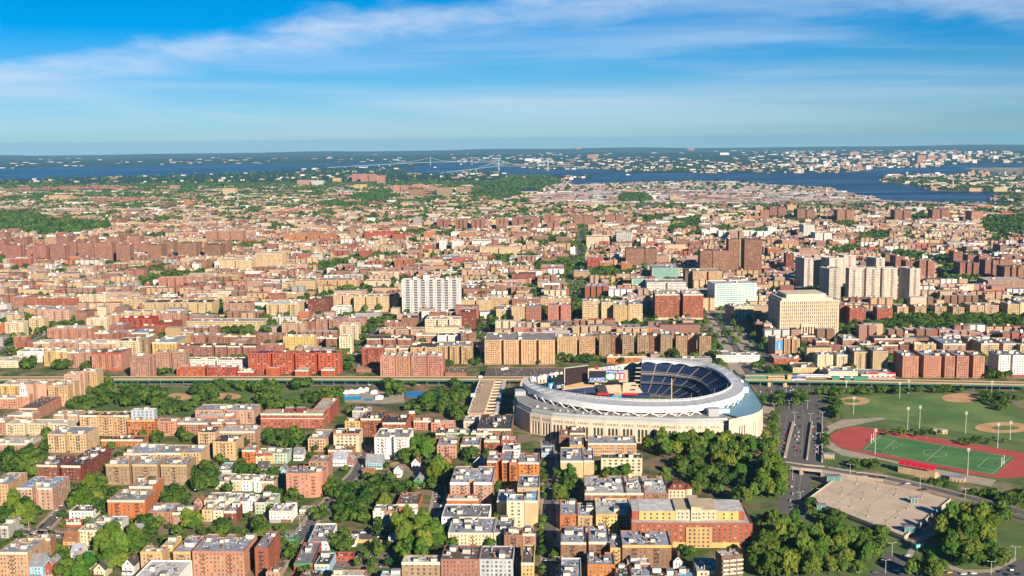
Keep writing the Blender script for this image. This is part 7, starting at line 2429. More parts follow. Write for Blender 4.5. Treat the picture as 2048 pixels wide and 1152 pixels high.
def far_city():
	n = len(FAR)
	A_ = np.array([f[:5] for f in FAR])
	wc = np.array([f[5] for f in FAR])
	rc = np.array([f[6] for f in FAR])
	u, v_, W, D_, H = A_.T
	cu = np.stack([u, u + W, u + W, u], 1)
	cv = np.stack([v_, v_, v_ + D_, v_ + D_], 1)
	X = cu * cg + cv * sg_
	Y = -cu * sg_ + cv * cg
	V = np.zeros((n, 8, 3))
	V[:, :4, 0], V[:, 4:, 0] = X, X
	V[:, :4, 1], V[:, 4:, 1] = Y, Y
	V[:, 4:, 2] = H[:, None]
	fs = np.array([(0, 1, 5, 4), (1, 2, 6, 5), (2, 3, 7, 6), (3, 0, 4, 7), (4, 5, 6, 7)])
	F_ = (np.arange(n)[:, None, None] * 8 + fs[None]).reshape(-1, 4)
	me = bpy.data.meshes.new('city_blocks')
	me.from_pydata(V.reshape(-1, 3).tolist(), [], F_.tolist())
	col = np.ones((n, 5, 4, 4))
	col[:, :4, :, :3] = wc[:, None, None, :]
	col[:, 4, :, :3] = rc[:, None, :]
	at = me.color_attributes.new('col', 'FLOAT_COLOR', 'CORNER')
	at.data.foreach_set('color', col.ravel())
	uvl = me.uv_layers.new(name='UVMap')
	uv = np.zeros((n, 5, 4, 2))
	for k in range(4):
		L = (W if k % 2 == 0 else D_)
		uv[:, k, 1, 0] = L
		uv[:, k, 2, 0] = L
		uv[:, k, 2, 1] = H
		uv[:, k, 3, 1] = H
	uv[:, 4] = -5
	uvl.data.foreach_set('uv', uv.ravel())
	m, nt, b = _nodes('far_masonry')
	N, L = nt.nodes, nt.links
	b.inputs['Roughness'].default_value = .9
	ca = N.new('ShaderNodeAttribute')
	ca.attribute_name = 'col'
	uvn = N.new('ShaderNodeUVMap')
	sp = N.new('ShaderNodeSeparateXYZ')
	L.new(uvn.outputs[0], sp.inputs[0])
	def M_(op, a, c):
		k = N.new('ShaderNodeMath')
		k.operation = op
		for i, q in enumerate((a, c)):
			if isinstance(q, (int, float)):
				k.inputs[i].default_value = q
			else:
				L.new(q, k.inputs[i])
		return k.outputs[0]
	def cell(x, per, lo, hi):
		f = M_('FRACT', M_('DIVIDE', x, per), 0)
		return M_('MULTIPLY', M_('GREATER_THAN', f, lo), M_('LESS_THAN', f, hi))
	win = M_('MULTIPLY', cell(sp.outputs[0], 2.9, .30, .72), cell(sp.outputs[1], 3.05, .28, .82))
	win = M_('MULTIPLY', win, M_('GREATER_THAN', sp.outputs[1], -1))
	mx = N.new('ShaderNodeMix')
	mx.data_type = 'RGBA'
	L.new(M_('MULTIPLY', win, .85), mx.inputs['Factor'])
	L.new(ca.outputs['Color'], mx.inputs['A'])
	mx.inputs['B'].default_value = (.05, .045, .045, 1)
	L.new(mx.outputs['Result'], b.inputs['Base Color'])
	me.materials.append(m)
	o = link('city_blocks', me)
	tag(o, 'dense far streets of small tan, pink and white buildings', 'city', None, 'stuff')
far_city()

# ------------------------------------------------------------------ trees
CL = [  # crown centre x, y (photo), spread x, y, number, crown sizes, place
	(1580, 1100, 75, 42, 26, 13, 18, 'in the tree mass at lower right'), (1690, 1098, 55, 38, 17, 11, 15, 'in the tree mass at lower right'), (1560, 1045, 38, 20, 8, 12, 15, 'in the tree mass at lower right'), (1745, 1092, 35, 20, 7, 8, 12, 'in the tree mass at lower right'),
	(1935, 1060, 55, 45, 22, 12, 17, 'right of the parking deck'), (1990, 1018, 25, 25, 6, 10, 13, 'right of the parking deck'), (1850, 1130, 38, 14, 5, 11, 14, 'by the lower right junction'), (1985, 1112, 35, 14, 7, 8, 11, 'by the lower right junction'), (1930, 1118, 12, 10, 2, 8, 9, 'by the lower right junction'),
	(1700, 1062, 70, 14, 12, 7, 10, 'along the lower edge of the parking deck'), (1625, 1010, 10, 22, 6, 6, 9, 'along the left edge of the parking deck'),
	(1420, 885, 145, 14, 34, 12, 16, 'in the park below the stadium'), (1545, 945, 28, 38, 13, 13, 17, 'in the park below the stadium'), (1440, 925, 95, 20, 18, 11, 15, 'in the park below the stadium'), (1380, 950, 55, 25, 9, 9, 13, 'in the park below the stadium'), (1470, 970, 50, 22, 8, 9, 13, 'in the park below the stadium'),
	(1225, 935, 34, 16, 9, 10, 14, 'between the blocks below the stadium'), (1125, 965, 30, 24, 8, 10, 14, 'beside the shaded street'), (1088, 955, 3, 60, 6, 5, 7, 'along the shaded street'), (1084, 1080, 3, 70, 7, 5, 7, 'along the shaded street'), (1110, 1110, 3, 10, 2, 6, 8, 'along the shaded street'),
	(1546, 855, 7, 32, 10, 6, 8, 'in the hedge row beside the stadium gate'), (1530, 790, 6, 22, 5, 6, 8, 'beside the stadium gate roof'), (1225, 985, 18, 8, 3, 8, 10, 'between the blocks below the stadium'), (1372, 1098, 12, 5, 2, 8, 9, 'before the wide red building'),
	(820, 890, 50, 20, 12, 12, 16, 'behind the garden houses'), (882, 940, 22, 20, 6, 12, 15, 'behind the garden houses'), (935, 885, 22, 20, 5, 11, 14, 'beside the tan block'), (980, 870, 14, 10, 4, 9, 12, 'beside the tan block'),
	(683, 970, 30, 22, 9, 9, 12, 'along the garden street'), (760, 975, 42, 28, 14, 8, 13, 'in the community garden'), (700, 1010, 28, 25, 9, 7, 11, 'in the community garden'), (745, 1030, 28, 14, 6, 6, 10, 'in the community garden'), (640, 1020, 16, 14, 4, 7, 9, 'along the garden street'),
	(830, 1070, 45, 42, 15, 12, 18, 'in the big clump beside the car park'), (880, 1060, 15, 25, 4, 10, 13, 'in the big clump beside the car park'), (682, 1082, 18, 18, 5, 8, 11, 'beside the long low roof'), (575, 1090, 16, 18, 5, 7, 10, 'by the red fronted shop'), (880, 960, 20, 14, 5, 7, 10, 'below the green house'),
	(570, 872, 42, 16, 12, 9, 13, 'below the brick school'), (640, 880, 12, 12, 3, 7, 9, 'below the brick school'), (545, 945, 22, 14, 4, 8, 11, 'between the rowhouses'), (540, 985, 12, 14, 3, 8, 10, 'between the rowhouses'), (520, 1050, 14, 18, 4, 7, 10, 'between the rowhouses'),
	(48, 920, 42, 22, 14, 11, 15, 'beside the long dark red block'), (160, 985, 40, 22, 12, 11, 15, 'below the long dark red block'), (38, 1020, 26, 24, 7, 12, 15, 'on the vacant lot'), (190, 960, 18, 10, 5, 8, 11, 'below the long dark red block'), (205, 1005, 12, 12, 3, 9, 12, 'left of the orange block'),
	(345, 990, 24, 14, 5, 9, 12, 'right of the orange block'), (405, 945, 22, 28, 7, 10, 14, 'beside the olive brown row'), (385, 1032, 14, 13, 3, 12, 14, 'before the rowhouses'), (475, 930, 16, 14, 4, 8, 12, 'behind the white rowhouses'), (290, 1055, 24, 10, 4, 8, 11, 'below the rose rowhouses'),
	(235, 1085, 38, 34, 13, 12, 16, 'in the lower left garden clump'), (150, 1132, 42, 14, 7, 9, 13, 'at the lower left frame edge'), (280, 1085, 18, 12, 4, 9, 12, 'in the lower left garden clump'), (450, 1058, 24, 7, 5, 7, 10, 'behind the salmon block'), (90, 875, 8, 24, 5, 9, 12, 'beside the buff block'), (300, 870, 18, 8, 4, 8, 11, 'by the long low orange building'), (368, 868, 16, 10, 4, 8, 11, 'by the long low orange building'), (220, 1030, 10, 6, 2, 6, 8, 'by the lower left street'), (120, 1100, 14, 10, 3, 7, 9, 'among the lower left houses'), (60, 800, 0, 0, 0, 5, 6, ''),
	(200, 795, 22, 18, 8, 10, 13, 'in the park below the railway'), (160, 810, 20, 15, 5, 10, 13, 'in the park below the railway'), (262, 790, 26, 13, 9, 11, 14, 'in the park below the railway'), (310, 790, 26, 14, 8, 12, 15, 'in the park below the railway'), (210, 765, 14, 12, 4, 11, 14, 'in the park below the railway'), (330, 815, 28, 8, 6, 8, 10, 'in the park below the railway'), (410, 780, 25, 14, 9, 10, 14, 'in the park below the railway'), (440, 762, 6, 8, 3, 10, 12, 'in the park below the railway'),
	(530, 775, 26, 20, 9, 11, 15, 'between the ball lawn and pool'), (605, 762, 18, 12, 5, 11, 14, 'between the ball lawn and pool'), (665, 790, 24, 20, 10, 11, 15, 'left of the pool'), (620, 790, 12, 12, 4, 8, 12, 'left of the pool'), (735, 755, 25, 6, 7, 6, 8, 'in the poplar row along the railway'), (785, 772, 20, 16, 7, 11, 15, 'right of the white tents'), (820, 762, 20, 6, 5, 6, 8, 'in the poplar row along the railway'),
	(870, 800, 28, 22, 12, 10, 14, 'left of the beam garage'), (915, 780, 20, 20, 9, 10, 13, 'left of the beam garage'), (915, 820, 16, 14, 6, 9, 12, 'left of the beam garage'), (715, 820, 20, 8, 4, 7, 10, 'below the pool'), (830, 812, 16, 10, 4, 8, 10, 'below the pool'),
	(45, 722, 28, 8, 8, 9, 12, 'along the railway at the left edge'), (125, 725, 22, 7, 6, 9, 12, 'along the railway at the left edge'), (170, 728, 10, 6, 3, 9, 11, 'along the railway at the left edge'), (325, 738, 22, 6, 5, 7, 10, 'below the pink slab'), (15, 755, 14, 5, 3, 7, 9, 'along the railway at the left edge'),
	(485, 655, 25, 8, 8, 9, 12, 'beside the long yellow building'), (530, 645, 20, 14, 8, 10, 13, 'beside the long yellow building'), (1075, 648, 50, 8, 16, 9, 12, 'in the green strip behind the tan row'), (1180, 650, 60, 8, 20, 9, 12, 'in the green strip behind the tan row'), (1300, 650, 60, 8, 20, 9, 12, 'in the green strip behind the tan row'), (1380, 645, 25, 7, 7, 8, 11, 'in the green strip behind the tan row'),
	(1150, 715, 50, 5, 12, 8, 11, 'between the tan row and scoreboards'), (1250, 715, 30, 4, 7, 7, 10, 'between the tan row and scoreboards'), (1350, 700, 14, 9, 4, 11, 14, 'before the olive brown row'), (1420, 700, 10, 10, 3, 10, 12, 'before the olive brown row'), (1440, 728, 14, 8, 4, 10, 12, 'behind the stadium roof'), (1520, 728, 10, 8, 4, 9, 11, 'by the avenue tunnel'), (1545, 740, 14, 8, 5, 10, 13, 'by the avenue tunnel'), (1612, 695, 14, 10, 4, 11, 14, 'below the courthouse'), (1705, 728, 8, 6, 2, 9, 10, 'by the cream warehouse'),
	(950, 705, 10, 25, 7, 7, 9, 'along the street beside the long tan block'), (900, 722, 16, 4, 4, 9, 11, 'below the tan blocks'), (700, 725, 12, 12, 4, 9, 11, 'by the red block'), (730, 680, 6, 12, 3, 8, 10, 'along the street past the white tower'), (730, 655, 8, 6, 3, 9, 11, 'along the street past the white tower'), (985, 645, 12, 12, 6, 8, 11, 'along the street beside the long tan block'), (830, 725, 8, 5, 2, 7, 8, 'below the tan blocks'), (985, 720, 10, 3, 3, 5, 7, 'before the long tan block'), (1080, 720, 20, 3, 4, 5, 7, 'before the long tan block'), (1270, 640, 10, 6, 3, 8, 10, 'below the buff towers'), (1150, 600, 3, 40, 12, 7, 10, 'along the long straight avenue'), (1168, 500, 3, 40, 8, 8, 11, 'along the long straight avenue'),
	(1562, 792, 10, 12, 4, 10, 12, 'on the highway island left'), (1600, 792, 16, 13, 8, 9, 12, 'on the highway island right'), (1660, 780, 30, 6, 9, 6, 9, 'along the upper edge of the ball field'), (1760, 778, 70, 5, 20, 6, 9, 'along the upper edge of the ball field'), (1890, 776, 60, 4, 14, 6, 8, 'along the upper edge of the ball field'), (1670, 810, 12, 22, 9, 6, 9, 'between the highway and ball field'), (1668, 940, 30, 6, 9, 5, 7, 'beside the viaduct'), (1730, 925, 30, 8, 10, 5, 7, 'beside the viaduct'), (1652, 885, 8, 30, 9, 4, 6, 'beside the running track curve'), (1860, 965, 45, 8, 12, 5, 8, 'beside the grey field house'), (1960, 985, 35, 8, 8, 6, 9, 'beside the viaduct at right'), (2010, 800, 30, 14, 10, 7, 10, 'right of the ball field'), (1980, 790, 30, 8, 8, 6, 9, 'right of the ball field'), (1820, 862, 60, 6, 10, 4, 6, 'between the track and ball field'), (1960, 880, 50, 6, 8, 4, 6, 'between the track and ball field'), (2000, 745, 30, 6, 7, 8, 10, 'behind the railway at right'), (2030, 990, 20, 10, 6, 9, 12, 'beside the viaduct at right'),
	(380, 800, 110, 14, 16, 7, 11, 'in the park below the railway'), (230, 775, 80, 8, 12, 8, 12, 'in the park below the railway'), (560, 800, 40, 10, 10, 8, 12, 'between the ball lawn and pool'), (480, 770, 40, 6, 8, 8, 11, 'in the park below the railway'), (1660, 1030, 30, 12, 7, 6, 9, 'along the left edge of the parking deck'),
]
trng = random.Random(13)
for (cx_, cy_, rx, ry, n, s0, s1, pl) in CL:
	k = tries = 0
	n = int(n * 1.7)
	got = []
	while k < n and tries < n * 25:
		tries += 1
		a, r = trng.uniform(0, 6.283), math.sqrt(trng.random())
		s = trng.uniform(s0, s1)
		p = P(cx_ + rx * r * math.cos(a), cy_ + ry * r * math.sin(a), s * .7)
		if occupied(p.x, p.y) or (near_road(p.x, p.y, -2.5) and 'along' not in pl and 'highway' not in pl):
			continue
		if any((p.x - q[0]) ** 2 + (p.y - q[1]) ** 2 < (s * .36) ** 2 for q in got):
			continue
		got.append(p)
		TREES.append((p.x, p.y, s, trng.random(), pl))
		k += 1
# yard trees between the near houses
k = 0
while k < 330:
	px, py = trng.uniform(0, 1000), trng.uniform(880, 1150)
	s = trng.uniform(5, 10.5)
	p = P(px, py, 0)
	k += .2
	if blocked(p.x, p.y):
		continue
	k += .8
	TREES.append((p.x, p.y, s, trng.random(), 'among the near left yards'))
# park woods
for nm, poly in PARKW.items():
	xs, ys = [p[0] for p in poly], [p[1] for p in poly]
	area = abs(sum(poly[i][0] * poly[(i + 1) % len(poly)][1] - poly[(i + 1) % len(poly)][0] * poly[i][1] for i in range(len(poly)))) / 2
	near_ = nm == 'courthouse park'
	sz = 12 if near_ else 15
	n = min(int(area / (sz * sz * .55)), 1500)
	for _ in range(n):
		for _t in range(20):
			x, y = trng.uniform(min(xs), max(xs)), trng.uniform(min(ys), max(ys))
			if in_poly(x, y, poly):
				break
		if on_water(x, y) or (near_ and occupied(x, y)):
			continue
		px, py = PX(x, y, 0)
		if -40 < px < 2090:
			TREES.append((x, y, trng.uniform(.75, 1.2) * sz, trng.random(), 'in the wooded park right of the courthouse' if near_ else 'far wood'))
for _ in range(1700):        # woods on the far shore and the islands
	d = trng.uniform(6500, 12000)
	a = R(trng.uniform(-26, 26))
	x, y = d * math.sin(a), d * math.cos(a)
	if not on_water(x, y) and not in_poly(x, y, IPOLY['airport']):
		TREES.append((x, y, trng.uniform(14, 26), trng.random(), 'far wood'))
for _ in range(160):
	px, py = trng.uniform(1988, 2080), trng.uniform(391, 405)
	p = P(px, py, 0)
	if in_poly(p.x, p.y, IPOLY['wooded']):
		TREES.append((p.x, p.y, trng.uniform(14, 20), trng.random(), 'far wood'))

def leaf_material(name, dark, light, far=False):
	m = bpy.data.materials.new(name)
	m.use_nodes = True
	nt = m.node_tree
	N, L = nt.nodes, nt.links
	N.clear()
	out = N.new('ShaderNodeOutputMaterial')
	at = N.new('ShaderNodeAttribute')
	at.attribute_name = 'tone'
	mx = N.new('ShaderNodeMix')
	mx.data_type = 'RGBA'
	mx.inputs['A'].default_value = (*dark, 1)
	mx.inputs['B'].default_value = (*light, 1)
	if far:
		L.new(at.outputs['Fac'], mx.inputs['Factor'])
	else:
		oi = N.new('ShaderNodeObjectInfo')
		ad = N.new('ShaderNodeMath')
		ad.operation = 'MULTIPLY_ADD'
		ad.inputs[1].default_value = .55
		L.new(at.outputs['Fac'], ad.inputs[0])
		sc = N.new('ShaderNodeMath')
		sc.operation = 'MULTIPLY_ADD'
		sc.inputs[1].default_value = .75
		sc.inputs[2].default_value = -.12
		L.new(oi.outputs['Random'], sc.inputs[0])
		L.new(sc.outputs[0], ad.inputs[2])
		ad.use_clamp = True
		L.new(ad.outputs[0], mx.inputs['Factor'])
	if not far:
		hu = N.new('ShaderNodeHueSaturation')
		fr_ = N.new('ShaderNodeMath')
		fr_.operation = 'MULTIPLY'
		fr_.inputs[1].default_value = 17.3
		L.new(oi.outputs['Random'], fr_.inputs[0])
		fq = N.new('ShaderNodeMath')
		fq.operation = 'FRACT'
		L.new(fr_.outputs[0], fq.inputs[0])
		mh = N.new('ShaderNodeMapRange')
		mh.inputs[3].default_value = .465
		mh.inputs[4].default_value = .535
		L.new(fq.outputs[0], mh.inputs[0])
		L.new(mh.outputs[0], hu.inputs['Hue'])
		L.new(mx.outputs['Result'], hu.inputs['Color'])
		src_ = hu.outputs['Color']
	else:
		src_ = mx.outputs['Result']
	d = N.new('ShaderNodeBsdfDiffuse')
	t = N.new('ShaderNodeBsdfTranslucent')
	L.new(src_, d.inputs['Color'])
	L.new(src_, t.inputs['Color'])
	s = N.new('ShaderNodeMixShader')
	s.inputs[0].default_value = .12
	L.new(d.outputs[0], s.inputs[1])
	L.new(t.outputs[0], s.inputs[2])
	L.new(s.outputs[0], out.inputs['Surface'])
	return m
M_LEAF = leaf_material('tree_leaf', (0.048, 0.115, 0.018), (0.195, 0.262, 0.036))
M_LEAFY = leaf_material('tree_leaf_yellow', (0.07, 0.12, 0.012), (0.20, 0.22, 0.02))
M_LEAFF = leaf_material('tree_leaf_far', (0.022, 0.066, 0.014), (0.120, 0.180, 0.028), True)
M_BARK = mat('bark', (0.11, 0.075, 0.05), .95)
def quads(cen, nor, size, rs):
	"""leaf sheets facing nor"""
	n = len(cen)
	nor = nor / np.linalg.norm(nor, axis=1)[:, None]
	h = rs.normal(size=(n, 3))
	a = np.cross(nor, h)
	a /= np.linalg.norm(a, axis=1)[:, None]
	b = np.cross(nor, a)
	s = size[:, None] / 2
	r = rs.uniform(.7, 1.3, (n, 1))
	return np.stack([cen - a * s * r - b * s, cen + a * s * r - b * s * .8, cen + a * s * r * .8 + b * s, cen - a * s * r + b * s * .9], 1)
def crown_mesh(i):
	rs = np.random.RandomState(40 + i)
	nl = 42
	tall = rs.uniform(.38, .50)
	d = rs.normal(size=(nl, 3))
	d /= np.linalg.norm(d, axis=1)[:, None]
	d[:, 2] = np.where(d[:, 2] < -.75, -d[:, 2], d[:, 2])
	rad = rs.uniform(.45, .95, nl)[:, None]
	lc = d * rad * np.array([.40, .40, tall * .9]) + np.array([0, 0, .60])
	lr = rs.uniform(.075, .165, nl)
	Q, T_ = [], []
	for c, r in zip(lc, lr):
		k = 80
		e = rs.normal(size=(k, 3))
		e /= np.linalg.norm(e, axis=1)[:, None]
		e[:, 2] = np.where(e[:, 2] < -.3, -e[:, 2] * .6, e[:, 2])
		cen = c + e * r * rs.uniform(.72, 1.22, (k, 1))
		nor = e + rs.normal(size=(k, 3)) * .24
		Q.append(quads(cen, nor, rs.uniform(.034, .066, k), rs))
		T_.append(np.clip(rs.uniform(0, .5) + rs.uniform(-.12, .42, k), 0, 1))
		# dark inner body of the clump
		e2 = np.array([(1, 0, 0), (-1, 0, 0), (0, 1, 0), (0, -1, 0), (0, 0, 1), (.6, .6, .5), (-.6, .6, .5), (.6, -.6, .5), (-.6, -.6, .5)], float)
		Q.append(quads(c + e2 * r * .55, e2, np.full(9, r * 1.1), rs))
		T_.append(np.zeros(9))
	Q = np.concatenate(Q)
	T_ = np.concatenate(T_)
	n = len(Q)
	me = bpy.data.meshes.new('tree_crown')
	me.from_pydata(Q.reshape(-1, 3).tolist(), [], np.arange(n * 4).reshape(-1, 4).tolist())
	at = me.attributes.new('tone', 'FLOAT', 'FACE')
	at.data.foreach_set('value', T_)
	return me
def trunk_mesh(i):
	mb = MB()
	r = random.Random(i)
	mb.tube((0, 0, 0), (.01, 0, .34), .034, .024, n=7)
	for k in range(4):
		a = k * 1.57 + r.uniform(-.4, .4)
		mb.tube((.01, 0, .30), (.22 * math.cos(a), .22 * math.sin(a), .62 + r.uniform(0, .12)), .018, .007, n=5)
	return mb.mesh('tree_trunk', M_BARK)
NV = 7
CR, CRY, TK = [], [], [trunk_mesh(i) for i in range(3)]
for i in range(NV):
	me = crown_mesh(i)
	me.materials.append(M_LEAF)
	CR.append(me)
	if i < 3:
		m2 = me.copy()
		m2.materials.clear()
		m2.materials.append(M_LEAFY)
		CRY.append(m2)
def app(t):
	return t[2] / max(60, math.hypot(t[0], t[1]))
vis = []
for t in TREES:
	px, py = PX(t[0], t[1], t[2] * .6)
	if -60 < px < 2110 and py < 1190:
		vis.append(t)
vis.sort(key=app, reverse=True)
NEAR_T = 300
prng = random.Random(77)
tcount = 0
for t in vis[:NEAR_T]:
	x, y, s, tone, pl = t
	if pl in ('street', 'yard', 'far wood'):
		pl = 'in a street beyond the railway'
	o = empty('tree', (x, y, 0), prng.uniform(0, 6.28))
	o.scale = (s * prng.uniform(.85, 1.1), s * prng.uniform(.85, 1.1), s * prng.choice((.82, .95, 1.05, 1.2, 1.4)))
	yel = prng.random() < .07
	if yel:
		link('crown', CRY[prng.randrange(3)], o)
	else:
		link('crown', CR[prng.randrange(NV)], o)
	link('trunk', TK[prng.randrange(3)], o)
	col_ = 'yellow green' if yel else 'green'
	tag(o, ('%s %s leafy tree %s' % ('tall' if s > 12.5 else ('small' if s < 8 else 'broad'), col_, pl)).replace('  ', ' '), 'tree', 'trees ' + pl)
rest = vis[NEAR_T:]
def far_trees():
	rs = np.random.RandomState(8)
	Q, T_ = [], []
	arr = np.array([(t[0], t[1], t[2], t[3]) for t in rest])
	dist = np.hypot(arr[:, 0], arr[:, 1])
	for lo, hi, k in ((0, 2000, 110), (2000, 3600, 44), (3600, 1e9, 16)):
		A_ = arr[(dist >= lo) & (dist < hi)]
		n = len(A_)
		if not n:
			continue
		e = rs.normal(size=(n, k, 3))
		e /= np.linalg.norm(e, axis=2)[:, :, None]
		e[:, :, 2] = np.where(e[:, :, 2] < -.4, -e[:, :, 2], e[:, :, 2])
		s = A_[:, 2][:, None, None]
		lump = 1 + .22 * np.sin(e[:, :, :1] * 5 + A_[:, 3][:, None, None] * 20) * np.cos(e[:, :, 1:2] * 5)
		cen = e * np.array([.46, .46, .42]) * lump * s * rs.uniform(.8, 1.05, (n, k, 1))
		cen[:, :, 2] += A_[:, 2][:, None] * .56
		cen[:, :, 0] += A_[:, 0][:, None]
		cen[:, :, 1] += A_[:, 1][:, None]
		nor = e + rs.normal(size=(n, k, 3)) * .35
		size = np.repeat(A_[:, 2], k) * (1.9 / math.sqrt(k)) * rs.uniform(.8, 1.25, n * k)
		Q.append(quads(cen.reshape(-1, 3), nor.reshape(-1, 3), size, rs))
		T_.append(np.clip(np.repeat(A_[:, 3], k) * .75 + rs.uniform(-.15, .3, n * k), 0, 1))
	Q, T_ = np.concatenate(Q), np.concatenate(T_)
	n = len(Q)
	me = bpy.data.meshes.new('far_trees')
	me.vertices.add(n * 4)
	me.vertices.foreach_set('co', Q.astype(np.float32).ravel())
	me.loops.add(n * 4)
	me.loops.foreach_set('vertex_index', np.arange(n * 4, dtype=np.int32))
	me.polygons.add(n)
	me.polygons.foreach_set('loop_start', np.arange(0, n * 4, 4, dtype=np.int32))
	me.polygons.foreach_set('loop_total', np.full(n, 4, np.int32))
	me.update(calc_edges=True)
	at = me.attributes.new('tone', 'FLOAT', 'FACE')
	at.data.foreach_set('value', T_)
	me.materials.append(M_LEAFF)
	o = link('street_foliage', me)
	tag(o, 'green tree tops scattered through the far streets and woods', 'foliage', None, 'stuff')
	print('far tree quads', n, 'trees', len(rest), 'far boxes', len(FAR), 'buildings', len(BLD))
far_trees()
# ------------------------------------------------------------------ kinds of building, then raise them
for b in BLD:
	if b['name'] == 'apartment_building':
		if b['n'] <= 3:
			b['name'], b['cat'] = 'row_house', 'row house'
		elif b['n'] <= 6:
			b['name'], b['cat'] = 'tenement', 'tenement'
for b in BLD:
	make_building(b)

# ------------------------------------------------------------------ features that single buildings out
def gold(b):
	"""upper blocks, gold spandrels and portico of the courthouse"""
	r, W, D, H = b['root'], b['W'], b['D'], b['H']
	k = MB()
	k.box(W * .13, D * .12, H - .8, W * .80, D * .9, H + 9)
	k.box(W * .04, D * .06, H - .8, W * .90, D * .95, H + 3.2)
	k.build('upper_block', wallmat('limestone'), r)
	mg = mat('gold_spandrel', (.62, .38, .05), .55)
	cols = 15
	s = MB()
	fh = (H - .9) / 10
	pitch = STYLES['h'][0]
	for i in range(int((W - .8) // pitch)):
		m = (W - .8 - int((W - .8) // pitch) * pitch) / 2 + .4
		x = m + i * pitch + pitch / 2
		for f in range(1, 9):
			s.box(x - .68, -.06, f * fh + fh * .885, x + .68, -.01, (f + 1) * fh + fh * .115, bottom=True)
	o = s.build('spandrel_trim', mg, r)
	p = MB()
	px0 = W * .35
	p.box(px0, -3, 16, px0 + W * .28, -.02, 20, bottom=True)
	for i in range(6):
		x = px0 + W * .28 * (i + .15) / 6
		p.box(x, -3, 0, x + 2, -.9, 15.99)
	p.build('portico', wallmat('limestone'), r)
gold(court)
def balconies(b):
	r, W, H, n = b['root'], b['W'], b['H'], b['n']
	fh = (H - .9) / n
	for c in (.10, .24, .36, .5, .64, .76, .90):
		st = MB()
		w = W * .06
		for f in range(n):
			z = f * fh + .3
			st.box(W * c - w / 2, -1.4, z, W * c + w / 2, -.02, z + .25, 0, bottom=True)
			st.box(W * c - w / 2, -1.4, z + .25, W * c + w / 2, -1.25, z + .75, 0)
			st.poly([(W * c - w / 2, -.03, z + .3), (W * c + w / 2, -.03, z + .3), (W * c + w / 2, -.03, z + fh - .1), (W * c - w / 2, -.03, z + fh - .1)], 1)
		st.build('balcony_stack', [M_WHITE, M_GLASS], r)
	for c, w, h in ((.42, .10, 7), (.22, .05, 4), (.78, .05, 4)):
		k = MB()
		k.box(W * (c - w / 2), 4, H - .9, W * (c + w / 2), 12, H + h)
		k.build('lift_housing', wallmat('white'), r)
balconies(tower)
def cluster_balc(b):
	r, W, H, n = b['root'], b['W'], b['H'], b['n']
	fh = (H - .9) / n
	k = max(1, int(W / 16))
	for i in range(k):
		c = (i + .5) / k
		st = MB()
		for f in range(n):
			z = f * fh + .3
			st.box(W * c - 2.2, -1.3, z, W * c + 2.2, -.02, z + 1.1, 0, bottom=True)
		st.build('balcony_stack', M_MID, r)
for b in BLD:
	if b.get('where') == 'in the cream tower cluster':
		cluster_balc(b)
def redmodern(b):
	r, W, D, H = b['root'], b['W'], b['D'], b['H']
	up = MB()
	panes = []
	zb = H - .88
	for x0, x1 in ((W * .07, W * .37), (W * .72, W * .90)):
		up = MB()
		facade(up, panes, (x0, 9), (x1, 9), zb, H + 6.2, 2, (5.5, 1.6, 1.7), .2)
		up.poly([(x1, 9, zb), (x1, D - 2, zb), (x1, D - 2, H + 6.2), (x1, 9, H + 6.2)])
		up.poly([(x0, D - 2, zb), (x0, 9, zb), (x0, 9, H + 6.2), (x0, D - 2, H + 6.2)])
		up.poly([(x0, 9, H + 6.2), (x1, 9, H + 6.2), (x1, D - 2, H + 6.2), (x0, D - 2, H + 6.2)], 1)
		up.build('set_back_storey', [wallmat('yellow'), roofmat('white')], r)
	for x0, x1 in ((.01, .069), (.901, .95)):
		k = MB()
		k.box(W * x0, 9.5, zb, W * x1, D - 2.5, H + 6.0, 0, top_mi=1)
		k.build('end_pavilion', [wallmat('brick red'), roofmat('white')], r)
	c = MB()
	c.box(W * .372, 8.5, zb, W * .50, D - 3, H + 7.5)
	c.box(W * .502, 7, zb, W * .585, D - 3, H + 10)
	c.box(W * .587, 8.5, zb, W * .718, D - 3, H + 7.5)
	c.build('gable_block', wallmat('cream'), r)
	for fx, yy in ((.40, 8.5), (.43, 8.5), (.47, 8.5), (.52, 7), (.545, 7), (.57, 7), (.61, 8.5), (.65, 8.5), (.69, 8.5)):
		for zz in (1.6, 4.6):
			panes.append(((W * fx, yy - .03, H + zz), 1.3, 1.4, 0.0, 0, 0))
	p2 = []
	bay = MB()
	facade(bay, p2, (W * .45, -1.2), (W * .665, -1.2), 0, H - 3, 5, (3.4, 1.7, 1.7), .2)
	bay.poly([(W * .45, -.01, 0), (W * .45, -1.2, 0), (W * .45, -1.2, H - 3), (W * .45, -.01, H - 3)])
	bay.poly([(W * .665, -1.2, 0), (W * .665, -.01, 0), (W * .665, -.01, H - 3), (W * .665, -1.2, H - 3)])
	bay.poly([(W * .45, -1.2, H - 3), (W * .665, -1.2, H - 3), (W * .665, -.01, H - 3), (W * .45, -.01, H - 3)])
	bay.build('entrance_bay', wallmat('yellow'), r)
	bs = MB()
	bs.box(W * .34, -.6, 0, W * .449, -.01, 4.2)
	bs.box(W * .666, -.6, 0, W * .89, -.01, 4.2)
	bs.build('base_course', wallmat('yellow'), r)
	for c_, w, h, a, k, j in panes + p2:
		link('frame', UFR, link('window', UW[0], r, c_, a, (w, 1, h)))
	for i in range(5):
		link('roof_vent', vent_mesh(), r, (W * (.1 + .18 * i), 5, H - .9))
redmodern(bigred)
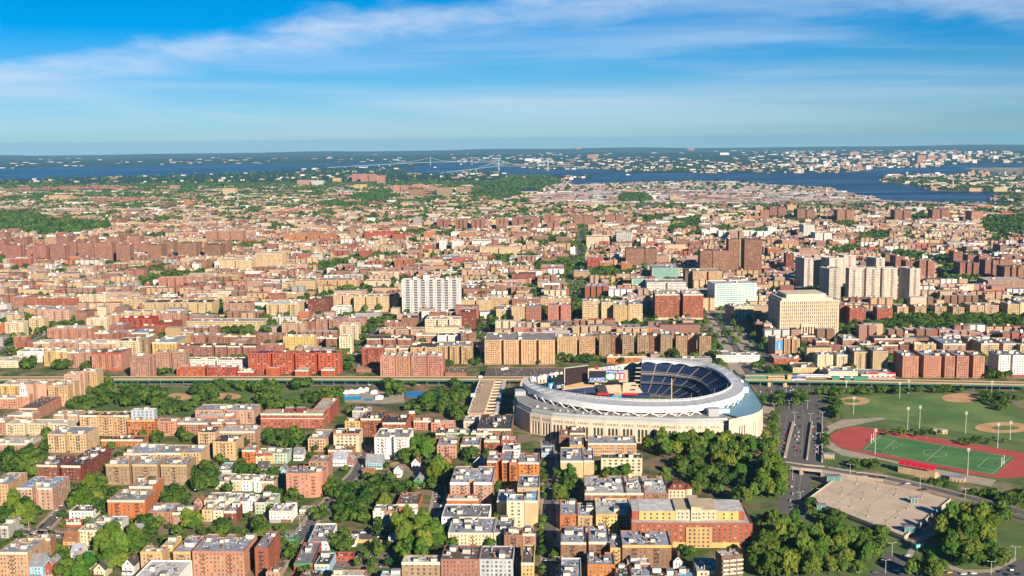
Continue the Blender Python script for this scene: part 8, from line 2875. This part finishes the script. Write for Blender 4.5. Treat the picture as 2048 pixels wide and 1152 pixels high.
def mansard(b):
	r, W, D, H = b['root'], b['W'], b['D'], b['H']
	k = MB()
	z1 = H + 4
	o = [(-.6, -.6), (W + .6, -.6), (W + .6, D + .6), (-.6, D + .6)]
	i_ = inset(o, min(D, W) * .3)
	for a in range(4):
		c = (a + 1) % 4
		k.poly([(*o[a], H + .02), (*o[c], H + .02), (*i_[c], z1), (*i_[a], z1)])
	k.poly([(*p, z1) for p in i_])
	k.build('mansard_roof', mat('red_tile', (.19, .045, .03), .8, noise=.2, nscale=.4), r)
	t = MB()
	t.tube((W, 1.5, 0), (W, 1.5, H + 1), 3.2, n=12)
	t.tube((W, 1.5, H + 1), (W, 1.5, H + 4.5), 3.6, .1, n=12, mi=1)
	t.build('turret', [wallmat('cream'), MATS['red_tile']], r)
	for x in (.3, .6):
		d = MB()
		d.box(W * x - .9, .8, H + .5, W * x + .9, 3.5, H + 3)
		d.poly([(W * x - .6, .77, H + .9), (W * x + .6, .77, H + .9), (W * x + .6, .77, H + 2.6), (W * x - .6, .77, H + 2.6)], 1)
		d.build('dormer', [wallmat('cream'), M_GLASS], r)
mansard(chat)
def zigzag(b):
	r, W, H, n = b['root'], b['W'], b['H'], b['n']
	fh = (H - .9) / n
	for f in range(n):
		for i in range(3):
			k = MB()
			x0 = W * (i + .06) / 3
			x1 = W * (i + .94) / 3
			k.box(x0, -2.0, f * fh + .2, x1, -.03, f * fh + .45, bottom=True)
			k.box(x0, -2.0, f * fh + .45, x1, -1.8, f * fh + 1.5)
			k.box(x0, -1.8, f * fh + .45, x0 + .2, -.03, f * fh + 1.5)
			k.build('balcony', M_TRIM, r)
zigzag(balc)
def school_band(b):
	r, W, D, H = b['root'], b['W'], b['D'], b['H']
	k = MB()
	z = H * .62
	k.box(-.12, -.15, z, W + .15, -.01, z + .9, bottom=True)
	k.box(W + .01, 0, z, W + .15, D, z + .9, bottom=True)
	k.build('string_course', M_TRIM, r)
	for x in (.36, .55):
		c = MB()
		c.box(W * x, D * .35, H - .9, W * x + W * .13, D * .7, H + 4.2, 0, top_mi=1)
		c.build('roof_house', [wallmat('dark red'), roofmat('white')], r)
school_band(school)
def cupola(b):
	r, W, D, H = b['root'], b['W'], b['D'], b['H']
	k = MB()
	c = (W * .45, D * .5)
	k.box(c[0] - 3.2, c[1] - 3.2, H - .9, c[0] + 3.2, c[1] + 3.2, H + 2.5)
	k.box(c[0] - 2.5, c[1] - 2.5, H + 2.5, c[0] + 2.5, c[1] + 2.5, H + 9)
	k.tube((*c, H + 9), (*c, H + 14), 2.9, .2, n=8)
	k.build('cupola', M_WHITE, r)
	g = MB()
	for x in (-1.1, 1.1):
		g.box(c[0] + x - .6, c[1] - 2.53, H + 3.2, c[0] + x + .6, c[1] - 2.51, H + 8)
	g.build('louvre', M_MID, r)
cupola(cup)
def named(label):
	return next(b for b in BLD if b.get('label') == label)
def solar(b):
	W, D, H = b['W'], b['D'], b['H']
	for i, x in enumerate((.10, .16, .22, .66, .72, .78, .90)):
		k = MB()
		k.poly([(0, 0, .4), (W * .045, 0, .4), (W * .045, 6, 1.6), (0, 6, 1.6)])
		k.poly([(0, 6, 0), (W * .045, 6, 0), (W * .045, 6, 1.6), (0, 6, 1.6)])
		k.build('solar_panel', mat('solar_blue', (.012, .035, .16), .25), b['root'], (W * x, D * .35, H - .9))
solar(named('long bright red brick block with solar panels along the railway'))
b = named('tan block with a blue poster on its blank wall')
k = MB()
k.box(b['W'] * .06, -.15, b['H'] * .30, b['W'] * .94, -.01, b['H'] * .86, 0, bottom=True)
k.box(b['W'] * .45, -.2, b['H'] * .36, b['W'] * .58, -.16, b['H'] * .62, 1, bottom=True)
k.box(b['W'] * .48, -.2, b['H'] * .62, b['W'] * .55, -.16, b['H'] * .78, 1, bottom=True)
k.build('poster_print', [mat('poster_blue', (.06, .24, .55), .5), M_YELLOW], b['root'])
b = named('low shed with red advertising hoarding beside the railway')
k = MB()
k.box(b['W'] * .18, -.4, b['H'] - 3.5, b['W'], -.05, b['H'] + 2.5, 0, bottom=True)
for i in range(5):
	k.box(b['W'] * (.22 + i * .15), -.46, b['H'] - 3, b['W'] * (.30 + i * .15), -.41, b['H'] - 1, 1, bottom=True)
k.box(b['W'] * .5, -.46, b['H'] + .4, b['W'] * .72, -.41, b['H'] + 1.7, 1, bottom=True)
k.build('hoarding_print', [M_RED, M_SIGNW], b['root'])

# ------------------------------------------------------------------ lamps, floodlights, goals, fence
def pylon(h):
	k = MB()
	k.tube((0, 0, 0), (0, 0, h), .26, .16, n=8)
	for z in (h - .6, h - 1.8, h - 3):
		for xx in (-1.3, -.35, .6):
			k.box(xx, -.3, z, xx + .7, -.05, z + .55, bottom=True)
		k.bar((-1.4, 0, z), (1.4, 0, z), .12)
	return k.mesh('floodlight', mat('pole_grey', (.62, .62, .58), .5))
PY = {}
for i, (x, y, h) in enumerate([(1750, 909, 26), (1935, 951, 26), (1815, 862, 26), (1839, 857, 25), (1931, 868, 24), (1995, 897, 26), (2020, 880, 20), (1707, 828, 20), (1799, 797, 20), (1817, 788, 18), (1983, 791, 18), (1692, 787, 16)]):
	PY.setdefault(h, pylon(h))
	p = P(x, y, 0)
	tag(link('floodlight_mast', PY[h], None, p), 'tall pale floodlight mast at the sports ground', 'floodlight', 'floodlight masts round the sports ground')
lampm = MB()
lampm.tube((0, 0, 0), (0, 0, 10), .16, .1, n=6)
lampm.bar((0, 0, 9.9), (2.6, 0, 10.3), .12)
lampm.bar((0, 0, 9.9), (-2.6, 0, 10.3), .12)
lampm.box(2.2, -.2, 10.2, 3.2, .2, 10.45, bottom=True)
lampm.box(-3.2, -.2, 10.2, -2.2, .2, 10.45, bottom=True)
lamp_me = lampm.mesh('street_lamp', MATS['pole_grey'])
for (x, y) in [(1589, 843), (1621, 845), (1645, 842), (1636, 910), (1640, 885), (1548, 825), (1578, 818), (1615, 818), (1600, 1007), (1572, 790), (1784, 1112), (1771, 1147), (1982, 1150), (1640, 1000), (1118, 1140), (1106, 1000), (1585, 960), (600, 1055), (640, 985), (58, 1062), (545, 1090), (2030, 1120), (1700, 950), (1840, 975), (1930, 1000), (1465, 670), (1500, 700), (1440, 640)]:
	z = 6.0 if (x, y) in [(1700, 950), (1840, 975), (1930, 1000)] else 0
	p = P(x, y, z)
	tag(link('street_lamp', lamp_me, None, p, rnd.uniform(-.3, .3)), 'double armed street lamp %s' % ('on the highway' if 1540 < x < 1650 and y < 1020 else ('on the viaduct' if z else ('behind the stadium' if y < 720 else ('at the lower right junction' if x > 1650 else 'in the near streets')))), 'street lamp', 'street lamps')
for i, (u0, nm) in enumerate([(.015, 'left'), (.985, 'right')]):
	g = MB()
	a, b_ = pq(u0, .44), pq(u0, .56)
	for q in (a, b_):
		g.bar(q, q + Vector((0, 0, 9)), .3)
	g.bar(a + Vector((0, 0, 3)), b_ + Vector((0, 0, 3)), .3)
	tag(g.build('goal_post', M_SIGNW), 'white goal posts at the %s end of the football pitch' % nm, 'goal')
fp_ = [P(*T('F', x, y), 0) for x, y in [(765, 900), (1005, 905)]]
fr = empty('wooden_fence', fp_[0])
tag(fr, 'orange wooden board fence below the garden car park', 'fence')
d = fp_[1] - fp_[0]
bd = MB()
bd.box(0, 0, 0, d.length / 30 - .05, .08, 3.0)
bme = bd.mesh('board', wallmat('yellow'))
for i in range(30):
	q = d * (i / 30)
	link('board', bme, fr, q, math.atan2(d.y, d.x))
sheet('car_park', TT('F', [(590, 965), (1060, 965), (1070, 1092), (570, 1092)]), .05, land_mat('lot_ground', (.16, .13, .10), (.26, .20, .14), .1), 'rough car park below the garden')
sheet('car_park', TT('F', [(680, 812), (1005, 800), (1005, 872), (765, 880)]), .05, M_ASPH, 'small car park behind the wooden fence')
sheet('vacant_lot', TT('E', [(20, 800), (60, 720), (250, 680), (400, 680), (250, 800)]), .05, land_mat('lot_grass', (.10, .11, .03), (.20, .17, .06), .08), 'grassy vacant lot below the tan block')
sheet('garden_ground', TT('F', [(560, 740), (640, 560), (790, 470), (1050, 470), (1060, 600), (880, 640), (860, 790), (700, 800)]), .04, land_mat('garden_soil', (.05, .10, .02), (.22, .14, .06), .12), 'planted community garden ground')
sheet('yard_ground', TT('F', [(930, 300), (1180, 270), (1200, 340), (950, 345)]), .06, land_mat('yard_earth', (.30, .17, .07), (.42, .27, .12), .1), 'bare earth yard behind the houses')
gs = P(*T('H', 1160, 975), 0)
k = MB()
k.bar((-3, 0, 0), (-3, 0, 6), .2)
k.bar((3, 0, 0), (3, 0, 6), .2)
k.box(-4.5, -.15, 4.2, 4.5, .15, 7.2, 1, bottom=True)
k.box(-3.6, -.19, 5.8, 2.6, -.16, 6.3, 2, bottom=True)
k.box(-3.6, -.19, 4.9, 1.4, -.16, 5.4, 2, bottom=True)
tag(k.build('road_sign', [M_STEEL, mat('road_sign_green', (.0, .28, .18), .5), M_SIGNW], None, gs, R(25)), 'green highway sign at the lower right junction', 'sign')

# ------------------------------------------------------------------ cars
CAR_COL = {'white': (.72, .72, .70), 'silver': (.42, .43, .45), 'black': (.012, .012, .014), 'dark blue': (.02, .04, .12), 'red': (.40, .02, .02), 'grey': (.13, .135, .14), 'yellow': (.75, .42, .02), 'tan': (.36, .29, .20)}
def car_meshes():
	body = MB()
	sec = [(-2.25, .45, .82), (-2.15, .35, 1.0), (-1.2, .3, 1.02), (1.0, .3, .98), (2.1, .32, .85), (2.3, .45, .7)]
	for (x0, a0, b0), (x1, a1, b1) in zip(sec, sec[1:]):
		w0 = w1 = .9
		body.poly([(x0, -w0, a0), (x1, -w1, a1), (x1, -w1, b1), (x0, -w0, b0)])
		body.poly([(x1, w1, a1), (x0, w0, a0), (x0, w0, b0), (x1, w1, b1)])
		body.poly([(x0, -w0, b0), (x1, -w1, b1), (x1, w1, b1), (x0, w0, b0)])
	body.poly([(-2.25, .9, .45), (-2.25, -.9, .45), (-2.25, -.9, .82), (-2.25, .9, .82)])
	body.poly([(2.3, -.9, .45), (2.3, .9, .45), (2.3, .9, .7), (2.3, -.9, .7)])
	body.poly([(-1.15, -.68, 1.46), (.35, -.68, 1.46), (.35, .68, 1.46), (-1.15, .68, 1.46)])
	cab = MB()
	lo = [(-1.75, -.86, 1.0), (1.05, -.86, .98), (1.05, .86, .98), (-1.75, .86, 1.0)]
	hi = [(-1.15, -.68, 1.45), (.35, -.68, 1.45), (.35, .68, 1.45), (-1.15, .68, 1.45)]
	for i in range(4):
		j = (i + 1) % 4
		cab.poly([lo[i], lo[j], hi[j], hi[i]])
	wh = MB()
	wh.tube((0, -.11, 0), (0, .11, 0), .34, n=10)
	wh.poly([(.34 * math.cos(t), -.11, .34 * math.sin(t)) for t in [2 * math.pi * i / 10 for i in range(10)]])
	bodies = {c: body.mesh('car_body', mat('car_' + c.replace(' ', '_'), v, .3, spec=.5)) for c, v in CAR_COL.items()}
	whole = {}
	for c in CAR_COL:
		m = MB()
		m.v, m.f, m.m = list(body.v), list(body.f), [0] * len(body.f)
		b0 = len(m.v)
		m.v += cab.v
		m.f += [tuple(i + b0 for i in f) for f in cab.f]
		m.m += [1] * len(cab.f)
		whole[c] = m.mesh('car', [MATS['car_' + c.replace(' ', '_')], M_GLASS])
	return bodies, cab.mesh('car_glass', M_GLASS), wh.mesh('car_wheel', mat('tyre', (.02, .02, .02), .8)), whole
CB, CG, CW, CWH = car_meshes()
crng = random.Random(31)
CPICK = ['white'] * 5 + ['silver'] * 5 + ['black'] * 4 + ['grey'] * 4 + ['dark blue'] * 2 + ['red'] * 2 + ['tan'] + ['yellow']
NCAR = 0
def car(x, y, z, rz, place, c=None, big=1.0):
	global NCAR
	NCAR += 1
	c = c or crng.choice(CPICK)
	near_ = y < 1050
	if near_:
		o = empty('parked_car', (x, y, z), rz)
		link('body', CB[c], o)
		link('cabin_glass', CG, o)
		for sx in (-1.4, 1.4):
			for sy in (-.82, .82):
				link('wheel', CW, o, (sx, sy, .34))
	else:
		o = link('parked_car', CWH[c], None, (x, y, z), rz)
	if big != 1.0:
		o.scale = (big, big, big * 1.15)
	tag(o, '%s car %s' % (c, place), 'car', 'cars ' + place)
def along(pts, w, place, prob, both=True, step=6.3, off=None, z=.08, xmin=-40, xmax=2090):
	for a, b in zip(pts, pts[1:]):
		a, b = Vector(a), Vector(b)
		L = (b - a).length
		u = (b - a) / L
		n = Vector((-u.y, u.x))
		t = 4.0
		while t < L - 3:
			for s in ((1, -1) if both else (1,)):
				if crng.random() < prob:
					q = a + u * t + n * s * (off if off is not None else w / 2 - 1.15)
					px, py = PX(q.x, q.y, 0)
					if xmin < px < xmax and py < 1165:
						car(q.x, q.y, z, math.atan2(u.y, u.x), place)
			t += step
along(r_shade, 10, 'parked along the shaded street', .42)
along(r_low, 9, 'parked along the garden street', .30)
along(r_left, 9, 'parked along the lower left street', .5)
along(r_cross, 9, 'parked on the lower left cross street', .22)
along(r_right, 8, 'parked in the street below the tan block', .3)
along(r_river, 12, 'parked under the elevated railway', .16, step=9)
along(r_av, 18, 'on the busy avenue at left', .30, step=10)
along(r_cc2, 13, 'on the sloping avenue behind the stadium', .40, step=8)
along(r_cc, 11, 'on the sloping avenue behind the stadium', .10, step=9)
along(r_long, 20, 'on the long straight avenue', .10, step=16)
def at_px(lst, z, rz, place, t=None, jitter=.05):
	for q in lst:
		x, y = (T(t, *q[:2]) if t else q[:2])
		p = P(x, y, z)
		car(p.x, p.y, z + .08, rz + crng.uniform(-jitter, jitter), place, q[2] if len(q) > 2 else None)
at_px([(1599, 835, 'dark blue'), (1600, 853, 'black'), (1597, 874, 'white'), (1625.5, 874, 'white'), (1626, 854, 'white'), (1639, 827, 'grey'), (1638, 838, 'black'), (1635, 812, 'dark blue'), (1584, 817, 'black'), (1626, 862, 'red'), (1604, 905, 'grey'), (1610, 790, 'silver'), (1595, 782, 'white'), (1571, 801, 'white'), (1570, 806, 'red'), (1603, 806, 'silver'), (1607, 803, 'grey')], 0, R(80), 'driving on the highway')
at_px([(1594 + (i * 37) % 11 - 5, 850 + i * 7.5) for i in range(8)] + [(1630 + (i * 5) % 7, 850 + i * 9) for i in range(7)] + [(1566 + i * 1.2, 905 - i * 9) for i in range(6)] + [(1580 + (i * 3) % 8, 960 + i * 14) for i in range(6)] + [(1602 - i * 4, 800 - i * 5) for i in range(6)], 0, R(80), 'in the highway traffic')
at_px([(1536, 781), (1542, 784), (1545, 801, 'white'), (1548, 790), (1551, 795), (1554, 812, 'black'), (1534, 790), (1545, 808)], 0, R(70), 'beside the stadium gate')
at_px([(690, 368, 'silver'), (735, 395, 'silver'), (805, 402, 'black'), (875, 404, 'black'), (1035, 456, 'dark blue'), (1068, 450, 'white'), (1195, 496, 'black'), (1490, 546, 'black'), (1820, 655, 'black'), (1905, 680, 'grey')], 6.0, R(-12), 'on the viaduct', 'H')
at_px([(750, 1003, 'black'), (782, 1003, 'silver'), (820, 998, 'black'), (883, 1003, 'silver'), (916, 998, 'black'), (993, 1003, 'black')], 0, R(82), 'parked in the rough car park', 'F')
at_px([(675, 1076, 'tan'), (770, 1070, 'white'), (957, 1080, 'silver')], 0, R(75), 'standing in the rough car park', 'F')
at_px([(890, 822, 'red'), (965, 826, 'white'), (945, 858, 'white'), (815, 826, 'white'), (695, 818, 'grey'), (755, 822, 'black'), (880, 815, 'red')], 0, R(10), 'in the car park behind the wooden fence', 'F')
at_px([(545, 1108, 'white'), (690, 1124, 'white'), (820, 1128, 'grey'), (878, 1060, 'dark blue'), (938, 1054, 'dark blue'), (1350, 1108, 'silver'), (1382, 1130, 'yellow'), (1490, 1142, 'white'), (1568, 1138, 'white'), (1775, 1124, 'dark blue'), (1862, 1115, 'dark blue'), (1872, 1085, 'black'), (1920, 1142, 'dark blue'), (1830, 1146, 'black'), (1905, 735, 'silver'), (1062, 1000, 'white'), (980, 1120, 'silver')], 0, R(10), 'at the lower right junction', 'H', .5)
at_px([(1812, 784, 'black'), (1803, 806, 'silver'), (1801, 812, 'red'), (1780, 840, 'dark blue'), (1774, 858, 'black'), (1752, 944, 'black')], 8.0, R(12), 'on the beam garage deck', 'B')
for r_ in range(5):
	for c_ in range(9):
		if crng.random() < .6:
			p = P(1390 + c_ * 5 + r_ * 1.5, 641 + r_ * 3.4, 0)
			if not occupied(p.x, p.y):
				car(p.x, p.y, .15, R(80), 'in the lot behind the tan row', crng.choice(['white', 'white', 'silver', 'grey']))
# ------------------------------------------------------------------ people on the pitch
def person_mesh():
	me = bpy.data.meshes.new('person')
	vs = [(0, 0, .95), (0, 0, 1.2), (0, 0, 1.45), (0, 0, 1.58), (0, 0, 1.70), (.11, 0, .9), (.14, .1, .5), (.15, -.02, .06), (.15, .14, .03), (-.11, 0, .9), (-.14, -.12, .5), (-.16, -.25, .08), (-.16, -.1, .04),
		  (.2, 0, 1.42), (.32, .1, 1.15), (.28, .3, 1.0), (-.2, 0, 1.42), (-.34, -.08, 1.15), (-.30, .12, .95)]
	es = [(0, 1), (1, 2), (2, 3), (3, 4), (0, 5), (5, 6), (6, 7), (7, 8), (0, 9), (9, 10), (10, 11), (11, 12), (2, 13), (13, 14), (14, 15), (2, 16), (16, 17), (17, 18)]
	rad = [.16, .15, .15, .06, .11, .09, .07, .045, .04, .09, .07, .045, .04, .07, .05, .035, .07, .05, .035]
	me.from_pydata(vs, es, [])
	o = bpy.data.objects.new('person_tmp', me)
	COL.objects.link(o)
	o.modifiers.new('skin', 'SKIN')
	for i, r in enumerate(rad):
		me.skin_vertices[0].data[i].radius = (r, r)
	me.skin_vertices[0].data[0].use_root = True
	o.modifiers.new('sub', 'SUBSURF').levels = 1
	o.modifiers['sub'].render_levels = 1
	dg = bpy.context.evaluated_depsgraph_get()
	out = bpy.data.meshes.new_from_object(o.evaluated_get(dg))
	COL.objects.unlink(o)
	bpy.data.objects.remove(o)
	return out
PM = person_mesh()
SKIN = mat('skin', (.40, .22, .14), .6)
variants = {}
for nm, c in (('white', (.75, .75, .73)), ('red', (.5, .03, .02)), ('yellow', (.7, .6, .05)), ('dark', (.03, .03, .05))):
	m = PM.copy()
	m.materials.clear()
	for q in (mat('shirt_' + nm, c, .8), mat('shorts_dark', (.03, .03, .04), .8), SKIN):
		m.materials.append(q)
	for f in m.polygons:
		z = f.center.z
		f.material_index = 0 if .98 < z < 1.5 else (1 if .55 < z <= .98 else 2)
	variants[nm] = m
for i, (x, y, c) in enumerate([(950, 160, 'white'), (978, 145, 'white'), (965, 175, 'white'), (1012, 122, 'red'), (1015, 160, 'yellow'), (955, 188, 'white'), (980, 178, 'white'), (880, 212, 'yellow'), (905, 218, 'yellow'), (930, 222, 'dark'), (1505, 268, 'white'), (1060, 100, 'white'), (1120, 108, 'white'), (1210, 102, 'white'), (1218, 238, 'white'), (1888, 350, 'red'), (1765, 350, 'red'), (1270, 106, 'dark'), (640, 205, 'dark'), (1370, 178, 'dark')]):
	p = P(*T('H', x, y), .25)
	tag(link('person', variants[c], None, p, crng.uniform(0, 6)), 'person in a %s shirt %s' % (c, 'running on the football pitch' if in_poly(p.x, p.y, [tuple(q[:2]) for q in (PQA, PQB, PQC, PQD)]) else 'beside the running track'), 'person', 'people at the sports ground')

# ------------------------------------------------------------------ haze over the whole place
def haze():
	k = MB()
	s = 36000
	k.box(-s, -s, -1.5, s, s, 345, bottom=True)
	m = bpy.data.materials.new('haze_air')
	m.use_nodes = True
	nt = m.node_tree
	nt.nodes.clear()
	out = nt.nodes.new('ShaderNodeOutputMaterial')
	v = nt.nodes.new('ShaderNodeVolumePrincipled')
	v.inputs['Color'].default_value = (0.27, 0.64, 0.92, 1)
	v.inputs['Density'].default_value = HAZE_DENSITY
	v.inputs['Anisotropy'].default_value = 0.0
	nt.links.new(v.outputs[0], out.inputs['Volume'])
	o = k.build('haze', m)
	tag(o, 'thin blue haze over the far city and water', None, None, 'stuff')
haze()

# ------------------------------------------------------------------ labels
ORD = ['leftmost', 'second', 'third', 'fourth', 'fifth', 'sixth', 'seventh', 'eighth', 'ninth', 'tenth', 'eleventh', 'twelfth', 'thirteenth', 'fourteenth', 'fifteenth', 'sixteenth', 'seventeenth', 'eighteenth', 'nineteenth']
TENS = {2: 'twenty', 3: 'thirty', 4: 'forty', 5: 'fifty', 6: 'sixty', 7: 'seventy'}
def ordinal(i):
	if i < len(ORD):
		return ORD[i]
	n = i + 1
	t, u = divmod(n, 10)
	if u == 0:
		return {2: 'twentieth', 3: 'thirtieth', 4: 'fortieth', 5: 'fiftieth', 6: 'sixtieth', 7: 'seventieth'}.get(t, 'last')
	return TENS.get(t, 'ninety') + '-' + (['first'] + ORD[1:])[u - 1]
RN = {'silver': 'silver grey', 'dark': 'black', 'white': 'white', 'tan': 'tan', 'grey': 'grey', 'brown': 'brown', 'red': 'red', 'blue': 'pale blue', 'pale': 'pale', 'shingle brown': 'brown'}
for b in BLD:
	r = b['root']
	lab = b.get('label')
	if not lab:
		hgt = {1: 'low', 2: 'low', 3: 'three storey'}.get(b['n'], 'mid-rise' if b['n'] < 9 else 'tall')
		wide = 'wide ' if b['W'] > 40 else ('narrow ' if b['W'] < 10 else '')
		lab = '%s %s%s %s with %s roof %s' % (hgt, wide, b['wall'], b['cat'].replace(' building', ' block'), RN[b['roof']], b.get('where') or 'in the city')
		lab = ' '.join(lab.split())
		if len(lab.split()) > 12:
			lab = lab.replace('mid-rise ', '').replace('tall ', '')
		if len(lab.split()) > 12:
			lab = lab.replace(' with %s roof' % RN[b['roof']], '')
	tag(r, lab, b['cat'], {'row_house': 'row houses', 'tenement': 'tenement blocks', 'apartment_building': 'apartment blocks', 'tower_block': 'tower blocks'}.get(b['name']))
bylab = {}
for o in COL.objects:
	if o.parent is None and o.get('label') and o.get('category'):
		bylab.setdefault(o['label'], []).append(o)
for lab, os_ in bylab.items():
	if len(os_) < 2:
		continue
	os_.sort(key=lambda o: PX(o.location.x, o.location.y, o.location.z)[0])
	for i, o in enumerate(os_):
		o['label'] = lab + (', leftmost one' if i == 0 else ', %s from left' % ordinal(i))
		if not o.get('group'):
			o['group'] = o['category'] + 's alike'
print('cars', NCAR, 'labels', len(bylab), {n: sum(1 for b in BLD if b['name'] == n) for n in set(b['name'] for b in BLD)})
